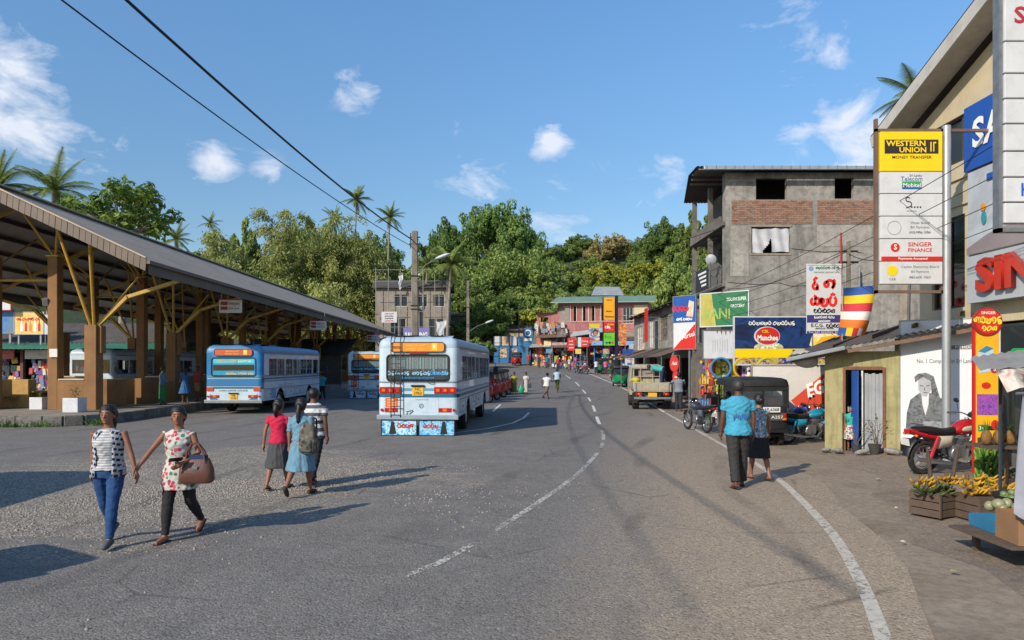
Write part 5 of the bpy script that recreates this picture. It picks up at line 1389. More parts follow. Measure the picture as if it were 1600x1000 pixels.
for (ya, yb) in ((0, 4.3), (4.8, 9.0), (9.3, 13), (13.4, 17.6)):
 z = 2.9 + gz(9, 36 + ya) * .6
 aw = corrug(ms, 'awning', (-1.8, ya, z - .35), (-1.8, yb, z - .35), (0, yb, z + .25), (0, ya, z + .25), (RUST, ASB, RUST, BLUE)[int(ya / 4.5)], .2)
 mb = MB(); mb.tube([(-1.75, ya + .1, 0), (-1.75, ya + .1, z - .35)], .03, 6); mb.build('awning_post', STEEL, ms)
mb = MB(); mb.box((-.9, 8.6, 4.7), (.06, .9, 2.2)); mb.build('projecting_sign', SIGNR, ms)
mb = MB()
for z in (3.9, 5.2): mb.bar((-.9, 8.2, z), (0, 8.2, z), .03)
mb.build('sign_bracket', STEEL, ms)
mb = MB(); mb.box((-1.0, 15.2, 3.0), (.08, 4.2, .5)); mb.build('fascia_sign', BLUE, ms)
def goods(parent, x0, x1, y, z0, z1, n, seed, size=.09, axis='x', stuff=True, name='goods', cols=None):
 r = random.Random(seed); cols = cols or ['#b8322a', '#d8b02a', '#3a6fae', '#d8d4c8', '#3f8a46', '#a04a8a', '#d8702a', '#2c3a5a']
 mats = [M(c, .45, .2, 8) for c in cols]; mb = MB()
 for i in range(n):
  mb.m = r.randrange(len(mats)); u = r.uniform(x0, x1); z = r.uniform(z0, z1); s = size * r.uniform(.6, 1.4); d = r.uniform(-.12, .05)
  c = (u, y + d, z) if axis == 'x' else (y + d, u, z)
  mb.box(c, (s, s * .4, s * r.uniform(1, 1.8)) if axis == 'x' else (s * .4, s, s * r.uniform(1, 1.8)), (r.uniform(-.2, .2), r.uniform(-.2, .2), r.uniform(-.4, .4)))
 o = mb.build(name, mats, parent)
 if stuff: o['kind'] = 'stuff'
 return o
ps = thing('grocery_kiosk', 'small open grocery hung with packets under a torn white panel', 'shop', (7.6, 26.4, 0))
mb = MB(); mb.bx(.0, 2.4, 1.6, 1.75, 0, 3.0); mb.bx(2.3, 2.42, 0, 1.6, 0, 3.0); mb.build('back_wall', GREYD, ps)
mb = MB(); mb.bx(-.08, .06, .05, .2, 0, 3.2); mb.build('post', TIMB, ps); mb = MB(); mb.bx(2.0, 2.2, .05, .2, 0, 2.6); mb.build('post', TIMB, ps)
corrug(ps, 'awning', (-.35, -.75, 2.62), (2.6, -.75, 2.62), (2.6, .6, 2.98), (-.35, .6, 2.98), M('#56514b', .8, .3, 3, dirt=.4), .12)
V = []; k = 44
for i in range(k + 1):
 x = -.35 + 2.95 * i / k; V += [(x, -.76 + .02 * math.sin(i * 1.7), 2.64), (x, -.77 + .03 * math.sin(i * 2.3), 2.46 + .03 * math.sin(i * .9))]
mesh_np('awning_skirt', np.array(V), np.array([(2 * i, 2 * i + 1, 2 * i + 3, 2 * i + 2) for i in range(k)]), M('#6b6861', .8, .25, 5), ps)
mb = MB(); mb.bx(.1, 2.2, .6, 1.2, 0, .85); mb.build('counter', WOODD, ps, bevel=.01)
for i in range(6): goods(ps, .1, 2.2, 1.5, .9 + .3 * i, 1.1 + .3 * i, 40, i + 5)
for i, (x, c, z0, z1) in enumerate(((.35, ['#a9a83a', '#d4c63a', '#5a7a2a'], .95, 2.4), (.6, ['#b8b13c', '#7a8f30', '#e0d890'], .95, 2.4), (1.4, ['#6a3f78', '#c9a0c0', '#e0d8d8'], 1.1, 2.2), (1.65, ['#8a4f90', '#3a2a4a'], 1.1, 2.1), (.05, ['#a63a30', '#d89a40'], 1.2, 2.2), (1.0, ['#d8c030', '#c8a020'], 1.2, 2.5))):
 goods(ps, x - .09, x + .09, -.05 + .05 * (i % 2), z0, z1, 70, 60 + i, .11, cols=c, name='hanging_packets')
mb = MB(); mb.box((.95, -.3, .3), (.5, .4, .6)); mb.build('pink_box', M('#c22a62', .5, .1, 3), ps, bevel=.02)
mb = MB(); mb.ell((1.5, -.25, .35), (.28, .2, .35), 12, 8); mb.build('sack', M('#b8a888', .8), ps, smooth=True)
goods(ps, -.4, .6, -.35, .1, .45, 60, 99, .12)
rk = thing('drinks_rack', 'orange wire rack of bottles standing before the grocery kiosk', 'rack', (7.15, 26.0, 0))
mb = MB()
for x in (0, .4):
 for y in (0, .35): mb.tube([(x, y, 0), (x, y, 1.7)], .012, 5)
for z in (.15, .55, .95, 1.35):
 for y in (0, .35): mb.tube([(0, y, z), (.4, y, z)], .01, 5)
mb.build('frame', M('#b5482a', .5), rk)
for j, z in enumerate((.16, .56, .96, 1.36)):
 for i in range(4):
  mb = MB(); mb.lathe((.05 + i * .1, .12, z), [(.01, 0), (.04, .01), (.04, .16), (.015, .22), (.015, .26), (.01, .26)], 8); mb.build('bottle', M(('#2f8a4a', '#4a7ab0', '#b8442f', '#c9a83a')[j], .2, .1, 4, coat=.4), rk, smooth=True)
def board(name, label, cat, loc, rz, w, h, mat, frame=None, th=.05, legs=None):
 b = thing(name, label, cat, loc, rz)
 mb = MB(); mb.box((0, th / 2, 0), (w, th, h)); mb.build('panel', mat, b)
 if frame:
  mb = MB(); f = .04
  for (x0, x1, z0, z1) in ((-w / 2 - f, w / 2 + f, h / 2, h / 2 + f), (-w / 2 - f, w / 2 + f, -h / 2 - f, -h / 2), (-w / 2 - f, -w / 2, -h / 2, h / 2), (w / 2, w / 2 + f, -h / 2, h / 2)): mb.bx(x0, x1, -.015, th + .015, z0, z1)
  mb.build('frame', frame, b)
 if legs:
  mb = MB()
  for x in legs: mb.tube([(x, th + .05, -loc[2]), (x, th + .05, h / 2 - .1)], .035, 6)
  mb.build('support_post', STEEL, b)
 return b
def patch(parent, name, x0, x1, z0, z1, mat, y=-.004):
 mb = MB(); mb.bx(x0, x1, y, y + .003, z0, z1); return mb.build(name, mat, parent)
def oval(parent, name, x, z, rx, rz_, mat, y=-.005, n=28):
 mb = MB(); mb.prism([(x + rx * math.cos(2 * PI * i / n), z + rz_ * math.sin(2 * PI * i / n)) for i in range(n)], 'Y', y, y + .003); return mb.build(name, mat, parent)
def polyp(parent, name, pts, mat, y=-.005):
 mb = MB(); mb.prism(pts, 'Y', y, y + .003); return mb.build(name, mat, parent)
def atb(px0, px1, py0, py1, Y):
 a = at(px0, py1, Y); b = at(px1, py0, Y); return ((a.x + b.x) / 2, Y, (a.z + b.z) / 2), b.x - a.x, b.z - a.z
c, w, h = atb(1148, 1325, 496, 569, 22.0)
NAVY = print_mat('navy_print', ['#0d1730', '#13254a', '#1a3a70', '#0f1c3a'], 1.6, 2)
bb = board('biscuit_billboard', 'dark blue biscuit billboard with red oval logo and yellow name strip', 'billboard', c, 0, w, h, NAVY, SIGNW, legs=(-w * .3, w * .3))
patch(bb, 'yellow_strip', -w / 2, w / 2, -h * .36, -h * .17, SIGNY)
txt(bb, 'BHARATHA BI', w * .24, -h * .265, .28, INK, y=-.008, bold=.02, width=w * .46)
patch(bb, 'lower_strip', -w / 2, w / 2, -h / 2, -h * .36, print_mat('wrapper_print', ['#2a2350', '#3f3a72', '#c8b060', '#1c1838'], 5, 3))
sinh(bb, [G_pa, G_ra, G_ta, G_na, G_ta, G_ka, None, G_sa, G_ta, G_ka, G_ra, G_ya, G_da], -w * .17, h * .385, .15, TXTW, w=.16, y=-.008, condense=.85)
oval(bb, 'logo_rim', -w * .215, h * .1, w * .115, h * .205, SIGNW, -.005); oval(bb, 'logo_oval', -w * .21, h * .105, w * .105, h * .185, RPAINT, -.009)
txt(bb, 'CBL', -w * .23, h * .2, .13, SIGNY, y=-.014, bold=.01); txt(bb, 'Munchee', -w * .21, h * .06, .24, TXTW, y=-.014, bold=.03, width=w * .18)
polyp(bb, 'packet_picture', [(w * .16, -h * .1), (w * .2, h * .28), (w * .36, h * .36), (w * .5, h * .32), (w * .5, -h * .16), (w * .24, -h * .17)], print_mat('packet_print', ['#e8b020', '#f0d060', '#e0e0da', '#d8701c'], 4, 5), -.006)
polyp(bb, 'packet_picture', [(w * .2, -h * .15), (w * .26, h * .08), (w * .5, h * .14), (w * .5, -h * .16)], M('#e5a81a', .5, .2, 3), -.01)
oval(bb, 'small_logo', w * .34, -h * .05, w * .05, h * .07, RPAINT, -.014)
oval(bb, 'food_picture', -w * .2, -h * .15, w * .13, h * .13, print_mat('salad_print', ['#c9d0a0', '#e8e4d0', '#8a9a50', '#d8d8c8'], 8, 6), -.003)
c, w, h = atb(1099, 1149, 517, 560, 25.5)
wb = board('blank_signboard', 'blank white signboard with torn strip above the grocery kiosk', 'sign', c, 0, w, h, M('#c8cacb', .6, .1, 2, streak=.2), STEEL)
for i in range(5): polyp(wb, 'torn_scrap', [(-w * .1 + i * .16, h * .5), (-w * .04 + i * .16, h * .52 - (i % 2) * .02), (-w * .06 + i * .16, h * .38 - .03 * (i % 3))], M('#a3532f', .7, .3, 8), -.006)
for i in range(7): patch(wb, 'faded_mark', -.25 + .09 * i, -.235 + .09 * i, -.3 + .03 * (i % 3), .15 + .03 * (i % 4), M('#9a9c9e', .7), -.005)
gs = board('green_signboard', 'green and yellow grocery signboard tilted over the white panel', 'sign', (8.75, 28.2, 4.4), R(-44), 2.1, 1.35, SIGNG, SIGNW)
polyp(gs, 'yellow_fade', [(-1.05, -.67), (-.35, -.67), (-.55, .67), (-1.05, .67)], M('#a9a24a', .5, .25, 2), -.005)
txt(gs, 'VANI', -.3, -.2, .62, M('#8aa04e', .5), y=-.008, bold=.02, width=1.2); txt(gs, 'SOUTH SUPER', .55, .38, .2, TXTW, y=-.009, bold=.01, width=.85); txt(gs, 'GROCERY', .6, .1, .18, TXTW, y=-.009, bold=.01, width=.6)
c, w, h = atb(1071, 1096, 463, 545, 30.5)
vb = board('tall_phone_board', 'tall board, blue picture above and red and white below', 'sign', (c[0] - .4, c[1], c[2]), R(-48), 1.15, h, M('#1d4f9a', .45, .3, 2), STEEL)
patch(vb, 'lower_white', -.575, .575, -h / 2, 0, SIGNW); polyp(vb, 'red_wedge', [(-.575, -h / 2), (.575, -h / 2), (.575, -.05)], SIGNR, -.008)
txt(vb, 'Airtel', .2, -h * .25, .3, TXTW, y=-.013, bold=.01, rot=-.25); polyp(vb, 'picture_figure', [(.1, h * .12), (.45, h * .1), (.5, h * .38), (.25, h * .42)], M('#d8b8a0', .6, .3, 5), -.008); sinh(vb, word(4, 51), -.2, h * .28, .28, SIGNR, w=.25, y=-.01); sinh(vb, word(7, 52), 0, h * .07, .15, TXTW, w=.2, y=-.01)
mb = MB(); mb.tube([(.2, .1, -c[2]), (.2, .1, 0)], .05, 6); mb.build('support_post', STEEL, vb)
rd = thing('round_drink_sign', 'round red drink sign hanging over the truck side', 'sign', (7.75, 32.6, 2.15), R(-15)); rd.scale = (.55, .55, 1)
mb = MB(); mb.lathe((0, 0, 0), [(.01, -.05), (.38, -.05), (.4, 0), (.38, .05), (.01, .05)], 26, 'Y'); mb.build('disc', SIGNR, rd); txt(rd, 'Axis', 0, .02, .25, TXTW, y=-.056, shear=.3, bold=.01)
mb = MB(); mb.lathe((.12, .02, -.62), [(.01, -.04), (.26, -.04), (.28, 0), (.26, .04), (.01, .04)], 22, 'Y'); mb.build('lower_disc', SIGNR, rd); txt(rd, 'tea', .12, -.62, .2, TXTW, y=-.026, shear=.3, bold=.01)
mb = MB(); mb.tube([(.45, .1, -2.15), (.45, .1, .4), (0, .08, .4)], .025, 6); mb.build('stand_post', STEEL, rd)
c, w, h = atb(1261, 1315, 412, 521, 18.5)
lb = board('laboratory_sign', 'white laboratory sign with large red Sinhala letters beside the flag', 'sign', c, 0, w, h, SIGNW, None)
patch(lb, 'green_head', -w / 2 + .03, w / 2 - .03, h * .475, h * .48, M('#5a7a6a', .6)); sinh(lb, word(9, 61), .08, h * .445, .085, M('#3f7a5a', .6), w=.2, y=-.007); txt(lb, 'NAWANA LABORATORY', .06, h * .375, .06, M('#4a5a6a', .6), y=-.007, width=w * .72)
oval(lb, 'emblem', -w * .38, h * .43, .065, .065, M('#7a9ac0', .6), -.006)
REDL = M('#d3271d', .5, .08, 3)
sinh(lb, [G_ee, G_la], -.02, h * .215, .36, REDL, w=.22, y=-.008, condense=.85); sinh(lb, [G_ma, G_ta, G_ra], 0, -h * .015, .36, REDL, w=.22, y=-.008, condense=.72)
sinh(lb, [G_pa, G_ra, G_ka, G_sa, G_na], 0, -h * .17, .15, INK, w=.2, y=-.007)
patch(lb, 'violet_band', -w / 2, w / 2, -h * .345, -h * .235, M('#3a3570', .5)); sinh(lb, word(9, 62), 0, -h * .265, .075, TXTW, w=.18, y=-.008); sinh(lb, word(6, 63), 0, -h * .32, .07, TXTW, w=.18, y=-.008)
txt(lb, 'E.C.G.', -w * .2, -h * .385, .13, INK, y=-.007, bold=.02, width=.34); sinh(lb, [G_pa, G_ra, G_ka, G_sa], w * .25, -h * .385, .12, INK, w=.2, y=-.007)
sinh(lb, word(10, 64), 0, -h * .425, .06, INK, w=.16, y=-.007); patch(lb, 'violet_foot', -w / 2, w / 2, -h / 2, -h * .465, M('#3a3570', .5)); txt(lb, 'Tel: 047 2232926  041', 0, -h * .483, .05, TXTW, y=-.008, width=w * .9)
mb = MB(); mb.tube([(w / 2 + .02, .08, -c[2] + 2.5), (w / 2 + .03, .08, h / 2 + .85)], .028, 6); mb.build('red_pole', M('#9a2f2a', .6, .2, 3), lb)
mb = MB(); mb.tube([(-w * .3, .08, -c[2] + 2.3), (-w * .3, .08, h * .45)], .02, 6); mb.build('back_rail', STEEL, lb)
fl = thing('striped_flag', 'Buddhist flag with blue, yellow, red, white and orange stripes hanging from a pole', 'flag', tuple(at(1318, 450, 18.2)), 0)
FW, FH = .86, 1.25
cols = ['#27539a', '#e0b71e', '#b8323c', '#d8d6d0', '#d8762a', '#c9b09a']
k = 16
def fpos(u, v): return (FW * (u * (1 - .12 * v) + .0) - .14 * v, .1 * math.sin(u * 5 + v * 2.5) * (.3 + u) + .05 * math.sin(v * 7), -FH * v + .07 * u - .16 * v * u)
for s in range(6):
 V = []; v0, v1 = s / 6, (s + 1) / 6
 for j in range(4):
  for i in range(k + 1): V.append(fpos(i / k, v0 + (v1 - v0) * j / 3))
 F = [(j * (k + 1) + i, (j + 1) * (k + 1) + i, (j + 1) * (k + 1) + i + 1, j * (k + 1) + i + 1) for j in range(3) for i in range(k)]
 if s < 5: mesh_np('stripe', np.array(V), np.array(F), M(cols[s], .8, .1, 4), fl, smooth=True)
 else:
  for q in range(5):
   F2 = [f for n_, f in enumerate(F) if int((n_ % k) / k * 5) == q]; us = sorted({x for f in F2 for x in f}); mesh_np('stripe', np.array([V[x] for x in us]), np.array([[us.index(x) for x in f] for f in F2]), M(['#27539a', '#e0b71e', '#b8323c', '#d8d6d0', '#d8762a'][q], .8, .1, 4), fl, smooth=True)
mb = MB(); mb.tube([(.0, .03, .08), (-.02, .03, -1.35), (-.02, .03, -2.4)], .014, 6); mb.build('flag_pole', M('#9a9288', .6), fl)
py = thing('payment_sign_pylon', 'tall pole carrying a stack of six lit-box payment signs, yellow on top', 'sign', (9.1, 14.3, 0))
mb = MB(); mb.tube([(0, 0, 0), (0, 0, 7.1)], .085, 14); mb.build('pole', M('#a9adb0', .4, .12, 3, metal=.5, dirt=.15), py, smooth=True)
mb = MB(); mb.bx(-1.5, -1.44, -.02, .06, 3.6, 7.25); mb.bx(-1.5, 1.6, -.02, .04, 6.98, 7.04); mb.bx(-1.5, -.08, -.02, .04, 3.6, 3.66); mb.bx(-.12, -.075, -.02, .06, 3.6, 7.04); mb.build('frame', RUST, py)
zt = 6.96; xs0, xs1 = -1.42, -.13; xc = (xs0 + xs1) / 2
hs_ = [.84, .46, .47, .47, .47, .48]
mats_ = [SIGNY] + [SIGNW] * 5
PS = []
for hh, mm in zip(hs_, mats_):
 mb = MB(); mb.bx(xs0, xs1, -.08, .06, zt - hh + .015, zt); PS.append((mb.build('sign_box', mm, py, bevel=.008), zt - hh / 2)); zt -= hh
p, z = PS[0]; patch(p, 'dark_panel', xs0 + .08, xs1 - .09, z - .04, z + .25, M('#2a2320', .5), -.086)
txt(p, 'WESTERN', xc - .12, z + .165, .16, SIGNY, y=-.09, bold=.025, width=.82); txt(p, 'UNION', xc + .02, z + .03, .15, SIGNY, y=-.09, bold=.025, width=.56)
patch(p, 'mark', xs1 - .26, xs1 - .235, z + .0, z + .2, SIGNY, -.09); patch(p, 'mark', xs1 - .2, xs1 - .18, z + .0, z + .2, SIGNY, -.09); patch(p, 'mark', xs1 - .18, xs1 - .14, z + .17, z + .2, SIGNY, -.09)
txt(p, 'MONEY TRANSFER', xc, z - .12, .09, INK, y=-.086, bold=.005, width=.82)
p, z = PS[1]; txt(p, 'Sri Lanka', xc + .08, z + .15, .07, TXTD, y=-.086); txt(p, 'Telecom', xc, z + .08, .13, M('#2a5a8a', .5), y=-.086); patch(p, 'logo_green', xc - .2, xc + .2, z - .04, z + .03, M('#2f9a4a', .5), -.087); patch(p, 'logo_blue', xc - .2, xc + .2, z - .13, z - .04, M('#1f5a9a', .5), -.087); txt(p, 'Mobitel', xc, z - .055, .12, TXTW, y=-.092, bold=.01, width=.36)
p, z = PS[2]; mb = MB(); stroke(mb, arc(xc - .08, z + .12, .045, 30, 270, 8) + arc(xc - .06, z + .02, .055, 90, -90, 8) + [(xc - .12, z - .06)], .02, -.087); mb.build('script_logo', TXTD, p);
for i in range(4): oval(p, 'logo_dot', xc + .0 + i * .06, z - .04, .018, .018, TXTD, -.087, 10)
txt(p, 'bill payments', xc, z - .12, .04, TXTD, y=-.086)
p, z = PS[3]; mb = MB(); mb.torus((xs0 + .28, -.086, z), .14, .008, 24, 5, 'Y', .3); mb.build('ring_logo', M('#a0a4a6', .5), p)
txt(p, 'Water Board', xc + .17, z + .1, .075, M('#6a6e72', .5), y=-.086); txt(p, 'Bill Payments', xc + .17, z + .01, .075, M('#6a6e72', .5), y=-.086); sinh(p, word(9, 71), xc + .17, z - .09, .06, M('#6a6e72', .5), y=-.086)
p, z = PS[4]; oval(p, 'round_logo', xs0 + .3, z + .06, .095, .095, SIGNR, -.086); txt(p, 'S', xs0 + .3, z + .06, .15, TXTW, y=-.092, bold=.02); txt(p, 'SINGER', xc + .17, z + .12, .12, SIGNR, y=-.086, bold=.015, width=.5); txt(p, 'FINANCE', xc + .17, z, .11, SIGNR, y=-.086, bold=.012, width=.5); patch(p, 'red_strip', xs0 + .01, xs1 - .01, z - .22, z - .13, SIGNR, -.086); txt(p, 'Payments Accepted', xc + .02, z - .175, .065, TXTW, y=-.091, bold=.01, width=.6)
p, z = PS[5]; mb = MB(); n = 18
mb.prism([((xs0 + .24) + (.12 if i % 2 else .095) * math.cos(PI * i / n), z + .05 + (.12 if i % 2 else .095) * math.sin(PI * i / n)) for i in range(2 * n)], 'Y', -.088, -.084); mb.build('sun_logo', SIGNY, p); txt(p, 'C.E.B', xs0 + .24, z - .13, .06, TXTD, y=-.086); txt(p, 'Ceylon Electricity Board', xc + .17, z + .13, .07, M('#6a6e72', .5), y=-.086, width=.78); txt(p, 'Bill Payments', xc + .17, z + .03, .07, M('#6a6e72', .5), y=-.086); sinh(p, word(9, 72), xc + .17, z - .08, .06, M('#6a6e72', .5), y=-.086)
ang = math.atan2(-1.0, 1.2)
sh = thing('yellow_shack', 'low yellow plaster shack with half-open blue door and sheet roof', 'building', (7.72, 16.8, 0), ang)
SW = 1.62; EH = 2.42
mb = MB(); wall_holes(mb, 'Y', 0, .14, -.02, SW, -.1, EH, [(.46, 1.26, -.2, 1.98)]); weld(mb.build('front_wall', YWALL, sh))
mb = MB(); mb.bx(-.02, .12, .142, 3.2, -.1, EH); mb.build('side_wall', YWALL, sh); mb = MB(); mb.bx(SW - .14, SW, .142, 3.2, -.1, EH + .3); mb.build('side_wall', YWALL, sh)
mb = MB(); mb.bx(.122, SW - .142, 2.9, 3.05, -.1, EH); mb.build('back_wall', M('#a9a25a', .9), sh); mb = MB(); mb.bx(.122, SW - .142, .15, 2.9, -.05, .06); mb.build('floor', GREYD, sh)
mb = MB()
for (x0, x1, z0, z1) in ((.40, .46, 0, 2.04), (1.26, 1.33, 0, 2.04), (.46, 1.26, 1.98, 2.06)): mb.bx(x0, x1, -.03, .12, z0, z1)
mb.build('door_frame', M('#6d4a34', .8, .3, 5), sh)
mb = MB(); mb.box((.70, -.15, 1.0), (.30, .04, 1.92), (0, 0, R(-52))); dr = mb.build('blue_door', BLUE, sh, bevel=.006)
mb = MB(); mb.box((.60, -.335, 1.05), (.03, .03, .12)); mb.build('door_handle', STEEL, dr)
for i in range(5):
 mb = MB(); mb.bx(.86 + i * .078, .934 + i * .078, .05 + .004 * (i % 2), .08, .04, 1.9 - .02 * (i % 2)); mb.build('door_plank', M('#8f9296', .7, .2, 3, streak=.3), sh)
mb = MB(); mb.bx(.80, .84, -.01, .06, 0, 1.96); mb.build('pale_stile', SIGNW, sh)
mb = MB(); mb.box((.2, -.02, .35), (.44, .08, .9)); mb.build('plinth_patch', M('#8a8260', .9, .2, 3, dirt=.4), sh) if False else None
corrug(sh, 'roof_sheet', (-.75, -.55, EH - .12), (SW + 1.9, -.5, EH + .62), (SW + 1.9, 3.4, EH + 1.15), (-.75, 3.4, EH + .45), ASB, .14)
mb = MB(); mb.bar((-.75, -.6, EH - .2), (.6, -.6, EH + .08), .1, .1); mb.build('gutter', M('#7d8286', .5, .2, 3, dirt=.3), sh, bevel=.02)
for i in range(5):
 mb = MB(); x = -.6 + i * .85; mb.bar((x, -.45, EH - .16 + .26 * (x + .75)), (x, 3.2, EH + .34 + .22 * (x + .75)), .06, .1); mb.build('rafter', WOODD, sh)
mb = MB(); mb.bar((-.7, -.42, EH - .22), (SW + 1.6, -.38, EH + .46), .05, .09); mb.build('eave_beam', M('#6b5646', .8, .3, 4), sh)
mb = MB(); mb.ell((-.45, -.2, 2.25), (.35, .2, .22), 12, 8, (.2, .3, 0)); mb.build('rolled_tarp', M('#9a958c', .8, .25, 4), sh, smooth=True)
mb = MB(); mb.bx(.3, .42, -.16, -.004, 0, .95); mb.build('wall_buttress', YWALL, sh, bevel=.02)
cb = thing('computer_billboard', 'white billboard with grey picture of a person at a laptop behind the sign pole', 'billboard', (8.98, 15.78, 0), ang)
W_ = 1.62; z0, z1 = .42, 3.1
mb = MB(); mb.bx(0, W_, 0, .06, z0, z1); mb.build('panel', M('#c9cccf', .5, .04, 1), cb)
mb = MB(); mb.bx(-.03, 0, -.01, .08, z0, z1); mb.bx(W_, W_ + .03, -.01, .08, z0, z1); mb.bx(-.03, W_ + .03, -.01, .08, z1, z1 + .03); mb.build('frame', STEEL, cb)
mb = MB(); mb.bx(.1, .16, .07, .13, 0, z1); mb.bx(W_ - .16, W_ - .1, .07, .13, 0, z1); mb.build('support_post', STEEL, cb)
txt(cb, 'No. 1 Computer in Sri Lanka', .88, 2.18, .13, M('#4a4d50', .6), bold=.005, width=1.1); patch(cb, 'name_strip', .98, 1.52, 2.44, 2.53, M('#6a6d70', .6)); polyp(cb, 'strip_point', [(.98, 2.53), (.9, 2.53), (.98, 2.44)], M('#6a6d70', .6), -.006)
txt(cb, 'PC HOUSE', 1.27, 2.485, .08, TXTW, y=-.008, width=.4)
GPR = print_mat('grey_print', ['#1d1f21', '#4a4d50', '#6d7073', '#26282a'], 9, 7); GPR2 = print_mat('grey_print_pale', ['#6a6d70', '#8c8f92', '#5a5d60'], 10, 8)
polyp(cb, 'picture_coat', [(.1, .5), (.13, 1.0), (.2, 1.3), (.38, 1.46), (.62, 1.46), (.86, 1.32), (.96, 1.05), (.98, .5)], GPR, -.004)
polyp(cb, 'picture_blouse', [(.42, 1.46), (.44, 1.2), (.5, .95), (.56, 1.2), (.57, 1.46)], SIGNW, -.006)
polyp(cb, 'picture_hair', [(.3, 1.7), (.28, 1.82), (.36, 1.9), (.52, 1.92), (.66, 1.84), (.72, 1.6), (.8, 1.3), (.86, 1.0), (.78, .82), (.64, .9), (.6, 1.2), (.62, 1.5), (.6, 1.74), (.46, 1.82), (.36, 1.76)], GPR, -.009)
polyp(cb, 'picture_face', [(.36, 1.76), (.46, 1.82), (.6, 1.74), (.62, 1.55), (.52, 1.38), (.42, 1.4), (.36, 1.55)], M('#9a9c9e', .6, .15, 6), -.0075)
for q_ in ([(.39, 1.63), (.46, 1.62)], [(.52, 1.62), (.58, 1.64)], [(.46, 1.47), (.54, 1.47)], [(.485, 1.58), (.475, 1.53), (.5, 1.52)]):
 mb = MB(); stroke(mb, q_, .016, -.0095); mb.build('picture_feature', M('#3a3c3e', .6), cb)
polyp(cb, 'picture_laptop', [(.42, .5), (.46, .82), (1.1, .84), (1.2, .5)], GPR2, -.012); patch(cb, 'picture_laptop', .98, 1.3, .55, .78, GPR2, -.014)
mb = MB(); stroke(mb, [(.82, 1.18), (.9, .95), (.98, .72)], .02, -.016); mb.build('picture_strap', M('#8a3f8a', .6), cb)
c, w, h = atb(1195, 1296, 572, 650, 18.6)
eg = board('soft_drink_banner', 'white wall banner with slanted red drink logo behind the blue motorbikes', 'banner', (c[0] + .1, c[1] + .4, c[2]), R(-8), w + .5, h, M('#c9c4be', .6, .08, 2, dirt=.15), TIMB, legs=(-.8, .8))
polyp(eg, 'red_block', [(-.1, -.28), (.18, -.62), (1.1, -.3), (1.1, .66), (.95, .62)], M('#c9452f', .5, .08, 2), -.006)
txt(eg, 'EGB', .62, .06, .5, TXTW, y=-.012, bold=.04, shear=.25, width=.72, rot=-.32); oval(eg, 'small_oval', 1.0, -.22, .17, .1, TXTW, -.011); txt(eg, 'GINGER', 1.0, -.22, .07, M('#3a6a3a', .5), y=-.016, rot=-.3)
for i, (x, cc) in enumerate(((7.0, '#c9a02a'), (7.7, '#b8b02f'), (6.3, '#3a7aa8'))):
 mb = MB(); mb.torus((0, 0, 0), .3, .035, 22, 6, 'Y'); o = tag(mb.build('bicycle_tyre_hoop', M(cc, .5), None, smooth=True), ('yellow hoop hung under the biscuit billboard', 'olive hoop hung beside the yellow one under the billboard', 'blue hoop hung under the billboard near the kiosk')[i], 'hoop'); o.location = (x, 20.6, 2.0)
cr = thing('cream_building', 'cream gabled building with blue phone sign and big red shop letters', 'building', (0, 0, 0))
XF = 10.15
gab = [(17.3, 8.2), (17.3, 3.0), (6.0, 3.0), (6.0, 8.2), (11.65, 9.85)]
mb = MB(); wall_holes(mb, 'X', XF, .25, 5, 17.0, 3.0, 8.0, [(14.9, 16.6, 6.7, 7.75), (13.5, 14.6, 6.7, 7.75), (15.3, 16.5, 3.4, 5.5)]); weld(mb.build('front_wall', CREAM, cr))
mb = MB(); mb.prism([(17.0, 8.001), (5.0, 8.001), (11.0, 10.2)], 'X', XF, XF + .25); mb.build('gable', CREAM, cr)
mb = MB(); mb.bx(XF + .252, 18, 16.75, 17.0, 0, 8.3); mb.build('end_wall', CREAM, cr)
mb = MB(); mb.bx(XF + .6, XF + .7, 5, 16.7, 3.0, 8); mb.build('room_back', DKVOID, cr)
window(cr, 'X', XF, 14.9, 16.6, 6.7, 7.75, WOODD, 3, 1, GLASS); window(cr, 'X', XF, 13.5, 14.6, 6.7, 7.75, WOODD, 2, 1, GLASS); window(cr, 'X', XF, 15.3, 16.5, 3.4, 5.5, WOODD, 2, 1, GLASS_DARK)
mb = MB(); mb.bx(XF - .05, XF - .002, 5, 17.0, 6.3, 6.45); mb.bx(XF - .05, XF - .002, 5, 17, 5.7, 5.75); mb.build('string_course', CREAM, cr)
zr = lambda y: 10.55 - abs(y - 11.0) * .36
for (ya, yb) in ((17.9, 11.0), (4.1, 11.0)):
 corrug(cr, 'roof_sheet', (XF - .75, ya, zr(ya)), (18, ya, zr(ya)), (18, yb, zr(yb)), (XF - .75, yb, zr(yb)), ASB, .2)
 mb = MB(); mb.bar((XF - .72, ya, zr(ya) - .16), (XF - .72, yb, zr(yb) - .16), .05, .3); mb.build('bargeboard', M('#b5b2aa', .7, .12, 2, dirt=.25), cr)
 mb = MB()
 vs = [(XF - .7, ya, zr(ya) - .14), (XF - .002, ya, zr(ya) - .14), (XF - .002, yb, zr(yb) - .14), (XF - .7, yb, zr(yb) - .14)]; mb.add(vs, [(0, 1, 2, 3)]); mb.build('soffit', M('#b8b3a6', .8, .15, 2, dirt=.2), cr)
for yy in (16.8, 14.6, 12.2, 9.6): mb = MB(); mb.bx(XF, XF + .2, yy - .1, yy + .1, 0, 3.0); mb.build('shopfront_post', M('#8d9192', .5, .15, 3), cr)
mb = MB(); mb.bx(XF + .08, XF + .09, 5, 16.7, .3, 2.9); mb.build('shop_glass', GLASS, cr); mb = MB(); mb.bx(XF, XF + .3, 5, 16.7, 0, .3); mb.build('shop_sill', GREYD, cr)
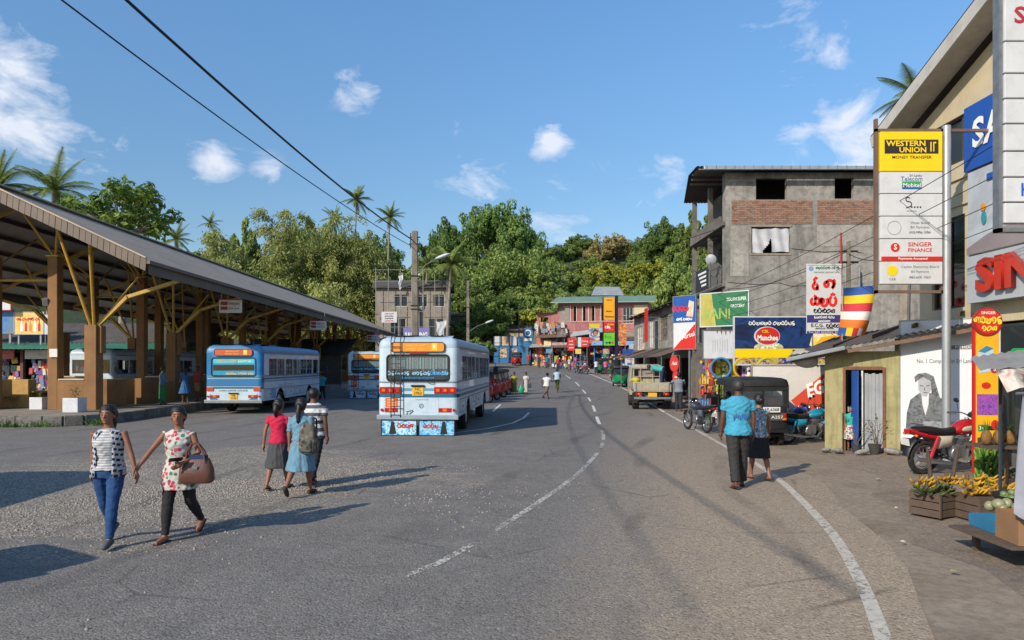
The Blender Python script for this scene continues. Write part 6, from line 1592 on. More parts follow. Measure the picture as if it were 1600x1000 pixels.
mb = MB(); mb.bx(XF + 2.5, XF + 2.6, 5, 16.7, 0, 3); mb.build('shop_back', M('#a08e6a', .8, .3, 1), cr)
def facade_sign(name, label, y_far, y_near, z0, z1, mat, proud=.12):
 b = thing(name, label, 'sign', (XF - proud, (y_far + y_near) / 2, (z0 + z1) / 2), R(-90)); w = y_far - y_near; h = z1 - z0
 mb = MB(); mb.box((0, proud / 2 - .01, 0), (w, proud - .03, h)); mb.build('panel', mat, b); return b, w, h
SBLUE = M('#1f4fa0', .4, .08, 2)
s1, w, h = facade_sign('blue_phone_sign', 'blue sign with white capital letters on the cream gable', 15.1, 10.5, 6.35, 7.75, SBLUE, .16)
txt(s1, 'SAMSUNG', -w * .02, 0, .85, TXTW, y=-.02, bold=.03, width=w * .82)
s2, w, h = facade_sign('washing_poster', 'pale poster with phone picture below the blue sign', 15.0, 10.5, 4.5, 6.3, print_mat('pale_poster', ['#9aa3a9', '#b4bbc0', '#a3a9ae', '#c0c4c6'], .9, 9), .14)
patch(s2, 'poster_tag', -w * .36, -w * .27, h * .32, h * .4, SBLUE, -.022); patch(s2, 'poster_phone', -w * .28, -w * .16, -h * .05, h * .3, INK, -.022); patch(s2, 'poster_screen', -w * .265, -w * .175, -.02, h * .25, M('#4a5560', .3), -.026)
oval(s2, 'poster_figure', -w * .38, -h * .1, .08, .14, M('#2f8a96', .5), -.022); oval(s2, 'poster_figure', -w * .385, .05, .08, .08, M('#d8902a', .5), -.022)
polyp(s2, 'poster_floor', [(-w / 2, -h / 2), (w / 2, -h / 2), (w / 2, -h * .05), (-w * .35, -h * .3), (-w / 2, -h * .42)], M('#8a7f80', .5, .15, 1), -.021)
s3, w, h = facade_sign('red_letter_shop_sign', 'pale fascia with huge red raised capital letters over the shopfront', 14.75, 10.2, 3.42, 4.42, M('#a9b0b4', .45, .06, 1, streak=.12), .32)
txt(s3, 'SINGER', .05, 0, .92, M('#b5301c', .4, .1, 3, coat=.3), y=-.06, bold=.035, width=w * .86, depth=.05)
rp = thing('brand_sign_pylon', 'tall stack of white brand sign boxes on posts beside the cream building', 'sign', (6.42, 9.0, 0))
mb = MB(); mb.bx(-.02, .03, -.03, .09, 3.85, 7.6); mb.bx(1.37, 1.42, -.03, .09, 0, 7.6); mb.bx(1.1, 1.16, .1, .16, 0, 7.4); mb.bx(-.02, 1.42, -.03, .09, 3.85, 3.9); mb.build('frame', STEEL, rp)
zt = 7.55
for i, hh in enumerate((.62, .60, .42, .33, .33, .36, .34, .33, .28)):
 mb = MB(); mb.bx(.035, 1.365, -.06, .06, zt - hh + .02, zt); p = mb.build('sign_box', SIGNW if i else M('#b9bec2', .4, .06, 2), rp, bevel=.008); z = zt - hh / 2
 if i in (1,): txt(p, 'SINGER', .72, z + .04, .3, M('#a02a3a', .5), y=-.066, bold=.02, width=1.15)
 if i == 2: txt(p, 'singer', .8, z, .2, M('#b8304a', .5), y=-.066, bold=.02)
 if i == 6: patch(p, 'red_line', .5, 1.2, z + .0, z + .02, SIGNR, -.065)
 if i == 7: txt(p, 'K<', .38, z, .24, SBLUE, y=-.066, bold=.01);
 if i == 8: txt(p, 'ZTE', .55, z, .24, SBLUE, y=-.066, bold=.03, shear=.2)
 zt -= hh
tt = thing('shop_totem', 'tall narrow yellow and red shop totem with round red badge beside the motorbike', 'sign', (8.72, 12.55, 0), R(-6))
mb = MB(); mb.bx(-.2, .2, -.03, .03, .1, 2.95); mb.build('panel', M('#dca51c', .45, .12, 2), tt); mb = MB(); mb.bx(-.235, -.202, -.035, .035, .1, 2.9); mb.build('red_edge', SIGNR, tt); mb = MB(); mb.bx(.202, .225, -.035, .035, .1, 2.9); mb.build('red_edge', SIGNW, tt)
mb = MB(); mb.lathe((0, -.02, 2.88), [(.01, -.03), (.25, -.03), (.27, 0), (.25, .03), (.01, .03)], 26, 'Y'); bd = mb.build('badge', M('#8d1f1c', .45), tt); oval(bd, 'badge_disc', 0, 2.9, .215, .23, SIGNR, -.056)
txt(bd, 'SINGER', 0, 3.05, .075, TXTW, y=-.062, bold=.01); sinh(bd, [G_la, G_ka, G_ta, G_va, G_da], 0, 2.93, .15, M('#e8c33a', .5), w=.2, y=-.064, condense=.7); sinh(bd, [G_va, G_sa, G_na], .02, 2.78, .12, M('#e8c33a', .5), w=.2, y=-.064, condense=.75)
polyp(tt, 'washer_picture', [(-.14, 1.95), (-.16, 2.35), (-.02, 2.45), (.1, 2.4), (.1, 1.98)], M('#a9c0cc', .4, .15, 4), -.036); polyp(tt, 'washer_lid', [(-.16, 2.35), (-.02, 2.45), (.1, 2.4), (-.05, 2.32)], M('#3f7a9a', .4), -.041); oval(tt, 'offer_badge', .12, 2.02, .07, .07, M('#a8284a', .5), -.042); txt(tt, 'S', .12, 2.02, .1, TXTW, y=-.047, bold=.02)
oval(tt, 'offer_badge', -.02, 1.72, .08, .06, SIGNR, -.036); patch(tt, 'screen_picture', -.18, .18, 1.18, 1.56, print_mat('tv_print', ['#2a1f5a', '#5a3f9a', '#b04a9a', '#3a5ab0', '#1a1440'], 22, 3), -.036)
patch(tt, 'price_block', -.16, -.02, .88, 1.0, M('#2f7a3f', .5), -.036); patch(tt, 'price_block', .0, .14, .9, .98, INK, -.036); txt(tt, '3+', -.1, .94, .1, TXTW, y=-.041); oval(tt, 'offer_badge', .13, 1.0, .07, .09, SIGNR, -.04)
polyp(tt, 'sofa_picture', [(-.17, .6), (-.17, .76), (0, .8), (.17, .76), (.17, .6), (.1, .52), (-.1, .52)], M('#4a2f26', .6), -.036); oval(tt, 'offer_badge', -.06, .4, .08, .1, SIGNR, -.036); patch(tt, 'price_block', .05, .17, .25, .45, M('#5a4a20', .6), -.036)
mb = MB(); mb.bx(-.18, -.14, .04, .08, 0, 2.6); mb.bx(.14, .18, .04, .08, 0, 2.6); mb.build('back_stay', STEEL, tt)
# ================================================================== FAR END OF THE STREET
GREENR = M('#6f8a78', .7, .2, 1.0, dirt=.35)
TEALW = M('#2f6f9c', .7, .2, 1.5, dirt=.25, streak=.3)
pk = thing('pink_house', 'weathered pink timber-windowed house over the far shops with green sheet roof', 'building', (5.9, 88.0, 1.7), R(-14))
WP = 11.5
mb = MB(); wall_holes(mb, 'Y', 0, .2, 0, WP, 3.6, 8.4, [(1.6, 7.1, 6.0, 7.9), (8.3, 9.6, 5.6, 7.6)]); weld(mb.build('upper_wall', PINK, pk))
mb = MB(); mb.bx(0, .2, .202, 8, 3.6, 8.4); mb.build('end_wall', PINK, pk); mb = MB(); mb.bx(WP - .2, WP, .202, 8, 0, 8.2); mb.build('end_wall', PINK, pk)
mb = MB(); mb.bx(.2, WP - .2, 1.2, 1.3, 3.6, 8.3); mb.build('room_back', M('#7a3f3a', .8, .3, 2), pk)
for i in range(15):
 x = 1.62 + i * .39; mb = MB(); mb.bx(x, x + .06, .03, .13, 6.0, 7.9); mb.build('window_post', TIMB if i % 2 else WHITE, pk)
 if i % 3 != 1 and i < 14:
  mb = MB(); mb.bx(x + .07, x + .37, .1, .12, 6.0, 7.85); mb.build('shutter', PINK if i % 2 else M('#9a5a48', .8, .2, 3), pk)
window(pk, 'Y', 0, 8.3, 9.6, 5.6, 7.6, WHITE, 3, 2, GLASS)
mb = MB(); mb.bx(9.7, 11.4, -.02, -.002, 6.6, 7.9); mb.build('cream_panel', CREAM, pk)
mb = MB(); mb.bx(-.05, WP + .05, -.06, -.002, 5.85, 5.98); mb.bx(0, WP, -.05, -.002, 4.6, 4.68); mb.build('ledge', M('#a88a80', .8), pk)
corrug(pk, 'roof_sheet', (-.8, -.9, 8.45), (WP + .8, -.9, 8.3), (WP + .8, 4.5, 9.5), (-.8, 4.5, 9.6), GREENR, .35, .03)
mb = MB(); mb.bar((-.8, -.92, 8.36), (WP + .8, -.92, 8.22), .06, .14); mb.build('eave_board', M('#7d8f84', .7), pk)
corrug(pk, 'porch_roof', (-3.2, -.9, 7.3), (.6, -.9, 8.0), (.6, 3, 8.6), (-3.2, 3, 7.7), GREENR, .3)
mb = MB(); wall_holes(mb, 'Y', .3, .15, -2.8, -.02, 3.5, 7.2, [(-2.3, -1.3, 5.3, 6.6)]); weld(mb.build('porch_wall', PINK, pk))
for x in (-2.7, -1.2, .3):
 mb = MB(); mb.bx(x, x + .12, -.5, -.38, 0, 4.6); mb.build('porch_post', TIMB, pk)
mb = MB(); wall_holes(mb, 'Y', .05, .15, 0, WP - .01, 0, 3.58, [(.4, 3.3, .05, 2.4), (3.7, 6.2, .05, 2.4), (7, 10.5, .05, 2.4)]); weld(mb.build('lower_wall', M('#7a4a48', .8, .25, 2, dirt=.4), pk))
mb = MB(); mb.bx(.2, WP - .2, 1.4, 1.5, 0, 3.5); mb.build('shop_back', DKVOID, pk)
for i, (x0_, x1_, z0_, z1_, mm) in enumerate(((.2, 1.5, 6.0, 8.0, TIMB), (0, 2.2, 3.65, 4.5, M('#8a6f68', .9, .3, 2, dirt=.5)), (2.3, 4.0, 4.75, 5.8, M('#9a5f5c', .9, .3, 2, dirt=.5)), (4.1, 6.6, 3.65, 4.5, GREYD), (6.8, 8.1, 4.75, 7.6, M('#8f5552', .9, .3, 2, dirt=.6)), (8.2, 11.3, 3.65, 4.5, TIMB))):
 mb = MB(); mb.bx(x0_, x1_, -.03, -.003, z0_, z1_); mb.build('patched_board', mm, pk)
for (x0_, x1_, z_, mm) in ((-2.6, 1.4, 4.3, RUST), (6.9, 11.8, 3.9, ASB), (-3.4, -.2, 3.1, M('#9aa3a4', .6, .2, 2, dirt=.4))):
 corrug(pk, 'lean_to_roof', (x0_, -2.0, z_ - .5), (x1_, -2.0, z_ - .4), (x1_, -.07, z_ + .1), (x0_, -.07, z_), mm, .3)
goods(pk, -2.8, 1.4, -.35, 4.5, 5.6, 40, 377, .4, cols=['#b8b4ae', '#7a8a9a', '#a87a5a', '#5a4a48'])
st = MB()
for i in range(12): st.bx(-1.4 + i * .13, -.6 + i * .13, -1.0, -.55, .25 + i * .3, .29 + i * .3)
st.build('stair_treads', TIMB, pk)
mb = MB(); mb.bar((-1.5, -1.02, .1), (.2, -1.02, 4.0), .08, .14); mb.bar((-.7, -1.02, .1), (1.0, -1.02, 4.0), .06, .1); mb.build('stair_stringer', M('#7f948f', .6), pk)
corrug(pk, 'lean_to_roof', (2.0, -2.6, 3.9), (6.8, -2.6, 4.5), (6.8, -.1, 5.2), (2.0, -.1, 4.6), M('#a3b2b4', .5, .15, 1.5, dirt=.3), .3)
goods(pk, .4, 6.0, .6, .2, 2.3, 260, 301, .3)
goods(pk, 7.0, 10.4, .6, .2, 2.3, 160, 302, .3)
ch = thing('roof_lantern', 'dark roof turret with grey sheet cap above the pink house', 'building', (13.2, 95, 1.7))
mb = MB(); mb.bx(-1.2, 1.2, -1, 1, 0, 10.0); mb.build('turret_wall', M('#4a4742', .8, .2, 2), ch)
corrug(ch, 'cap_sheet', (-2.4, -1.6, 9.9), (2.2, -1.6, 9.9), (1.8, .4, 11.3), (-1.6, .4, 11.3), M('#8a9194', .6, .2, 1.5, dirt=.3), .3)
corrug(ch, 'cap_sheet', (2.2, 2.0, 9.9), (-2.4, 2.0, 9.9), (-1.6, .4, 11.3), (1.8, .4, 11.3), M('#8a9194', .6, .2, 1.5, dirt=.3), .3)
def kiosk(name, label, x, y, rz, w, d, h, wall, roofm, seed, gcols=None):
 z = gz(x, y); k = thing(name, label, 'shop', (x, y, z), rz)
 mb = MB(); mb.bx(0, w, d - .1, d, 0, h); mb.build('back_wall', wall, k)
 for xx in (0, w - .08): mb = MB(); mb.bx(xx, xx + .08, 0, d - .102, 0, h); mb.build('side_wall', wall, k)
 mb = MB(); mb.bx(.082, w - .082, .25, .75, 0, .9); mb.build('counter', wall, k)
 corrug(k, 'awning', (-.3, -1.1, h - .35), (w + .3, -1.1, h - .35), (w + .3, d, h + .25), (-.3, d, h + .25), roofm, .25)
 goods(k, .15, w - .15, .5, .95, h - .4, 90, seed, .22, cols=gcols); goods(k, .1, w - .1, -.1, .05, .6, 50, seed + 1, .25, cols=gcols)
 return k
kiosk('street_kiosk', 'blue painted kiosk with pale blue awning by the tall sign', 9.6, 80.0, R(-12), 4.6, 2.2, 3.3, M('#1f6fb0', .6, .15, 2), M('#7fa6c4', .6, .15, 1), 310)
kiosk('street_kiosk', 'crowded kiosk of hanging bags below the red boards', 5.0, 84.5, R(-14), 4.4, 2.0, 2.9, M('#6a4a44', .8), RUST, 320)
kiosk('street_kiosk', 'narrow kiosk with orange cloth board beside the hoarding', 2.4, 90.5, R(-16), 2.4, 2.0, 2.8, M('#4a5a6a', .8), M('#3f6f9a', .6), 330)
def far_sign(label, px0, px1, py0, py1, Y, mat, rz=0, deco=None, pole=False):
 c, w, h = atb(px0, px1, py0, py1, Y); b = board('shop_board', label, 'sign', c, rz, w, h, mat, None, .08)
 if deco: deco(b, w, h)
 zb = c[2] - gz(c[0], Y)
 if pole or True:
  mb = MB(); mb.tube([(w * .35, .14, -zb), (w * .35, .14, h * .3)], .05, 6); mb.build('support_post', STEEL, b)
 return b
REDB = M('#c8352a', .5, .1, 2)
far_sign('red shop board with white writing over the bag kiosk', 887, 898, 528, 548, 82.5, REDB, deco=lambda b, w, h: [sinh(b, word(4, 80 + i), 0, h * (.25 - .25 * i), .17, TXTW, w=.2, y=-.01) for i in range(3)])
far_sign('red and white board beside the portrait poster', 903, 920, 527, 542, 82.0, REDB, deco=lambda b, w, h: [patch(b, 'white_end', -w / 2, -w * .2, -h / 2, h / 2, SIGNW, -.006), txt(b, 'Dialog', w * .15, h * .1, .3, TXTW, y=-.01), sinh(b, word(4, 84), w * .12, -h * .25, .16, TXTW, w=.2, y=-.01)])
far_sign('colourful portrait poster board between red board and tall sign', 921, 937, 506, 540, 83, print_mat('portrait_poster', ['#c8b23a', '#c8c0b0', '#3f5f9a', '#a8522a'], 1.3, 4), deco=lambda b, w, h: [oval(b, 'portrait_head', .1, .25, .3, .42, M('#3a2a22', .7), -.006), oval(b, 'portrait_face', .1, .15, .2, .28, M('#a8785a', .7), -.01), patch(b, 'title_block', -w / 2, w / 2, -h / 2, -h * .25, M('#c8682a', .5), -.006), patch(b, 'title_block', -w / 2, w / 2, h * .3, h / 2, M('#c8b22a', .5), -.006)])
far_sign('orange cloth banner hanging by the narrow kiosk', 840, 849, 533, 560, 88, M('#d8612a', .7, .15, 2), deco=lambda b, w, h: [sinh(b, word(1, 87 + i), 0, h * (.3 - .2 * i), .4, M('#f0c8a0', .6), w=.2, y=-.01) for i in range(4)])
far_sign('pale yellow picture board beside the orange banner', 850, 861, 532, 544, 87, print_mat('yellow_poster', ['#d8a83a', '#e0d0a0', '#c88a3a'], 2, 4))
far_sign('patchwork of faded notices over the bag kiosk', 862, 886, 535, 549, 85, print_mat('notice_patchwork', ['#8f8a86', '#b8b0a8', '#a04a4a', '#c8c4c0', '#5a5a6a'], 3.5, 9))
far_sign('orange food poster on the weathered shop house end', 968, 979, 506, 540, 62, print_mat('food_poster', ['#c8682a', '#d8a04a', '#a83a2a', '#e0c890'], 3, 8))
far_sign('white phone shop board beside the green three-wheeler', 977, 992, 555, 590, 57.5, SIGNW, deco=lambda b, w, h: [patch(b, 'blue_word', -w * .3, w * .2, h * .05, h * .17, M('#2f6fb0', .5), -.006), txt(b, 'Dialog', 0, h * .32, .22, REDB, y=-.008), patch(b, 'red_word', -w * .3, w * .3, -h * .2, -h * .15, REDB, -.006)])
tb = thing('tall_bank_sign', 'tall sign stack, amber bank panel over red and lime panels', 'sign', (10.1, 70.0, gz(10.1, 70)))
z0_ = tb.location.z
mb = MB(); mb.bx(.5, .8, .1, .4, 0, 8.9 - z0_ + .3); mb.build('post', BLACK, tb)
for (pa, pb, mm) in ((465, 500, M('#dd9a16', .45, .06, 2)), (503, 519, SIGNR), (520, 540, M('#63b52a', .45, .08, 2))):
 za = CAMH + (570 - pb) * 70 / 1067 - z0_; zb = CAMH + (570 - pa) * 70 / 1067 - z0_
 mb = MB(); mb.bx(-.72, .42, -.1, .12, za, zb); p = mb.build('sign_box', mm, tb, bevel=.02)
 mb = MB(); mb.bx(-.8, -.722, -.12, .14, za - .05, zb + .05); mb.build('box_edge', BLACK, p)
 if pa == 465: sinh(p, word(5, 91), -.15, za + .9, .16, INK, w=.2, y=-.11); txt(p, "PEOPLE'S", -.1, za + .3, .24, INK, y=-.11, bold=.02, width=.9); sinh(p, word(5, 92), -.15, zb - .25, .14, INK, w=.2, y=-.11)
 elif pa == 503: txt(p, 'CBL', -.3, za + .5, .34, TXTW, y=-.11, bold=.03); txt(p, 'Kome', .0, za + .8, .26, SIGNY, y=-.11, bold=.02); txt(p, 'KOME', .05, za + .25, .2, M('#e07a1a', .5), y=-.11, bold=.02)
 else: txt(p, 'Ritz', -.25, zb - .45, .45, M('#2f6a1a', .5), y=-.11); [oval(p, 'logo_dot', -.4 + i * .3, za + .3, .13, .13, (SBLUE, INK, SIGNR)[i], -.106, 14) for i in range(3)]
hb = thing('blue_hoarding', 'long blue hoarding with posters along the far bend', 'hoarding', (-2.7, 97, gz(-2.7, 97) - .1), R(0))
for i in range(7):
 x = i * .98; mb = MB(); mb.bx(x, x + .965, 0, .06, 0, 2.5); p = mb.build('panel', TEALW, hb)
for i, (x, m_) in enumerate(((1.0, ['#d8b03a', '#3a2f3a', '#e0c8a0', '#a83a3a']), (2.5, ['#d89aa0', '#c8c0c0', '#4a4a5a', '#b85a6a']))):
 mb = MB(); mb.bx(x, x + .95, -.02, -.002, .9, 2.2); mb.build('poster', print_mat('far_poster', m_, 3, i), hb)
for i in range(6):
 x = .1 + i * 1.15; mb = MB(); mb.bx(x, x + .95, .1, .16, 2.6, 3.9); p = mb.build('picture_board', (SIGNW, M('#c8a88a', .6, .25, 2), SIGNW, M('#5a8ab0', .6, .2, 2), TEALW, TEALW)[i], hb)
 mb = MB(); mb.tube([(x + .2, .13, 0), (x + .2, .13, 2.6)], .03, 5); mb.build('board_leg', STEEL, hb)
ls = board('bank_roundel_sign', 'blue sign with white roundel standing before the hoarding', 'sign', tuple(at(825, 527, 96)), 0, 1.4, 2.6, TEALW, None, .1)
mb = MB(); mb.torus((0, -.01, .6), .4, .07, 22, 6, 'Y', .3); mb.build('roundel', TXTW, ls); patch(ls, 'name_block', -.5, .5, -.5, -.15, TXTW, -.008)
mb = MB(); mb.tube([(0, .15, -4.2), (0, .15, 1)], .06, 6); mb.build('support_post', STEEL, ls)
def small_house(name, label, x, y, z, rz, w, d, h, wall, roofm, wins, roofh=1.2, over=.5):
 b = thing(name, label, 'building', (x, y, z), rz)
 mb = MB(); wall_holes(mb, 'Y', 0, .2, 0, w, -.5, h, wins); weld(mb.build('front_wall', wall, b))
 mb = MB(); mb.bx(0, .2, .202, d, -.5, h); mb.build('side_wall', wall, b); mb = MB(); mb.bx(w - .2, w, .202, d, -.5, h); mb.build('side_wall', wall, b); mb = MB(); mb.bx(.2, w - .2, 1.5, 1.6, -.5, h); mb.build('room_back', DKVOID, b)
 for wv in wins: window(b, 'Y', 0, *wv, WHITE, 2, 1, GLASS)
 corrug(b, 'roof_sheet', (-over, -over, h), (w + over, -over, h), (w + over, d / 2, h + roofh), (-over, d / 2, h + roofh), roofm, .35, .03)
 corrug(b, 'roof_sheet', (w + over, d + over, h), (-over, d + over, h), (-over, d / 2, h + roofh), (w + over, d / 2, h + roofh), roofm, .35, .03)
 for s in (0, w - .2): mb = MB(); mb.prism([(.2, h), (d - .2, h), (d / 2, h + roofh - .1)], 'X', s, s + .2); mb.build('gable', wall, b)
 return b
small_house('cream_house', 'low cream house with dark windows above the blue hoarding', -4.9, 101.5, 4.0, R(3), 7.5, 5, 3.2, M('#b8ad8c', .8, .15, 1.5, dirt=.2), RUST, [(1.2, 2.6, 1.0, 2.4), (4, 5.6, 1.0, 2.4)], .9)
small_house('brown_house', 'plain brown two-storey house beside the scaffolded one', -10.0, 99, 3.0, R(4), 5.2, 5, 6.2, M('#6f6354', .85, .2, 1.5, dirt=.3), ASB, [(.8, 1.7, 4.0, 5.4), (2.4, 3.3, 4.0, 5.4)], .9)
small_house('white_house', 'small white house beside pink house under the yellow bush', 1.8, 108, 3.6, R(-4), 5.0, 5, 3.0, M('#a9a69c', .8, .15, 1.5, dirt=.3), ASB, [(.8, 1.8, .9, 2.1), (3, 4, .9, 2.1)], .9)
sc_ = small_house('scaffolded_house', 'grey blockwork house wrapped in bamboo scaffolding behind the concrete pole', -18.0, 90, 3.6, R(2), 9.6, 6, 8.6, M('#8f867a', .9, .18, 1.2, dirt=.35, streak=.3), ASB, [(2.5, 4.2, 6.2, 7.8), (5.6, 6.8, 6.2, 7.8), (7.6, 9.1, 6.2, 7.8), (2.0, 4.0, 2.2, 4.6), (7.0, 9.0, 2.2, 4.6)], 1.4)
SCAF = M('#8d8a84', .6, .25, 3)
for i in range(7):
 mb = MB(); mb.tube([(.2 + i * 1.55, -.9, -.2), (.2 + i * 1.55 + .1 * math.sin(i), -.9, 11.2)], .045, 5); mb.build('scaffold_pole', SCAF, sc_)
for z in (3.4, 5.4, 7.4, 9.4, 10.9):
 mb = MB(); mb.tube([(-.2, -.86, z), (9.9, -.86, z + .1)], .035, 5); mb.build('scaffold_ledger', SCAF, sc_)
mb = MB(); mb.bx(4.7, 5.8, -.5, .1, 0, 6.0); mb.build('block_pier', M('#9a958a', .9, .2, 2, dirt=.3), sc_)
for i, (x, z, w) in enumerate(((3.4, 9.2, .6), (5.3, 9.6, 1.1), (5.4, 6.6, .4), (8.7, 3.2, 1.5))):
 V = []
 for j in range(7):
  for k in range(6): V.append((x + w * (k / 5 - .5) * (1 - j * .08) + .1 * math.sin(j), -.95 + .12 * math.sin(k * 2 + j), z + 1.0 - j * .3 - .1 * math.sin(k)))
 mesh_np('torn_sheet', np.array(V), np.array([(j * 6 + k, j * 6 + k + 1, (j + 1) * 6 + k + 1, (j + 1) * 6 + k) for j in range(6) for k in range(5)]), M('#b8bcc0', .6, .15, 3), sc_, smooth=True)
far_sign('white notice board with red and black writing by the scaffolding', 596, 620, 487, 504, 86, SIGNW, deco=lambda b, w, h: [sinh(b, word(7, 95 + i), 0, h * (.33 - .22 * i), .2, (REDB, TXTD, TXTD, REDB)[i], w=.2, y=-.01) for i in range(4)])
far_sign('violet phone board with white capitals rising over the bus roof', 630, 671, 512, 530, 62, M('#7470a0', .5, .08, 2), deco=lambda b, w, h: txt(b, 'SAMSUNG', 0, -h * .15, .62, TXTW, y=-.01, bold=.03, width=w * .86))
# ================================================================== POLES AND WIRES
POLEM = concrete_mat('pole_concrete', '#7f786c', '#5d574e', 1.5, .5)
def pole(name, label, x, y, h, arm=None, r=.16):
 z = gz(x, y); p = thing(name, label, 'utility pole', (x, y, z))
 mb = MB(); mb.prism([(-r, -r), (r, -r), (r, r), (-r, r)], 'Z', 0, .01); vs = []
 mb = MB()
 for zz, k in ((0, 1.0), (h, .72)):
  vs += [(-r * k, -r * k, zz), (r * k, -r * k, zz), (r * k, r * k, zz), (-r * k, r * k, zz)]
 mb.add(vs, [(3, 2, 1, 0), (4, 5, 6, 7), (0, 1, 5, 4), (1, 2, 6, 5), (2, 3, 7, 6), (3, 0, 4, 7)]); mb.build('shaft', POLEM, p, bevel=.02)
 for zz in (h * .55, h * .57, h * .74): mb = MB(); mb.bx(-r - .02, r + .02, -r - .02, r + .02, zz, zz + .04); mb.build('strap', BLACK, p)
 mb = MB(); mb.tube([(-.22, 0, h - .9), (-.22, 0, h - .1)], .03, 6); mb.bx(-.3, .3, -.03, .03, h - .7, h - .64); mb.bx(-.28, .28, -.03, .03, h - .35, h - .3); mb.build('insulator_rack', BLACK, p)
 if arm:
  mb = MB(); mb.tube([(r * .8, 0, arm[1]), (arm[0] * .5, -.1, arm[1] + .45), (arm[0], -.2, arm[1] + .75)], .03, 6); la = mb.build('lamp_arm', STEEL, p)
  mb = MB(); mb.ell((arm[0] + .3, -.25, arm[1] + .85), (.42, .14, .1), 12, 6, (0, -.35, 0)); mb.build('lamp_head', M('#c0c4c6', .4, .1, 3), la, smooth=True)
 return p
pole('utility_pole', 'thick weathered concrete utility pole with street lamp behind the bus', -5.0, 35.2, 9.0, (1.15, 6.8), .19)
pole('utility_pole', 'slender concrete pole with lamp beside the spreading palm', -3.9, 60.5, 9.1, (1.6, 4.6), .15)
pole('utility_pole', 'thin far pole before the blue hoarding', 1.0, 98, 8.2, None, .1)
pole('utility_pole', 'thin far pole beside the bank roundel sign', 2.2, 97, 8.2, None, .1)
pole('utility_pole', 'short service pole bracketed over the shack roof', 10.6, 21.5, 6.0, None, .07)
WIRE = M('#16171a', .6, .1, 3)
def wire(label, a, b, sag, r=.012, n=18):
 a = Vector(a); b = Vector(b); mb = MB()
 mb.tube([a.lerp(b, i / n) + Vector((0, 0, -sag * 4 * (i / n) * (1 - i / n))) for i in range(n + 1)], r, 5); return tag(mb.build('overhead_wire', WIRE, None, smooth=True), label, 'wire')
wire('thick twisted black cable sweeping from the concrete pole across the sky', (-5.15, 35.2, 8.55), (-7.55, -6, 9.35), .75, .03)
wire('thin black wire below the thick cable from the concrete pole', (-5.15, 35.2, 8.2), (-8.7, -6, 8.95), .7, .016)
wire('wire running from the concrete pole to the slender pole', (-5, 35.2, 8.4), (-3.9, 60.5, 8.7), .5, .015)
wire('second wire between the concrete pole and the slender pole', (-4.9, 35.2, 8.1), (-3.8, 60.5, 8.3), .7, .015)
wire('service wire drooping from concrete pole to lamp of the slender pole', (-4.85, 35.2, 8.6), (-3.7, 60.5, 4.6), .3, .012)
wire('wire from the slender pole to the grey block balcony', (-3.9, 60.5, 8.9), (9.4, 31, 8.3), .6, .016)
wire('lower wire from the slender pole to the grey block', (-3.9, 60.5, 8.6), (9.4, 31.2, 7.9), .8, .014)
for i, (z, lab) in enumerate(((5.9, 'upper'), (5.55, 'second'), (5.1, 'third'), (4.6, 'lowest'))):
 wire('%s black service wire slanting across the payment sign stack' % lab, (8.6, 29.6, 4.0 + .35 * i), (9.6 - .6 * i, 6.0, 5.5 + .25 * i), .35, .008)
wire('wire from the grey block corner to the short service pole', (9.4, 29.7, 5.4), (10.6, 21.5, 5.7), .3, .012)
wire('cable from the short service pole to the sign pole', (10.6, 21.5, 5.6), (9.1, 14.35, 5.2), .5, .012)
wire('long wire along the weathered shop house front', (9.2, 30, 5.6), (9.0, 70, 7.2), .6, .014)
# ================================================================== STATION SHOPS BEHIND THE SHELTER
ss = thing('station_shop_row', 'row of small station shops with green awning and picture boards', 'building', (-47.0, 47.0, 0), R(0))
LS = 26.0
mb = MB(); mb.bx(0, LS, 3.0, 3.2, 0, 4.2); mb.build('back_wall', GREYD, ss)
corrug(ss, 'awning', (-.5, -1.3, 3.15), (LS, -1.3, 3.15), (LS, .1, 3.6), (-.5, .1, 3.6), M('#2f6a52', .6, .15, 1.5, dirt=.2), .3)
corrug(ss, 'roof_sheet', (-.5, .1, 3.62), (LS, .1, 3.62), (LS, 4.0, 5.2), (-.5, 4.0, 5.2), ASB, .35)
for i in range(8):
 x = .2 + i * 3.25
 mb = MB(); mb.bx(x, x + .2, -.1, .15, 0, 3.5); mb.build('pier', WHITE if i % 2 else M('#5a3f3a', .8), ss)
 mb = MB(); mb.bx(x + .4, x + 2.9, -.2, -.12, 2.5, 3.1); mb.build('shop_name_board', (M('#a85a52', .6, .3, 3), M('#b8b4ae', .6, .2, 3), M('#3f6f8a', .6, .3, 3))[i % 3], ss)
 mb = MB(); mb.bx(x + .4, x + 3.0, .9, 1.0, 0, 3.0); mb.build('shop_back', DKVOID, ss)
 goods(ss, x + .35, x + 3.0, .3, .15, 2.4, 120, 400 + i, .26, cols=['#5a7aa8', '#a83a42', '#c8c4bc', '#7a5a9a', '#3a5a4a', '#c89a3a', '#2a2f3a'])
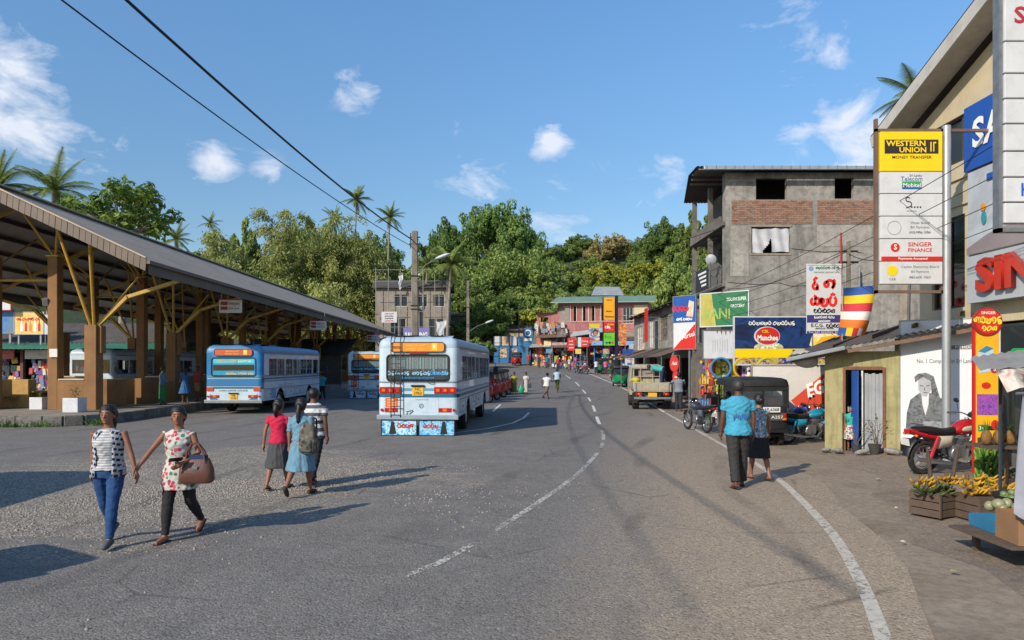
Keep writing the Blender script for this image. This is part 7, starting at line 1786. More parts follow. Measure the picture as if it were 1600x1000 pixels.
for i, (px0, px1, py0, py1, cols) in enumerate(((-40, 22, 484, 520, ['#1f4f8a', '#3a7ab0', '#7a6a4a']), (22, 68, 488, 522, ['#d8a03a', '#e0c070', '#c8702a']), (68, 80, 492, 522, ['#c8ccd0', '#a8bcd0']))):
 c, w, h = atb(px0, px1, py0, py1, 46.5); b = board('shop_picture_board', ('blue picture board on the station shop roof', 'orange board picturing bottles on the station shop roof', 'pale board beside the bottle picture on the station shop roof')[i], 'sign', c, 0, w, h, print_mat('roof_board', cols, 1.2, i), STEEL)
 if i == 1:
  for k in range(5): mb = MB(); mb.lathe((-.5 + k * .3, -.01, -.55), [(.01, 0), (.09, 0), (.09, .45), (.035, .6), (.035, .7), (.01, .7)], 8); o = mb.build('bottle_picture', (M('#e0dcd4', .5), M('#a8323a', .5), M('#c8822a', .5))[k % 3], b); o.scale = (1, .05, 1)
  sinh(b, word(8, 201), 0, h * .2, .25, REDB, w=.2, y=-.012)
 mb = MB(); mb.bx(-w * .4, -w * .35, .06, .12, -h / 2 - .7, 0); mb.build('support_post', STEEL, b); mb = MB(); mb.bx(w * .35, w * .4, .06, .12, -h / 2 - .7, 0); mb.build('support_post', STEEL, b)
c, w, h = atb(-20, 16, 460, 484, 46); board('red_edge_board', 'white and red board over the blue picture board', 'sign', c, 0, w, h, SIGNW, REDB)
for i in range(3):
 c, w, h = atb((240, 255, 268)[i], (254, 267, 285)[i], 515, 535, 62); far_sign(('blue picture board over the far station roof', 'second blue picture board over the far station roof', 'violet picture board over the far station roof')[i], (240, 255, 268)[i], (254, 267, 285)[i], 513, 535, 62, (BLUE, M('#3a6a9a', .5, .3, 1), M('#5a5a9a', .5, .3, 1))[i])
s2_ = thing('station_store', 'long low store with grey sheet roof behind the parked buses', 'building', (-27.5, 62, 0))
mb = MB(); mb.bx(0, 12, 0, .2, 0, 3.2); mb.build('front_wall', M('#5d5852', .9, .25, 1.5, dirt=.4), s2_)
corrug(s2_, 'roof_sheet', (-.6, -.8, 3.1), (12.6, -.8, 3.1), (12.6, 4, 4.6), (-.6, 4, 4.6), ASB, .35)
for i, (a, b_, c_, d_, Y_, cols) in enumerate(((853, 862, 545, 552, 83, ['#3f6f9a', '#7a9ab8']), (870, 884, 518, 527, 86, ['#a8a29a', '#6a625c', '#8f4a44']), (899, 908, 545, 553, 81, ['#c8a030', '#e0d090']), (942, 952, 545, 553, 77, ['#8a2f2a', '#c8b8a8']), (983, 990, 538, 547, 60, ['#b8bcc0', '#7f98b8']), (866, 873, 556, 566, 82, ['#b8a83a', '#4a8a4a']), (1004, 1012, 536, 546, 50, ['#a83a32', '#d8c8b8']))):
 far_sign(('blue strip board over the bag kiosk door', 'faded grey board below the pink house windows', 'yellow strip board beside the red board', 'dark red board at the blue kiosk corner', 'pale blue board on the weathered shop house', 'yellow and green packet board in the bag kiosk', 'red and white board under the shop house awning')[i], a, b_, c_, d_, Y_, print_mat('street_board', cols, 2.5, i + 20))
# ================================================================== PEOPLE
def folds(me, amp, fx, fz):
 n = len(me.vertices); c = np.empty(n * 3, np.float32); me.vertices.foreach_get('co', c); c = c.reshape(-1, 3)
 nr = np.empty(n * 3, np.float32); me.vertex_normals.foreach_get('vector', nr); nr = nr.reshape(-1, 3); x, y, z = c.T
 f = np.sin(x * fx * 5 + 2.1 * np.sin(z * fz * 1.7 + y * 9)) * np.sin(z * fz * 3 + 1.7 * np.sin(y * fx * 4 + x * 6)) + .5 * np.sin(y * fx * 9 + z * fz * 4 + 2 * np.sin(x * fx * 6))
 c += nr * (amp * .62 * f)[:, None]; me.vertices.foreach_set('co', c.ravel()); me.update()
def remesh(mb, vox, name, mat, parent, it=3, fold=0.0):
 me = bpy.data.meshes.new(name); me.from_pydata(mb.v, [], mb.f)
 bm = bmesh.new(); bm.from_mesh(me); bmesh.ops.recalc_face_normals(bm, faces=bm.faces); bm.to_mesh(me); bm.free()
 o = bpy.data.objects.new(name, me)
 r = o.modifiers.new('r', 'REMESH'); r.mode = 'VOXEL'; r.voxel_size = vox; r.use_smooth_shade = True
 s = o.modifiers.new('s', 'SMOOTH'); s.factor = .5; s.iterations = it
 out = bake(o); bpy.data.objects.remove(o); bpy.data.meshes.remove(me)
 if fold: folds(out, fold, 7, 15)
 out.name = name; out.materials.clear(); out.materials.append(mat)
 out.polygons.foreach_set('use_smooth', [True] * len(out.polygons))
 return link(name, out, parent)
SKIN = M('#875a42', .55, .12, 6, name='skin_brown'); SKIN_D = M('#5f3d2b', .55, .12, 6, name='skin_dark')
HAIRM = M('#15110f', .45, .3, 20, bump=.6, bscale=90, name='black_hair'); HAIRG = M('#33302e', .5, .4, 30, bump=.6, bscale=90, name='greying_hair')
SANDAL = M('#3a2c24', .7, .2, 6)
def cloth(name, c, rough=.85, wrinkle=.5): return M(c, rough, .14, 5, bump=wrinkle, bscale=14, name=name)
def pat_check():
 t = NT('check_cloth'); v = t.coord('Object', (26, 26, 17), (0, .2, 0)); s = t.sep(v)
 fx = t.math('FRACT', t.math('ADD', s[0], t.math('MULTIPLY', t.math('FLOOR', s[2]), .5))); fz = t.math('FRACT', s[2])
 a = t.math('MULTIPLY', t.math('GREATER_THAN', fx, .38), t.math('MULTIPLY', t.math('GREATER_THAN', fz, .26), t.math('LESS_THAN', fz, .99)))
 t.color(t.mix(a, hexc('#c9ccd2'), hexc('#1f2740'))) if False else t.color(t.mix(t.math('MULTIPLY', t.math('LESS_THAN', fx, .72), t.math('LESS_THAN', fz, .5)), hexc('#a9acb2'), hexc('#171c30')))
 t.set('Roughness', .85); return t.m
def pat_stripe(name, axis_scale, cols, width=.5):
 t = NT(name); s = t.sep(t.coord('Object', (axis_scale,) * 3)); f = t.math('FRACT', s[2])
 t.color(t.mix(t.math('LESS_THAN', f, width), hexc(cols[0]), hexc(cols[1]))); t.set('Roughness', .85); return t.m
def pat_blobs(name, base, cols, sc):
 t = NT(name); v = t.coord('Object'); vv = t.voro(v, sc, 'F1', 'Distance', .9); c = t.sep(t.voro(v, sc, 'F1', 'Color', .9)); n = t.noise(v, sc * 2.2, 3, .6)
 pick = t.ramp(c[0], [(i / len(cols), hexc(k)) for i, k in enumerate(cols)], 'CONSTANT')
 m = t.ramp(t.math('ADD', vv, t.math('MULTIPLY', n, .35)), [(.62, 1), (.68, 0)])
 t.color(t.mix(m, hexc(base), pick)); t.set('Roughness', .85); return t.m
def ik(a, b, l1, l2, pole):
 d = b - a; L = min(d.length, (l1 + l2) * .999); d = d.normalized(); x = (l1 * l1 - l2 * l2 + L * L) / (2 * L); h = math.sqrt(max(0, l1 * l1 - x * x))
 p = Vector(pole); p = (p - d * p.dot(d)).normalized(); return a + d * x + p * h, a + d * L
def person(label, loc, rz, H=1.6, legs=((10, 5), (-12, 15)), arms=None, top=None, bottom=None, hair='short', shoe=None, skin=SKIN, male=False, lean=0, yaw=0, vox=.0085, face=False, sit=None, group=None, foot_pitch=(0, 0), nod=0):
 """standing or walking figure facing local +Y; index 0 = own left (-X), 1 = own right (+X). Lengths are shares of height."""
 p = thing('person', label, 'person', loc, rz, group); near = vox < .012
 sw = .118 if male else .103; hw = .05 if male else .054
 J = []
 for i, s in enumerate((-1, 1)):
  a, b = R(legs[i][0]), R(legs[i][1]); hip = Vector((s * hw, 0, 0)); kn = hip + Vector((s * .004, math.sin(a), -math.cos(a))) * .245; an = kn + Vector((0, math.sin(a - b), -math.cos(a - b))) * .24
  J.append([hip, kn, an])
 low = min(j[2].z - .12 * math.sin(R(abs(foot_pitch[i]))) * (1 if foot_pitch[i] else 0) for i, j in enumerate(J)); hz_ = .042 - low if sit is None else sit
 for j in J:
  for q in j: q.z += hz_
 L = R(lean); Rl = Matrix.Rotation(-L, 3, 'X'); hipc = Vector((0, 0, hz_))
 def T(x, y, z):            # torso point given as height share (0.5 = hip line)
  return hipc + Rl @ Vector((x, y, z - .505))
 sh = [T(-sw, -.005, .805), T(sw, -.005, .805)]
 AR = []
 arms = arms or ((8, 6, 12), (-8, 6, 14))
 for i, s in enumerate((-1, 1)):
  q = arms[i]
  if isinstance(q, dict):
   el, wr = ik(sh[i], Vector(q['to']), .165, .15, q.get('pole', (s * .4, -1, -.3)))
  else:
   a, o, e = map(R, q); el = sh[i] + Rl @ Vector((s * math.sin(o), math.sin(a) * math.cos(o), -math.cos(a) * math.cos(o))) * .165
   wr = el + Rl @ Vector((s * math.sin(o) * .4, math.sin(a + e), -math.cos(a + e))) * .15
  AR.append((sh[i], el, wr))
 S = lambda v: Vector(v) * H
 def limb(mb, pts, rad, n=10): mb.tube([S(q) for q in pts], [r * H for r in rad], n)
 def ring_loft(mb, rs, n=18, e=0.0, off=0.0):
  rings = []
  for (z, rx, ry, y0) in rs:
   rings.append([S(T((rx + e) * math.cos(2 * PI * k / n), y0 + (ry + e) * math.sin(2 * PI * k / n), z)) for k in range(n)])
  mb.rings(rings)
 if male: TR = [(.47, .085, .072, -.004), (.52, .094, .074, -.004), (.57, .09, .068, 0), (.62, .09, .066, .004), (.69, .1, .072, .004), (.75, .112, .074, .0), (.79, .112, .062, -.004), (.815, .085, .048, -.006), (.835, .045, .04, -.006), (.86, .034, .036, 0)]
 else: TR = [(.47, .09, .074, -.008), (.52, .1, .08, -.008), (.57, .088, .068, -.002), (.62, .077, .06, .002), (.68, .084, .068, .008), (.735, .092, .076, .012), (.775, .094, .06, .0), (.805, .082, .046, -.006), (.83, .038, .036, -.006), (.86, .03, .032, 0)]
 body = MB(); ring_loft(body, TR)
 for i, s in enumerate((-1, 1)):
  hip, kn, an = J[i]; k = 1.0 if male else .97
  limb(body, [hip + Vector((0, 0, .01)), hip.lerp(kn, .35), hip.lerp(kn, .8), kn, kn.lerp(an, .3) + Vector((0, -.008, 0)), kn.lerp(an, .75), an], [.058 * k, .052 * k, .037 * k, .034 * k, .035 * k, .023 * k, .021 * k])
  fp = R(foot_pitch[i]); fd = Vector((s * .1, math.cos(fp), -math.sin(fp))).normalized(); up = Vector((0, math.sin(fp), math.cos(fp)))
  b0 = an - up * .018
  limb(body, [b0 - fd * .03, b0 + fd * .01, b0 + fd * .06 - up * .008, b0 + fd * .105 - up * .014], [.017, .022, .022, .014]); J[i].append((b0, fd, up))
  a_, e_, w_ = AR[i]
  limb(body, [a_, a_.lerp(e_, .4), e_, e_.lerp(w_, .3), w_], [.031 if male else .027, .028 if male else .024, .022 if male else .0195, .023 if male else .0205, .0145])
  d = (w_ - e_).normalized(); x_ = Vector((0, 1, 0)) if abs(d.y) < .8 else Vector((0, 0, 1)); sd_ = (x_ - d * x_.dot(d)).normalized(); pn = d.cross(sd_) * s
  if near:   # palm, four curled fingers, thumb off the side of the palm
   limb(body, [w_, w_ + d * .022, w_ + d * .045], [.0145, .021, .02], 8)
   for f in range(4):
    o_ = sd_ * (.015 - f * .0102); ln = (.042, .047, .044, .035)[f]; c0 = w_ + d * .042 + o_
    limb(body, [c0, c0 + d * ln * .5 + pn * -.004, c0 + d * ln * .85 - pn * .014, c0 + d * ln * .95 - pn * .022], [.0064, .0058, .0052, .0045], 6)
   limb(body, [w_ + d * .015 + sd_ * .015, w_ + d * .032 + sd_ * .029, w_ + d * .052 + sd_ * .032 - pn * .008], [.0075, .0068, .0055], 6)
  else: limb(body, [w_, w_ + d * .03, w_ + d * .07, w_ + d * .09 - pn * .01], [.014, .018, .014, .007], 6)
 hc = T(0, .012, .931); Hm = Matrix.Translation(S(hc)) @ Matrix.Rotation(-L * .3 - R(nod), 4, 'X') @ Matrix.Rotation(R(yaw), 4, 'Z')
 body.M = Hm
 body.ell((0, -.006 * H, .012 * H), (.049 * H, .060 * H, .056 * H), 16, 12); body.ell((0, .014 * H, -.025 * H), (.037 * H, .041 * H, .044 * H), 14, 10); body.ell((0, .04 * H, -.05 * H), (.016 * H, .014 * H, .014 * H), 10, 8)
 body.tube([(0, .05 * H, .012 * H), (0, .062 * H, -.012 * H), (0, .052 * H, -.018 * H)], [.005 * H, .009 * H, .008 * H], 6)
 for s in (-1, 1): body.ell((s * .049 * H, -.004 * H, -.006 * H), (.006 * H, .012 * H, .019 * H), 8, 6)
 body.M = Matrix(); limb(body, [T(0, -.008, .82), T(0, .0, .865), hc + Vector((0, -.012, -.02))], [.036, .03, .03])
 remesh(body, vox, 'body', skin, p)
 def hd(mb): mb.M = Hm; return mb
 if face:
  for s in (-1, 1):
   mb = hd(MB()); mb.ell((s * .0175 * H, .0505 * H, .006 * H), (.0068 * H, .003 * H, .0026 * H), 10, 6); e = mb.build('eye', M('#a39c92', .3, .05, 4), p, smooth='all')
   mb = hd(MB()); mb.ell((s * .0175 * H, .0535 * H, .006 * H), (.0036 * H, .0025 * H, .0034 * H), 8, 6); mb.build('iris', BLACK, e)
   mb = hd(MB()); mb.tube([(s * .007 * H, .055 * H, .019 * H), (s * .018 * H, .0545 * H, .023 * H), (s * .031 * H, .047 * H, .019 * H)], [.0022 * H, .0026 * H, .0015 * H], 5); mb.build('eyebrow', HAIRM, p)
  mb = hd(MB()); mb.ell((0, .0535 * H, -.034 * H), (.0145 * H, .005 * H, .0048 * H), 12, 6); mb.build('lips', M('#7d3f38', .45), p, smooth='all')
 hm = HAIRG if hair == 'grey' else HAIRM
 mb = hd(MB()); n, m = 22, 14; rings = []
 V = []; F = []
 for j in range(m + 1):
  a = -PI / 2 + PI * j / m
  for k in range(n):
   b = 2 * PI * k / n; V.append((.0505 * H * math.cos(a) * math.cos(b), (-.0075 + .0612 * math.cos(a) * math.sin(b)) * H, (.013 + .0575 * math.sin(a)) * H))
 for j in range(m):
  for k in range(n):
   q = (j * n + k, j * n + (k + 1) % n, (j + 1) * n + (k + 1) % n, (j + 1) * n + k); c = sum((Vector(V[x]) for x in q), Vector()) / 4 / H
   line = .043 - 12 * c.x * c.x if c.y > .012 else (.002 + c.y * 2.0 if c.y > -.012 else -.034)
   if c.z > line: F.append(q)
 mb.add(V, F)
 if not male: mb.ell((0, -.030 * H, .004 * H), (.0545 * H, .041 * H, .058 * H), 18, 12); mb.ell((0, -.014 * H, .046 * H), (.046 * H, .05 * H, .030 * H), 18, 10)
 ho = mb.build('hair', hm, p, smooth='all')
 so_ = ho.modifiers.new('thick', 'SOLIDIFY'); so_.thickness = .005 * H; so_.offset = 1
 if hair in ('ponytail', 'braid', 'bun'):
  mb = hd(MB())
  if hair == 'bun': mb.ell((0, -.075 * H, .0), (.03 * H, .022 * H, .03 * H), 12, 8)
  else:
   ln = .21 if hair == 'braid' else .15; q = [(0, -.055 - .03 * min(1, t * 2.5), .02 - ln * t - .01 * math.sin(t * 3)) for t in (0, .12, .25, .38, .5, .62, .75, .88, 1)]
   rr = [.02, .026, .022, .026, .02, .024, .018, .02, .006] if hair == 'braid' else [.02, .03, .032, .03, .027, .023, .018, .012, .004]
   mb.tube([Vector(x) * H for x in q], [r * H for r in rr], 10)
  mb.build('hair_tail', hm, ho, smooth='all')
 cv = max(vox * 1.25, .011)
 if bottom:
  kind, mat = bottom[0], bottom[1]; mb = MB()
  if kind in ('trousers', 'leggings', 'shorts'):
   e = {'trousers': .012, 'leggings': .005, 'shorts': .014}[kind]
   ring_loft(mb, [r for r in TR if r[0] <= .58], e=.006)
   for i in (0, 1):
    hip, kn, an = J[i][:3]; end = .95 if kind != 'shorts' else 0
    pts = [hip + Vector((0, 0, .01)), hip.lerp(kn, .35), hip.lerp(kn, .8), kn] + ([kn.lerp(an, .35), kn.lerp(an, .75), kn.lerp(an, .96)] if kind != 'shorts' else [])
    rr = [.06, .053, .041, .038] + ([.036, .033 if kind == 'trousers' else .026, .034 if kind == 'trousers' else .024] if kind != 'shorts' else [])
    limb(mb, pts, [r + e for r in rr])
   remesh(mb, cv, kind, mat, p, 3, (.004 if kind == 'leggings' else .006) if near else 0)
  else:
   hem = bottom[2]; fl_ = bottom[3] if len(bottom) > 3 else .03; n = 72; rings = []
   knee_y = [(J[0][1].y + J[1][1].y) / 2, max(abs(J[0][1].y), abs(J[1][1].y))]
   z_top = .6
   for t in np.linspace(0, 1, 26):
    z = z_top + (hem - z_top) * t; w = min(1, t * 4)
    rx = .084 + (.104 - .084) * w + fl_ * max(0, t - .2); ry = .066 + (.084 - .066) * w + (fl_ + knee_y[1] * .5) * max(0, t - .2)
    off = (z - .505) * 0
    rings.append([S(hipc + Vector((rx * (1 + .035 * t * math.sin(9 * b + 2 * t)) * math.cos(b), -.004 + ry * (1 + .05 * t * math.sin(7 * b)) * math.sin(b), z - .505))) for b in [2 * PI * k / n for k in range(n)]])
   mb.rings(rings, cap=False); o = mb.build(kind, mat, p, smooth='all'); folds(o.data, .014, 14, 2.5); sm = o.modifiers.new('thick', 'SOLIDIFY'); sm.thickness = .006
 for g in (top or []):
  nm, mat, hem, neck, slv, e = g[:6]; mb = MB()
  zs = [r for r in TR if hem < r[0] < neck]; f = lambda z: tuple(np.interp(z, [r[0] for r in TR], [r[k] for r in TR]) for k in (1, 2, 3))
  rs_ = [(hem, *f(max(hem, .5)))] + zs + [(neck, *f(neck))]
  if hem < .47: rs_ = [(hem, .105, .085, -.006)] + [r for r in rs_ if r[0] > .5]
  if bottom and bottom[0] in ('trousers', 'leggings', 'shorts'): rs_ = [(z, a + (.02 if z < .56 else .004), b + (.016 if z < .56 else .003), c) for (z, a, b, c) in rs_]
  ring_loft(mb, rs_, 22, e)
  for i in (0, 1):
   a_, e_, w_ = AR[i]
   if slv <= 0: continue
   pts = [a_, a_.lerp(e_, min(slv, 1) * .5), a_.lerp(e_, min(slv, 1))]; rr = [.031, .03, .03] if male else [.027, .026, .027]
   if slv > 1: pts += [e_.lerp(w_, slv - 1)]; rr = [.03, .027, .025, .021]
   limb(mb, pts, [r + e * .55 for r in rr])
  remesh(mb, cv, nm, mat, p, 4, .009 if near else 0)
 for i in (0, 1):
  b0, fd, up = J[i][3]
  mb = MB()
  if shoe and shoe[0] == 'shoe':
   limb(mb, [b0 - fd * .036 - up * .003, b0 + fd * .01, b0 + fd * .065 - up * .01, b0 + fd * .112 - up * .013], [.022, .026, .026, .017], 12); mb.build('shoe', shoe[1], p, smooth='all')
  elif shoe:
   sd_ = fd.cross(up).normalized(); c0 = b0 - up * .022
   mb.add([S(c0 + fd * y + sd_ * x * w + up * z) for z in (-.004, .003) for (y, x, w) in ((-.045, -1, .018), (-.045, 1, .018), (.04, 1, .024), (.1, 1, .026), (.122, 0, 0), (.1, -1, .026), (.04, -1, .024))], [(0, 1, 2, 3, 4, 5, 6), (13, 12, 11, 10, 9, 8, 7)] + [(k, (k + 1) % 7, 7 + (k + 1) % 7, 7 + k) for k in range(7)])
   limb(mb, [c0 + fd * .04 + sd_ * .024, c0 + fd * .06 + up * .028, c0 + fd * .095], [.004, .004, .004], 5); limb(mb, [c0 + fd * .04 - sd_ * .024, c0 + fd * .06 + up * .028], [.004, .004], 5)
   mb.build('sandal', shoe[1], p)
 p['_wrists'] = 0; del p['_wrists']
 return p, [H * a[2] for a in AR]
FLORAL = pat_blobs('floral_cloth', '#b5b5ac', ['#a82f48', '#3f6f55', '#b8485c', '#b5b5ac', '#9a3446', '#b5b5ac'], 19)
FLORAL2 = pat_blobs('floral_top_cloth', '#7a9fae', ['#a85a5a', '#37526a', '#c9b8b0', '#4a7f92', '#b0707a'], 24)
CAMO = pat_blobs('camouflage_cloth', '#55534a', ['#3a3a33', '#6d675a', '#2d2d2a', '#7d776a'], 14)
DENIM = cloth('blue_denim', '#1a4272', .85, .7); BLK = cloth('black_cloth', '#1d1c1e', .85, .6); GREYC = cloth('grey_skirt_cloth', '#3f3f42', .85, .6)
HX, HY, HZ = -4.37, 7.86, .75
def local(pt, loc, rz, H): return tuple((Matrix.Rotation(-rz, 3, 'Z') @ (Vector(pt) - Vector(loc))) / H)
l1 = (-4.68, 7.92, .012); r1 = R(180 + 6)
person('girl in checked waistcoat and blue jeans walking hand in hand', l1, r1, 1.57, ((16, 6), (-14, 22)), ({'to': local((HX + .02, HY + .03, .86), l1, r1, 1.57), 'pole': (-.5, -.6, 0)}, (-16, 9, 14)),
       [('striped_shirt', pat_stripe('fine_stripe_cloth', 34, ('#9a9a9c', '#c6c6c4'), .35), .53, .832, 0, .006)], ('trousers' if False else 'leggings', DENIM), 'ponytail', ('shoe', cloth('grey_canvas', '#4d5058')), SKIN, face=True, foot_pitch=(0, 30), vox=.0078)
girl = bpy.data.objects[-1] if False else None
gp_ = [o for o in COL.objects if o.get('label', '').startswith('girl in checked')][0]
mb = MB(); n = 30; rings = []
for (z, rx, ry) in ((.485, .118, .1), (.55, .112, .092), (.62, .1, .082), (.70, .105, .088), (.76, .108, .082), (.80, .098, .062), (.825, .07, .05)):
 op = .95 if z < .78 else .7
 rings.append([Vector((rx * math.sin(a), -ry * math.cos(a) + .004 + .012 * math.sin(a * 7) * (z < .6), z + .025)) * 1.57 for a in np.linspace(-PI + op * .62, PI - op * .62, n)])
mb.rings(rings, cap=False, closed=False); o = mb.build('checked_waistcoat', pat_check(), gp_, smooth='all'); sm = o.modifiers.new('thick', 'SOLIDIFY'); sm.thickness = .008
l2 = (-4.0, 8.2, .012); r2 = R(180 - 4)
pw, wr2 = person('person in floral sleeveless tunic and black leggings holding a girl by the hand', l2, r2, 1.56, ((-16, 26), (14, 5)), ({'to': (-.095, .12, .60), 'pole': (-.6, -.5, -.6)}, {'to': local((HX - .005, HY + .02, .85), l2, r2, 1.56), 'pole': (.6, -.4, 0)}),
       [('floral_tunic', FLORAL, .375, .832, .12, .009)], ('leggings', BLK), 'ponytail', ('sandal', SANDAL), SKIN, face=True, yaw=20, foot_pitch=(28, 0), vox=.0078)
hb_ = thing('handbag', 'brown leather handbag hanging from the forearm of the tunic wearer', 'handbag', (-3.74, 8.1, .70), R(8))
mb = MB(); rings = []
for z, w, d in ((0, .17, .07), (.03, .2, .09), (.16, .19, .085), (.25, .16, .05), (.29, .145, .025)):
 rings.append([(w * (abs(math.cos(a)) ** .5) * (1 if math.cos(a) >= 0 else -1), d * (abs(math.sin(a)) ** .6) * (1 if math.sin(a) >= 0 else -1), z) for a in [2 * PI * k / 20 for k in range(20)]])
LEA = M('#5d3a30', .45, .2, 7, bump=.3, bscale=60); mb.rings(rings); mb.build('bag_body', LEA, hb_, smooth=True)
for y in (-.05, .05):
 mb = MB(); mb.tube([(-.11, y, .24), (-.1, y * .8, .38), (-.05, y * .4, .47), (.02, y * .4, .46), (.08, y * .8, .37), (.11, y, .24)], .011, 6); mb.build('bag_handle', LEA, hb_, smooth=True)
mb = MB(); mb.bx(-.03, .03, -.092, -.086, .17, .21); mb.build('bag_clasp', CHROME, hb_); mb = MB(); mb.bx(-.12, .12, -.03, .03, .27, .33); mb.build('blue_lining', cloth('blue_lining', '#24365a'), hb_)
ph = thing('mobile_phone', 'dark mobile phone in the hand above the handbag', 'phone', (-3.9, 7.92, 1.0), R(40)); mb = MB(); mb.box((0, 0, 0), (.15, .012, .075), (.9, 0, .1)); mb.build('casing', BLACK, ph, bevel=.005)
person('person in red top and grey skirt walking away beside the blue dress', (-3.93, 11.5, .012), R(-10), 1.49, ((-13, 14), (14, 6)), ((-14, 12, 8), (8, 5, 10)), [('red_top', cloth('red_jersey', '#b3123c'), .50, .835, .55, .012)], ('skirt', GREYC, .235, .05), 'ponytail', ('sandal', SANDAL), SKIN, foot_pitch=(10, 0))
pb, _ = person('person in pale blue knee dress with long plait and backpack', (-3.38, 10.95, .012), R(-8), 1.53, ((-16, 30), (14, 5)), ((-6, 6, 10), (-4, 8, 16)), [('blue_bodice', cloth('blue_cotton', '#5f8599'), .56, .835, .95, .011)], ('skirt', cloth('blue_cotton', '#5f8599'), .25, .06), 'braid', ('shoe', cloth('brown_shoe', '#3a322c')), SKIN, foot_pitch=(38, 0))
bp = thing('backpack', 'camouflage backpack slung on the shoulder of the blue dress', 'backpack', (-3.22, 10.80, .70), R(-12))
mb = MB(); rings = []
for z, w, d in ((0, .11, .06), (.05, .145, .1), (.25, .145, .1), (.4, .12, .08), (.48, .07, .05)):
 rings.append([(w * (abs(math.cos(a)) ** .6) * (1 if math.cos(a) >= 0 else -1), d * (abs(math.sin(a)) ** .6) * (1 if math.sin(a) >= 0 else -1), z) for a in [2 * PI * k / 18 for k in range(18)]])
mb.rings(rings); mb.build('pack', CAMO, bp, smooth=True); mb = MB(); mb.box((0, -.09, .13), (.2, .05, .2)); mb.build('front_pocket', CAMO, bp, bevel=.03)
mb = MB(); mb.tube([(.05, .05, .44), (.04, .12, .56), (.03, .2, .52), (.03, .22, .3)], .014, 6, flat=.4); mb.build('strap', BLK, bp)
person('person in grey and white striped polo walking ahead of the blue dress', (-3.46, 11.9, .012), R(-10), 1.66, ((12, 5), (-14, 16)), ((8, 6, 12), (-6, 9, 14)), [('striped_polo', pat_stripe('polo_stripe_cloth', 7.5, ('#c4c6c8', '#4a4c52'), .45), .47, .84, .6, .014)], ('trousers', cloth('dark_trousers', '#23252b')), 'short', ('sandal', SANDAL), SKIN_D, True, foot_pitch=(0, 12))
TURQ = cloth('turquoise_jersey', '#3a90ac', .85, .6)
pt_, _ = person('person in turquoise polo and dark trousers walking away near the road line', (3.86, 11.65, .012), R(-5), 1.80, ((-10, 10), (10, 4)), ((4, 8, 12), (-4, 6, 14)), [('turquoise_polo', TURQ, .475, .845, .62, .016)], ('trousers', cloth('charcoal_trousers', '#2a2928')), 'grey', ('sandal', SANDAL), SKIN_D, True, foot_pitch=(8, 0))
mb = MB()
for k in range(7):
 mb.ell(((-.1 + k * .033) * 1, -.155 - .004 * abs(k - 3) * -1, 1.215 + .02 * ((k * 5) % 3 - 1)), (.017, .006, .045), 8, 6)
mb.build('back_print', M('#2f5f96', .8, .3, 20), pt_)
person('person in flowered sleeveless top and black skirt beside the turquoise polo', (4.5, 12.45, .012), R(6), 1.53, ((14, 6), (-12, 14)), ((6, 5, 10), (14, 16, 6)), [('flowered_top', FLORAL2, .49, .832, .12, .012)], ('skirt', BLK, .25, .03), 'bun', ('sandal', SANDAL), SKIN, foot_pitch=(0, 10))
V_ = .016
person('person in blue shirt and green sarong leaning by the shelter wall', (-15.35, 30.0, .354), R(-60), 1.62, ((3, 2), (-3, 4)), ((10, 5, 60), (10, 5, 50)), [('blue_shirt', cloth('denim_shirt', '#4a6a86'), .5, .84, 1.8, .012)], ('sarong', cloth('green_sarong', '#1f6f3a'), .08, .0), 'short', ('sandal', SANDAL), SKIN_D, True, vox=V_)
person('person in blue dress standing at the kerb of the shelter', (-15.0, 31.3, .354), R(60), 1.55, ((3, 2), (-4, 5)), ((10, 5, 40), (5, 5, 20)), [('blue_bodice', cloth('royal_blue_cloth', '#2a5f92'), .56, .83, .5, .011)], ('skirt', cloth('royal_blue_cloth', '#2a5f92'), .26, .09), 'ponytail', ('sandal', SANDAL), SKIN_D, vox=V_)
person('person in red and black shirt with khaki shorts at the shelter', (-15.1, 32.8, .354), R(150), 1.66, ((3, 2), (-3, 4)), ((4, 6, 10), (0, 6, 12)), [('red_yoke_shirt', cloth('red_black_shirt', '#8f2f2c'), .5, .84, .6, .014)], ('shorts', cloth('khaki_shorts', '#8a6f4a')), 'short', ('sandal', SANDAL), SKIN_D, True, vox=V_)
person('person in patterned skirt waiting behind the red shirt', (-14.9, 34.2, .354), R(100), 1.52, ((3, 2), (-3, 4)), None, [('pink_top', cloth('rose_top', '#8f4a5a'), .5, .83, .5, .012)], ('skirt', FLORAL2, .2, .06), 'bun', ('sandal', SANDAL), SKIN_D, vox=V_)
person('person in dark clothes standing by the painted bus rear', (-14.6, 35.2, .354), R(120), 1.6, ((3, 2), (-3, 4)), None, [('dark_shirt', cloth('slate_shirt', '#3a4656'), .5, .84, .6, .013)], ('trousers', BLK), 'short', ('sandal', SANDAL), SKIN_D, True, vox=V_)
person('person in teal shirt walking between the parked buses', (-11.4, 41.0, .012), R(30), 1.62, ((14, 5), (-14, 16)), None, [('teal_shirt', cloth('teal_shirt', '#2f8a92'), .49, .84, .6, .013)], ('trousers', BLK), 'short', ('sandal', SANDAL), SKIN_D, True, vox=V_)
person('person in dark shirt among the station shop goods', (-33.5, 45.0, .012), R(170), 1.6, ((3, 2), (-3, 4)), None, [('navy_shirt', cloth('navy_shirt', '#2f4a6a'), .5, .84, .6, .013)], ('trousers', BLK), 'short', ('sandal', SANDAL), SKIN_D, True, vox=.025)
V_ = .02
def g3(x, y): return (x, y, gz(x, y) + .013)
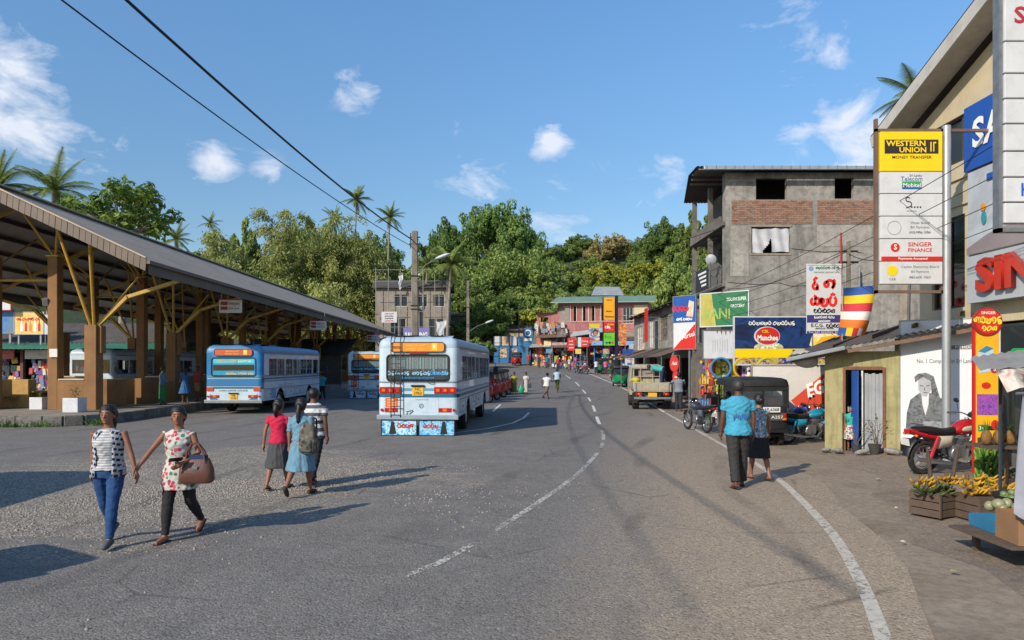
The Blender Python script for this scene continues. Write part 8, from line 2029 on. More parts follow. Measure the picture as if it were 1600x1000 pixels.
person('person in olive blouse carrying a green bag on the far road', g3(.15, 47), R(180), 1.52, ((10, 4), (-10, 14)), None, [('olive_blouse', cloth('olive_blouse', '#8f8f2a'), .5, .83, .6, .012)], ('skirt', cloth('khaki_skirt', '#6d6638'), .12, .02), 'bun', ('sandal', SANDAL), SKIN_D, vox=V_)
bg = thing('carrier_bag', 'bright green carrier bag held by the olive blouse', 'bag', (.62, 46.8, gz(.6, 46.8) + .15)); mb = MB(); mb.rings([[(w * math.cos(a), .1 * math.sin(a) * w * 5, z) for a in [2 * PI * k / 12 for k in range(12)]] for z, w in ((0, .12), (.08, .19), (.3, .18), (.4, .08), (.55, .03))]); mb.build('bag_body', M('#1f9a6a', .5, .15, 5), bg, smooth=True); mb = MB(); mb.torus((0, 0, .58), .05, .012, 12, 5, 'Y'); mb.build('bag_handle', M('#1f9a6a', .5, .15, 5), bg)
pkb = thing('shoulder_bag', 'pink shoulder bag at the side of the olive blouse', 'bag', (-.2, 46.8, gz(0, 47) + .75)); mb = MB(); mb.box((0, 0, 0), (.32, .14, .26)); mb.build('bag_body', M('#b05a72', .6), pkb, bevel=.04); mb = MB(); mb.tube([(-.1, 0, .12), (.1, .05, .5), (.15, 0, .1)], .012, 5); mb.build('strap', M('#b05a72', .6), pkb)
person('person in long white sari walking on the far road', g3(.98, 47.6), R(175), 1.5, ((8, 4), (-8, 10)), ((6, 6, 60), (5, 5, 12)), [('white_blouse', cloth('white_cotton', '#b9b7b0'), .5, .83, .9, .012)], ('sari', cloth('white_cotton', '#b9b7b0'), .07, .01), 'bun', ('sandal', SANDAL), SKIN_D, vox=V_)
dbg = thing('shoulder_bag', 'dark shoulder bag carried with the white sari', 'bag', (1.2, 47.3, gz(1, 47) + .6)); mb = MB(); mb.box((0, 0, 0), (.28, .12, .3)); mb.build('bag_body', M('#3a3c42', .6), dbg, bevel=.04); mb = MB(); mb.tube([(-.1, 0, .14), (0, .04, .6), (.1, 0, .14)], .012, 5); mb.build('strap', BLK, dbg)
person('person in white shirt and shorts running beside the cyclist', g3(2.1, 41.6), R(-35), 1.66, ((34, 20), (-26, 30)), ((-35, 15, 60), (40, 12, 70)), [('white_tee', cloth('white_tee', '#c0c2c2'), .48, .84, .55, .014)], ('shorts', cloth('brown_shorts', '#6a5a48')), 'short', ('sandal', SANDAL), SKIN_D, True, lean=8, vox=V_, foot_pitch=(0, 30))
for i, (x, y, c1, c2, lb, m) in enumerate(((-1.1, 98, '#c9622a', '#c9622a', 'person in orange robe by the blue hoarding', 'skirt'), (9.0, 73, '#c4c6c8', '#2a2d33', 'person in white shirt standing by parked motorcycles at the blue kiosk', 'trousers'), (9.9, 72.2, '#c05a78', '#3a2a30', 'person in pink shirt standing by parked motorcycles at the blue kiosk', 'trousers'),
      (5.4, 80, '#a83a2a', '#2a2d33', 'person in red shirt at the crowded bag kiosk', 'trousers'), (3.4, 86, '#2a2f3a', '#2a2d33', 'person in dark clothes by the narrow kiosk', 'trousers'), (4.3, 84, '#3a6a8a', '#3a3a3a', 'person in blue shirt near the bag kiosk', 'trousers'), (2.2, 90, '#b8342a', '#5a4a3a', 'person in red by the orange cloth banner', 'skirt'), (6.6, 78.5, '#b8b8b0', '#7a3f4a', 'person in white top and maroon skirt by bag kiosk', 'skirt'))):
 person(lb, g3(x, y), R((180, 20, 10, 200, 150, 170, 190, 30)[i]), 1.62, ((6, 4), (-6, 8)), None, [('shirt', cloth('far_shirt%d' % i, c1), .48, .84, .6, .014)], (m, cloth('far_bottom%d' % i, c2)) + ((.1, .02) if m == 'skirt' else ()), 'short', None, SKIN_D, True, vox=.03)
person('person in grey shirt standing at the tailboard of the flatbed truck', (7.55, 30.9, .012), R(-10), 1.68, ((3, 2), (-3, 4)), ({'to': (-.18, .2, .76)}, {'to': (.12, .22, .76)}), [('grey_shirt', cloth('grey_shirt', '#6f7880'), .48, .84, .6, .014)], ('trousers', cloth('night_trousers', '#23252b')), 'short', ('sandal', SANDAL), SKIN_D, True, vox=.014)
person('person in teal shirt bending over inside the truck bed', (7.1, 32.2, 1.02), R(60), 1.6, ((4, 4), (-4, 6)), ({'to': (-.1, .42, .42)}, {'to': (.12, .42, .42)}), [('teal_shirt', cloth('teal_jersey', '#3f9a96'), .48, .84, .55, .014)], ('trousers', cloth('navy_trousers', '#26304a')), 'short', ('sandal', SANDAL), SKIN_D, True, lean=78, vox=.014)
person('child in teal and white dress peeping from the shack doorway', (8.15, 16.42, .07), R(150), 1.02, ((4, 2), (-4, 6)), None, [('teal_bodice', cloth('teal_bodice', '#2f9a8c'), .54, .83, .5, .012)], ('skirt', FLORAL, .22, .07), 'ponytail', None, SKIN, vox=.012)
# ================================================================== MOTORCYCLES, TRUCK, BICYCLE
ALU = M('#9a9da0', .35, .15, 6, metal=.7, dirt=.3)
def spoked(parent, y, r, tw, spokes=18):
 h = bpy.data.objects.new('wheel', None); COL.objects.link(h); h.parent = parent; h.location = (0, y, r)
 mb = MB(); mb.torus((0, 0, 0), r - tw, tw, 30, 8, 'X', 1.0); mb.build('tyre', RUBBER, h, smooth='all')
 mb = MB(); mb.torus((0, 0, 0), r - tw * 2.1, tw * .42, 30, 6, 'X', 1.4); mb.build('rim', CHROME, h, smooth='all')
 mb = MB(); mb.lathe((0, 0, 0), [(.01, -.06), (.03, -.06), (.06, -.045), (.06, .045), (.03, .06), (.01, .06)], 14, 'X'); mb.build('hub', ALU, h, smooth=True)
 mb = MB()
 for i in range(spokes):
  a = 2 * PI * i / spokes; s = 1 if i % 2 else -1; b = a + .35 * (1 if i % 4 < 2 else -1)
  mb.tube([(s * .04, .05 * math.cos(b), .05 * math.sin(b)), (s * .006, (r - tw * 2.2) * math.cos(a), (r - tw * 2.2) * math.sin(a))], .0028, 3)
 mb.build('spokes', CHROME, h)
 return h
def motorbike(label, loc, rz, col, col2='#b8b2a0', tilt=6, brief=False, group=None):
 b = thing('motorcycle', label, 'motorcycle', loc, rz, group); b.rotation_euler = (0, R(tilt), rz)
 P1 = M(col, .3, .12, 3, coat=.5, dirt=.08); P2 = M(col2, .35, .12, 3, coat=.3)
 r = .3; fy = 1.27
 spoked(b, 0, r, .045); spoked(b, fy, r, .04)
 mb = MB()
 for s in (-1, 1): mb.tube([(s * .07, fy, r), (s * .08, fy - .1, r + .3), (s * .08, fy - .26, .88)], [.02, .02, .024], 8)
 mb.build('fork', CHROME, b, smooth=True)
 mb = MB()
 for (y0_, sgn) in ((fy, 1),):
  pts = [(0, y0_ + (r + .04) * math.cos(R(a)), r + (r + .04) * math.sin(R(a))) for a in range(30, 150, 12)]; mb.tube(pts, .06, 8, flat=.3)
 mb.build('front_mudguard', P1, b, smooth=True)
 mb = MB(); pts = [(0, (r + .07) * math.cos(R(a)), r + .02 + (r + .07) * math.sin(R(a))) for a in range(70, 185, 12)]; mb.tube(pts, .07, 8, flat=.35); mb.build('rear_mudguard', BLACK, b, smooth=True)
 mb = MB()
 for s in (-1, 1):
  mb.tube([(s * .04, fy - .3, .82), (s * .06, .75, .42), (s * .06, .45, .3), (s * .08, 0, r)], .018, 6); mb.tube([(s * .05, fy - .32, .8), (s * .08, .5, .68), (s * .1, -.05, .74)], .018, 6); mb.tube([(s * .08, .42, .34), (s * .09, .3, .68)], .016, 6)
 mb.build('frame', BLACK, b, smooth=True)
 mb = MB(); mb.box((0, .62, .40), (.24, .28, .22)); mb.lathe((.14, .55, .38), [(.01, 0), (.1, .0), (.11, -.03)], 16, 'X'); mb.lathe((-.14, .55, .38), [(.01, 0), (.1, .0), (.11, .03)], 16, 'X'); en = mb.build('engine', ALU, b, bevel=.02)
 for i in range(6): mb = MB(); mb.box((0, .74 + i * .006, .50 + i * .026), (.2, .19, .011), (.25, 0, 0)); mb.build('cooling_fin', ALU, en)
 mb = MB(); mb.tube([(.1, .82, .5), (.13, .92, .36), (.14, .78, .22), (.15, .4, .22), (.16, .05, .27), (.17, -.32, .33)], [.02, .022, .024, .03, .045, .042], 8); mb.build('exhaust', CHROME, b, smooth=True)
 for s in (-1, 1):
  mb = MB(); mb.tube([(s * .13, .02, r + .02), (s * .12, .16, .68)], [.03, .03], 8); mb.build('shock_absorber', P1, b, smooth=True)
  mb = MB(); mb.rings([[(s * (.09 + .03 * math.sin(t * PI)), y, z) for (y, z) in ((.18 + .36 * t, .46 + .06 * t), (.14 + .38 * t, .68 - .0 * t))] for t in (0, .25, .5, .75, 1)], False, False); sp = mb.build('side_panel', P2, b, smooth=True); so_ = sp.modifiers.new('t', 'SOLIDIFY'); so_.thickness = .012
  mb = MB(); mb.tube([(0, .5, .26), (s * .28, .5, .26)], .014, 6); mb.build('footrest', RUBBER, b)
  mb = MB(); mb.tube([(s * .03, fy - .3, .98), (s * .2, fy - .34, 1.02), (s * .34, fy - .44, 1.0)], .011, 6); mb.tube([(s * .26, fy - .38, 1.01), (s * .36, fy - .48, .995)], .017, 8); mb.build('handlebar', BLACK, b, smooth=True)
  mb = MB(); mb.tube([(s * .24, fy - .36, 1.02), (s * .3, fy - .34, 1.18)], .006, 5); mb.ell((s * .32, fy - .34, 1.22), (.06, .015, .04), 12, 8); mb.build('mirror', BLACK, b, smooth=True)
  mb = MB(); mb.ell((s * .12, -.3, .7), (.035, .025, .025), 8, 6); mb.build('indicator', AMBER, b, smooth=True)
 mb = MB(); rings = []
 for (y, w, z0_, z1_) in ((.56, .07, .70, .80), (.62, .11, .67, .86), (.74, .135, .66, .93), (.88, .13, .68, .95), (.98, .09, .74, .92), (1.02, .05, .78, .88)):
  zc = (z0_ + z1_) / 2; hh = (z1_ - z0_) / 2; rings.append([(w * math.cos(a), y, zc + hh * math.sin(a)) for a in [2 * PI * k / 16 for k in range(16)]])
 mb.rings(rings); tk = mb.build('fuel_tank', P1, b, smooth=True)
 for s in (-1, 1):
  mb = MB(); mb.ell((s * .118, .78, .80), (.022, .15, .05), 12, 8, (.12, 0, 0)); mb.build('tank_flash', P2, tk, smooth=True)
 mb = MB(); mb.lathe((0, .84, .945), [(.01, .02), (.035, .02), (.04, 0)], 12); mb.build('fuel_cap', CHROME, tk)
 mb = MB(); rings = []
 for (y, w, z0_, z1_) in ((-.22, .1, .76, .83), (-.1, .125, .73, .85), (.15, .13, .70, .83), (.35, .12, .68, .79), (.5, .1, .68, .80), (.6, .06, .70, .82)):
  rings.append([(w * math.cos(a) * (1.0 if math.sin(a) < 0 else .95), y, (z0_ + z1_) / 2 + (z1_ - z0_) / 2 * math.sin(a)) for a in [2 * PI * k / 14 for k in range(14)]])
 mb.rings(rings); mb.build('seat', M('#1c1c1e', .55, .15, 5), b, smooth=True)
 mb = MB(); mb.rings([[(w * math.cos(a), y, z + h * math.sin(a)) for a in [2 * PI * k / 12 for k in range(12)]] for (y, w, z, h) in ((.2, .12, .64, .06), (0, .115, .68, .06), (-.2, .09, .73, .055), (-.34, .06, .76, .045))]); mb.build('tail_fairing', P1, b, smooth=True)
 mb = MB(); mb.box((0, -.37, .76), (.11, .05, .07)); mb.build('tail_lamp', LAMPRED, b, bevel=.012)
 mb = MB(); mb.tube([(-.1, .05, .84), (-.1, -.3, .88), (.1, -.3, .88), (.1, .05, .84)], .01, 6); mb.build('grab_rail', CHROME, b, smooth=True)
 mb = MB(); mb.box((0, -.4, .58), (.18, .01, .12), (.3, 0, 0)); pl = mb.build('number_plate', PLATE_W, b)
 mb = MB(); mb.ell((0, fy - .2, .90), (.1, .09, .1), 14, 10); hl = mb.build('headlamp', P1, b, smooth=True); mb = MB(); mb.ell((0, fy - .125, .90), (.085, .03, .085), 14, 8); mb.build('lens', CHROME, hl, smooth=True)
 mb = MB(); mb.box((0, fy - .3, 1.0), (.18, .06, .08), (-.5, 0, 0)); mb.build('instrument_box', BLACK, b, bevel=.015)
 mb = MB(); mb.tube([(-.08, .5, .26), (-.2, .42, .02)], .012, 6); mb.build('side_stand', BLACK, b)
 return b
motorbike('red and cream motorcycle leaning on its stand before the computer billboard', (7.8, 13.0, .01), R(-76), '#a3151f').scale = (1.12,) * 3
motorbike('turquoise motorcycle parked beside the yellow shack', (7.25, 18.0, .01), R(-78), '#177a9a', '#2a8aa8')
motorbike('dark blue motorcycle parked behind the turquoise one', (7.1, 18.75, .01), R(-74), '#22489a', '#1a2f6a')
motorbike('black motorcycle parked between the black three-wheeler and the kiosk', (5.95, 20.9, .01), R(12), '#26282c', '#5a5f66')
motorbike('blue motorcycle parked by the road before the coming green three-wheeler', (9.3, 62.5, gz(9.3, 62.5) + .01), R(-70), '#2a4f8a', '#5a6a80')
motorbike('red motorcycle standing by the blue kiosk', (8.1, 74.0, gz(8.1, 74) + .01), R(20), '#b31f2a', '#5a3a3a')
motorbike('dark motorcycle standing by the blue kiosk corner', (7.3, 74.8, gz(7.3, 74.8) + .01), R(15), '#24262c', '#4a4f56')
hm_ = thing('motorcycle_helmet', 'black and blue helmet hung on the red motorcycle mirror', 'helmet', (9.03, 13.2, 1.13), R(30))
mb = MB(); mb.ell((0, 0, 0), (.13, .155, .135), 18, 12, zmin=-.75); mb.build('shell', M('#17181b', .25, .1, 4, coat=.6), hm_, smooth='all')
mb = MB(); mb.ell((0, .02, .0), (.134, .15, .06), 16, 6, (.3, 0, 0)); mb.build('blue_band', M('#2a7f9a', .3, .1, 4), hm_, smooth='all'); mb = MB(); mb.tube([(-.1, .02, -.1), (0, .05, -.2), (.1, .02, -.1)], .008, 5); mb.build('chin_strap', BLACK, hm_)
tr = thing('flatbed_truck', 'old cream flatbed truck with dropped sides parked at the road edge', 'truck', (6.5, 31.6, .01), R(-6))
TW = M('#a39a86', .55, .2, 2, dirt=.35, streak=.3, name='truck_cream')
mb = MB(); mb.bx(-.86, .86, 0, 2.9, .92, 1.0); mb.build('bed_floor', TW, tr)
for (x0, x1, y0_, y1_) in ((-.86, .86, -.04, 0), ):
 mb = MB(); mb.bx(x0, x1, y0_, y1_, .84, 1.27); tg = mb.build('tailboard', TW, tr, bevel=.01)
 for i in range(3): mb = MB(); mb.bx(-.8 + i * .57, -.3 + i * .57, -.055, -.042, .92, 1.2); mb.build('pressed_panel', TW, tg, bevel=.006)
 for x in (-.75, .75): mb = MB(); mb.bx(x - .03, x + .03, -.07, -.042, .86, 1.25); mb.build('latch', STEEL, tg)
for s in (-1, 1):
 mb = MB(); mb.bx(s * .86 - .02, s * .86 + .02, .002, 2.9, 1.0, 1.27); mb.build('side_board', TW, tr, bevel=.01)
mb = MB()
for x in (-.8, -.3, .3, .8): mb.tube([(x, 2.88, 1.0), (x, 2.88, 2.0)], .022, 6)
for z in (1.5, 1.98): mb.tube([(-.8, 2.88, z), (.8, 2.88, z)], .02, 6)
mb.build('headboard_rack', TW, tr)
mb = MB(); rings = []
for (z, w, y0_, y1_) in ((.55, .84, 3.0, 4.5), (1.3, .86, 3.0, 4.52), (1.9, .8, 3.02, 4.2), (2.06, .74, 3.1, 4.05), (2.12, .6, 3.25, 3.9)):
 rings.append([(-w, y0_, z), (w, y0_, z), (w, y1_, z), (-w, y1_, z)])
mb.rings(rings); cab = mb.build('cab', TW, tr, smooth=True, bevel=.04)
mb = MB(); mb.bx(-.62, .62, 2.985, 2.998, 1.4, 1.86); mb.build('rear_window', GLASS_DARK, cab); mb = MB(); mb.bx(-.4, .4, 2.975, 2.984, 1.45, 1.8); mb.build('window_grille', TIMB, cab)
for s in (-1, 1):
 wheel(tr, s * .72, .72, .36, .3, TW); wheel(tr, s * .74, 3.75, .36, .22, TW)
 mb = MB(); mb.bx(s * .62 - .14, s * .62 + .14, -.06, .02, .68, .8); lm = mb.build('tail_lamp', LAMPRED, tr, bevel=.01); mb = MB(); mb.bx(s * .62 - .04, s * .62 + .04, -.066, -.05, .69, .79); mb.build('lens', AMBER, lm)
 mb = MB(); mb.tube([(s * .86, 4.3, 1.5), (s * 1.05, 4.4, 1.6)], .012, 5); mb.box((s * 1.08, 4.4, 1.62), (.14, .04, .26)); mb.build('mirror', BLACK, tr)
 mb = MB(); mb.bx(s * .75 - .16, s * .75 + .16, .25, .27, .3, .8); mb.build('mud_flap', RUBBER, tr)
mb = MB(); mb.bx(-.85, .85, -.1, -.02, .5, .6); mb.build('rear_bumper', STEEL, tr, bevel=.01)
mb = MB(); mb.bx(-.2, .2, -.08, -.06, .62, .8); mb.build('number_plate', PLATE_Y, tr)
mb = MB(); mb.bx(-.4, -.3, .0, 4.2, .6, .78); mb.bx(.3, .4, 0, 4.2, .6, .78); mb.bx(-.7, .7, .64, .8, .3, .44); mb.build('chassis', BLACK, tr)
ld = thing('yellow_sacks', 'yellow sacks lying in the truck bed', 'sack', (6.4, 33.2, 1.025));
for i in range(4): mb = MB(); mb.ell((-.35 + .3 * (i % 3), .2 * (i // 3), .14 + .2 * (i // 3)), (.24, .38, .14), 12, 8); mb.build('sack', M('#b5a83a', .7, .25, 4), ld, smooth='all')
bx_, by_ = 3.25, 49.0
bc = thing('bicycle', 'black bicycle ridden along the far road beside the runner', 'bicycle', (bx_, by_, gz(bx_, by_) + .012), R(-4))
for y in (0, 1.02):
 h = bpy.data.objects.new('wheel', None); COL.objects.link(h); h.parent = bc; h.location = (0, y, .34)
 mb = MB(); mb.torus((0, 0, 0), .32, .02, 26, 6, 'X'); mb.build('tyre', RUBBER, h, smooth='all')
 mb = MB(); [mb.tube([(0, 0, 0), (0, .31 * math.cos(a), .31 * math.sin(a))], .003, 3) for a in np.linspace(0, 2 * PI, 15)[:-1]]; mb.build('spokes', CHROME, h)
mb = MB(); mb.tube([(0, 0, .34), (0, .42, .3), (0, .3, .82), (0, 0, .34)], .015, 6); mb.tube([(0, .42, .3), (0, .88, .78), (0, .3, .78)], .016, 6); mb.tube([(0, .86, .9), (0, 1.02, .34)], .014, 6); mb.build('frame', BLACK, bc)
mb = MB(); mb.tube([(-.28, .78, 1.0), (0, .88, .96), (.28, .78, 1.0)], .012, 6); mb.build('handlebar', CHROME, bc); mb = MB(); mb.ell((0, .25, .88), (.09, .14, .04), 10, 6); mb.build('saddle', BLACK, bc); mb = MB(); mb.bx(-.07, .07, -.35, .15, .7, .72); mb.build('carrier', STEEL, bc)
person('person in pale blue shirt and olive trousers riding the bicycle', (bx_, by_ + .25, gz(bx_, by_) + .012), R(-4), 1.66, ((62, 60), (38, 55)), ({'to': (-.16, .34, .62)}, {'to': (.16, .34, .62)}), [('pale_shirt', cloth('pale_blue_shirt', '#9fb4c4'), .49, .84, .6, .015)], ('trousers', cloth('olive_trousers', '#5a662a')), 'short', ('sandal', SANDAL), SKIN_D, True, lean=14, vox=.02, sit=.56)
# ================================================================== FRUIT STALL
WOODC = M('#58483c', .85, .25, 6, dirt=.4, streak=.2)
def crate(label, x, y, z, w, d, h, rz):
 c = thing('wooden_crate', label, 'crate', (x, y, z), rz)
 k = 3; g = .012; sl = (h - g * (k - 1)) / k
 for i in range(k):
  z0_ = i * (sl + g)
  for (bx0, bx1, by0, by1) in ((-w / 2, w / 2, -d / 2, -d / 2 + .016), (-w / 2, w / 2, d / 2 - .016, d / 2), (-w / 2, -w / 2 + .016, -d / 2 + .017, d / 2 - .017), (w / 2 - .016, w / 2, -d / 2 + .017, d / 2 - .017)):
   mb = MB(); mb.bx(bx0, bx1, by0, by1, z0_, z0_ + sl); mb.build('slat', WOODC, c, bevel=.003)
 for sx_ in (-1, 1):
  mb = MB(); mb.bx(sx_ * w / 2 - .02 - (.02 if sx_ > 0 else -.0) + (.0 if sx_ > 0 else 0), sx_ * w / 2 + .02 - (.02 if sx_ > 0 else 0), -d / 2 - .018, -d / 2 - .002, 0, h); mb.build('corner_post', WOODC, c)
 for i in range(5): mb = MB(); mb.bx(-w / 2, w / 2, -d / 2 + i * d / 5 + .005, -d / 2 + (i + 1) * d / 5 - .005, h + .002, h + .018); mb.build('top_slat', WOODC, c)
 return c
crate('upturned wooden crate under dark green bananas beside the stall', 5.8, 9.4, .045, .42, .42, .3, R(28))
crate('wooden crate under the yellow bananas next to the upturned crate', 6.3, 9.15, .045, .5, .45, .3, R(8))
rl_ = random.Random(14)
def banana_hand(label, x, y, z, n, col, col2, ln=.16, rz=0, spread=1.0, rows=2, th=.019):
 b = thing('banana_bunch', label, 'bananas', (x, y, z), rz); mt = M(col, .5, .25, 9, dirt=.12); tip = M(col2, .6, .2, 8)
 for r_ in range(rows):
  for i in range(n):
   f = (i / max(1, n - 1) - .5) * spread; base = Vector((f * .12 * n * .18, .0, .05 + r_ * .055)); a = f * 1.6; a += rl_.uniform(-.35, .35); out = Vector((math.sin(a), -math.cos(a), rl_.uniform(-.35, .3))).normalized(); L = ln * rl_.uniform(.85, 1.2); base = base + Vector((rl_.uniform(-.02, .02), rl_.uniform(-.03, .03), rl_.uniform(-.01, .015)))
   mb = MB(); mb.tube([base, base + out * L * .3 + Vector((0, 0, -.018)), base + out * L * .65 + Vector((0, 0, -.012)), base + out * L + Vector((0, 0, .035))], [.009, th, th * .95, .006], 7)
   bo = mb.build('banana', mt, b, smooth='all')
 mb = MB(); mb.tube([(-.05, .0, .06), (0, .03, .1), (0, .03, .06 + rows * .06)], [.03, .028, .018], 8); mb.build('stalk', tip, b, smooth=True)
 return b
yl = ('#b58a1c', '#5a4a2a'); dk = ('#3d4a1f', '#3a3a24')
for i, (x, y, z, c, lab) in enumerate(((5.5, 9.28, .395, dk, 'dark green banana hand at the crate corner'), (5.72, 9.35, .395, dk, 'dark green banana hand in the middle of the upturned crate'), (5.6, 9.55, .44, yl, 'spotted yellow banana hand behind the dark green ones'), (6.0, 9.1, .43, yl, 'yellow banana hand at the front of the yellow crate'),
  (6.22, 9.1, .43, yl, 'yellow banana hand in the middle of the yellow crate'), (6.4, 9.15, .43, yl, 'yellow banana hand beside the bowl of green fruit'), (6.1, 9.32, .5, yl, 'upper yellow banana hand leaning on the stalks'), (6.33, 9.35, .52, yl, 'upper yellow banana hand under the green bunch'), (5.92, 9.5, .5, yl, 'yellow banana hand next to the leaning stalk'))):
 banana_hand(lab, x + .12, y - .03, z - .06, 6, c[0], c[1], .15, R((i * 47) % 60 - 30))
gbn = thing('green_banana_bunch', 'large bunch of bright green bananas standing behind the yellow ones', 'bananas', (6.75, 9.75, .3), R(10))
GRB = M('#557f2c', .5, .2, 8)
for r_ in range(6):
 for i in range(7):
  a = -1.7 + 3.4 * i / 6 + .15 * (r_ % 2); out = Vector((math.sin(a) * .9, -math.cos(a) * .8, .35)).normalized(); base = Vector((.05 * math.sin(a), -.04, .08 + r_ * .085))
  mb = MB(); mb.tube([base, base + out * .07, base + out * .13 + Vector((0, 0, .05)), base + out * .16 + Vector((0, 0, .12))], [.012, .026, .025, .008], 7); mb.build('banana', GRB, gbn, smooth='all')
mb = MB(); mb.tube([(0, .03, -.3), (0, .03, .3), (.05, .06, .75)], [.045, .04, .03], 8); mb.build('stalk', M('#6a7a3a', .7), gbn, smooth=True)
for i, (x, y, lean_) in enumerate(((5.84, 9.5, -.05), (6.08, 9.5, .14), (6.65, 9.2, .03))):
 mb = MB(); mb.tube([(0, 0, .0), (lean_ * .5, 0, .3), (lean_, .02, .62)], [.03, .027, .02], 8); o = tag(mb.build('banana_stalk', M(('#4a3f38', '#4a3f38', '#7d5a38')[i], .8, .25, 8), None, smooth=True), ('dark bare banana stalk standing on the upturned crate', 'dark leaning banana stalk amid the yellow bananas', 'brown cut banana stalk beside the bowl')[i], 'stalk'); o.location = (x, y, .33)
bw = thing('fruit_bowl', 'wide dark bowl heaped with green fruit on the stall', 'bowl', (6.1, 8.1, .42)); mb = MB(); mb.lathe((0, 0, 0), [(.01, 0), (.26, 0), (.34, .12), (.35, .13), (.33, .13), (.25, .02), (.01, .02)], 26); mb.build('bowl', M('#2a2b2e', .5, .1, 4), bw, smooth=True)
def pile(label, cat, name, cx, cy, z, rad, fr, n, col, seed, squash=1.0):
 p = thing(name, label, cat, (cx, cy, z)); r = random.Random(seed); me = None; k = 0
 for i in range(n):
  a = r.random() * 6.28; q = rad * math.sqrt(r.random()); zz = fr * .8 + max(0, (1 - (q / rad) ** 1.5)) * fr * 2.0 * r.random()
  if me is None:
   mb = MB(); mb.ell((0, 0, 0), (fr, fr, fr * squash), 12, 8); o = mb.build(name.split('_')[-1] if False else 'fruit', M(col, .45, .22, 14, dirt=.1), p, smooth='all'); me = o.data
  else: o = link('fruit', me, p)
  o.location = (q * math.cos(a), q * math.sin(a), zz); o.rotation_euler = (r.random() * 3, r.random() * 3, 0); s = r.uniform(.85, 1.12); o.scale = (s, s, s)
 return p
pile('heap of green fruit in the dark bowl', 'fruit', 'green_fruit', 6.1, 8.1, .48, .27, .042, 60, '#6a7a4a', 1)
pile('pale round melons lying before the dark bowl', 'fruit', 'melons', 5.72, 7.75, .40, .26, .07, 7, '#8a8a68', 2, .85)
tbx = thing('stall_table', 'low plank table at the front of the fruit stall', 'table', (5.25, 6.95, .01))
for i in range(4): mb = MB(); mb.bx(-.28, 1.8, -.16 + i * .25, .08 + i * .25, .24, .27); mb.build('plank', WOODC, tbx, bevel=.004)
for (x, y) in ((-.02, -.06), (1.6, -.06), (-.02, .74), (1.6, .74)): mb = MB(); mb.bx(x - .03, x + .03, y - .03, y + .03, 0, .24); mb.build('leg', WOODC, tbx)
ty = thing('blue_tray', 'shallow blue plastic tray behind the carton of oranges', 'tray', (5.62, 7.55, .283), R(-4)); mb = MB(); BT = M('#2a6f92', .5, .15, 4)
for (x0, x1, y0_, y1_) in ((-.42, .5, -.22, -.2), (-.42, .5, .2, .22), (-.42, -.4, -.198, .198), (.48, .5, -.198, .198)): mb = MB(); mb.bx(x0, x1, y0_, y1_, 0, .13); mb.build('tray_side', BT, ty)
mb = MB(); mb.bx(-.4, .48, -.198, .198, 0, .012); mb.build('tray_base', BT, ty)
CB = M('#8a6848', .8, .12, 3, dirt=.12); co = thing('orange_carton', 'brown cardboard carton with hand hole holding oranges', 'carton', (5.36, 7.0, .285), R(-7))
for nm, a in (('front', (-.26, .26, -.2, -.192, 0, .3)), ('back', (-.26, .26, .192, .2, 0, .3)), ('left_side', (-.268, -.26, -.2, .2, 0, .3)), ('right_side', (.26, .268, -.2, .2, 0, .3)), ('base', (-.258, .258, -.19, .19, .0, .008))): mb = MB(); mb.bx(*a); mb.build('carton_wall', CB, co)
mb = MB(); mb.ell((-.06, -.203, .17), (.035, .002, .022), 14, 6); mb.build('hand_hole', DKVOID, co)
mb = MB(); mb.box((0, 0, .18), (.5, .37, .02)); mb.build('inner_card', CB, co)
pile('oranges in the cardboard carton', 'fruit', 'oranges', 5.33, 7.0, .47, .2, .043, 20, '#d8761a', 4)
mb = MB(); mb.ell((5.5, 6.98, .57), (.12, .1, .04), 14, 8); tag(mb.build('plastic_bag', M('#b0a2b0', .35, .15, 5), None, smooth='all'), 'pale thin plastic bag lying over the oranges', 'bag')
sf = thing('fruit_stall', 'fruit stall frame with patched awning and grey cloth at the right', 'stall', (6.15, 8.6, .01))
for (x, y, h) in ((.0, 0, 2.05), (1.7, 0, 2.1), (1.7, 1.9, 2.0)): mb = MB(); mb.tube([(x, y, 0), (x, y, h)], .022, 6); mb.build('post', M('#2a2f33', .6), sf)
corrug(sf, 'awning', (-.66, -.6, 2.03), (1.9, -.7, 2.2), (1.9, 1.2, 2.4), (.3, 1.0, 2.2), M('#8a8a88', .6, .2, 3), .2, .012)
V = []; k = 20
for i in range(k + 1):
 u = i / k; V += [(-.5 + 2.3 * u, -.62 - .1 * u, 2.03 + .16 * u), (-.42 + 2.3 * u, -.7 - .05 * math.sin(i), 1.77 + .12 * u + .06 * math.sin(i * .9))]
mesh_np('awning_flap', np.array(V), np.array([(2 * i, 2 * i + 1, 2 * i + 3, 2 * i + 2) for i in range(k)]), print_mat('flap_cloth', ['#b5502a', '#c8c4ba', '#5a4438', '#a8542f'], 2.2, 5), sf, smooth=True)
mb = MB(); mb.bx(.0, 1.7, .2, .7, 1.0, 1.03); mb.build('shelf', WOODC, sf)
gc = MB(); n = 24; V = []
for j in range(20):
 for i in range(n): V.append((.02 + i * .03 - .002 * j, -1.55 + (.02 + .0035 * j) * math.sin(i * 1.1 + j * .06 + .8 * math.sin(i * .37)) + .02 * math.sin(i * .33 + j * .2), 1.75 - j * .062 - .004 * j * math.sin(i * .5)))
mesh_np('hanging_cloth', np.array(V), np.array([(j * n + i, j * n + i + 1, (j + 1) * n + i + 1, (j + 1) * n + i) for j in range(19) for i in range(n - 1)]), cloth('grey_cloth', '#8d8f9a'), sf, loc=(-1.16, -.35, .05), smooth=True)
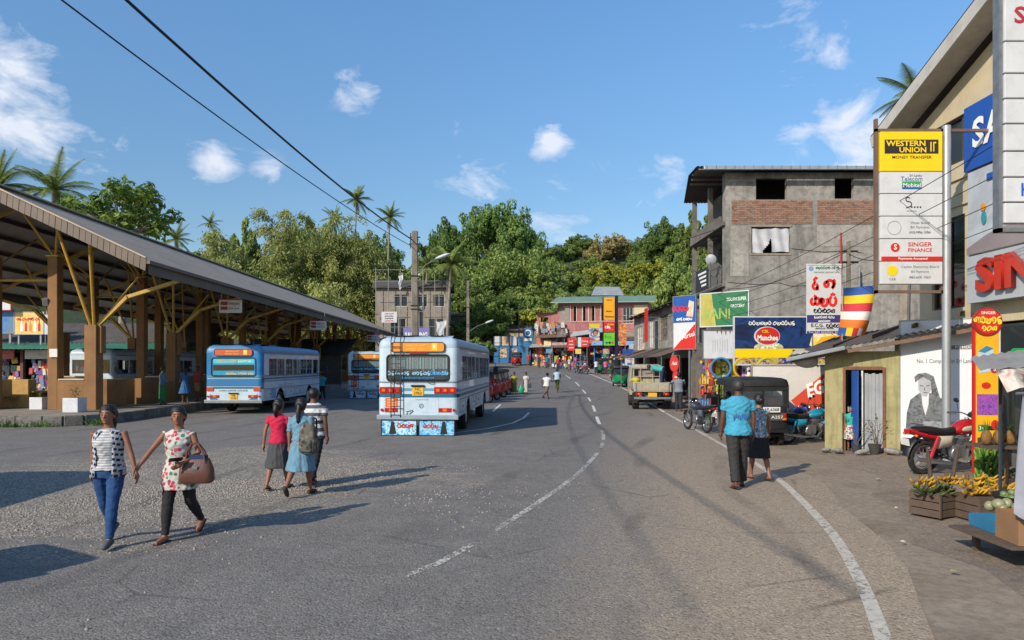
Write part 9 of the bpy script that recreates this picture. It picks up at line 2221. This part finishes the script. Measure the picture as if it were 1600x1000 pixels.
mb = MB(); mb.tube([(-1.2, -1.9, 1.81), (.3, -1.9, 1.81), (1.7, -1.9, 1.81)], .014, 6); mb.tube([(.1, -1.9, 0), (.1, -1.9, 1.81)], .018, 6); mb.tube([(.1, -1.9, 1.81), (.0, 0, 2.04)], .012, 6); mb.build('cloth_rail', STEEL, sf)
for i in range(4):
 pa = thing('pineapple', 'pineapple with spiky crown on the stall shelf', 'pineapple', (6.24 + i * .16, 8.98, 1.045), R(i * 40), 'pineapples on the stall shelf')
 mb = MB(); mb.ell((0, 0, .1), (.065, .065, .1), 14, 10); mb.build('fruit', M('#7a5a2a', .7, .4, 30, bump=.8, bscale=70), pa, smooth='all')
 mb = MB()
 for q in range(16):
  a = q * 2.4; t_ = q / 16; mb.add([(.02 * math.cos(a - .5), .02 * math.sin(a - .5), .19), (.02 * math.cos(a + .5), .02 * math.sin(a + .5), .19), (.1 * (1 - t_ * .7) * math.cos(a), .1 * (1 - t_ * .7) * math.sin(a), .25 + t_ * .12)], [(0, 1, 2)])
 mb.build('crown_leaves', LEAF_D, pa)
pile('dark green avocados heaped under the pineapple shelf', 'fruit', 'avocados', 6.95, 9.3, .55, .2, .05, 26, '#3f5230', 6, 1.2)
gsn = thing('green_shop_sign', 'small green rounded sign above the stall awning', 'sign', (7.75, 10.3, 2.2)); mb = MB(); mb.prism([(-.16 + .05 * math.cos(R(a)), .1 + .05 * math.sin(R(a))) for a in (180, 150, 120, 90)] + [(.5, .15), (.5, -.12), (-.21, -.12)], 'Y', -.02, .02); mb.build('panel', M('#1f9a4a', .45), gsn); txt(gsn, 'Dialog', .1, .05, .09, TXTW, y=-.026); mb = MB(); mb.tube([(.2, .04, -2.2), (.2, .04, 0)], .02, 6); mb.build('post', STEEL, gsn)
def pot(label, x, y, r_, seed):
 p = thing('plant_pot', label, 'plant pot', (x, y, .04)); mb = MB(); mb.lathe((0, 0, 0), [(.01, 0), (r_ * .7, 0), (r_, r_ * 1.5), (r_ * 1.08, r_ * 1.55), (r_ * .9, r_ * 1.55), (.01, r_ * 1.4)], 16); mb.build('pot', M('#3a3a38', .8, .2, 4, dirt=.3), p, smooth=True); rr = random.Random(seed); mb = MB()
 for i in range(6): a = rr.random() * 6.28; mb.tube([(0, 0, r_ * 1.4), (.15 * math.cos(a), .15 * math.sin(a), .45 + rr.random() * .3), (.35 * math.cos(a), .35 * math.sin(a), .6 + rr.random() * .3)], [.008, .006, .003], 5)
 mb.build('stems', M('#6d6244', .8), p); leafy(p, 30, .6, .3, seed, LEAF_D, .035, 'leaves', .3)
pot('dark pot with straggly stems before the grey door leaf', 8.42, 15.85, .14, 3); pot('small pot with thin twigs beside the blue door', 8.12, 16.1, .11, 9)
for i, (x, y, s) in enumerate(((8.75, 15.65, .17), (7.65, 16.0, .12), (7.45, 16.2, .1), (8.05, 15.7, .13))):
 mb = MB(); mb.ell((0, 0, s * .4), (s * 1.3, s, s * .5), 9, 6, (.1 * i, .2, i)); o = tag(mb.build('rubble_stone', CONC, None), ('concrete lump at the foot of the computer billboard', 'flat stone before the yellow shack corner', 'small stone left of the flat stone at the shack', 'stone before the plant pots')[i], 'stone'); o.location = (x, y, .04)
rl = random.Random(9)
for i in range(26):
 x = rl.uniform(3.2, 8.2); y = rl.uniform(5.5, 17)
 if x < curve_x(EDGE, y) + .3: continue
 s = rl.uniform(.02, .06); mb = MB(); mb.add([(-s, -s * .6, .004), (s, -s * .5, .012), (s * .8, s * .6, .005), (-s * .7, s * .5, .02)], [(0, 1, 2, 3)]); o = tag(mb.build('litter_scrap', M(('#b8b4a8', '#8a7a58', '#7a8a5a')[i % 3], .8), None), 'small scrap of litter lying on the dusty verge', 'litter', 'scraps of litter on the verge'); o.location = (x, y, .045); o.rotation_euler = (0, 0, rl.random() * 6)
bpy.data.scenes.remove(TMP)
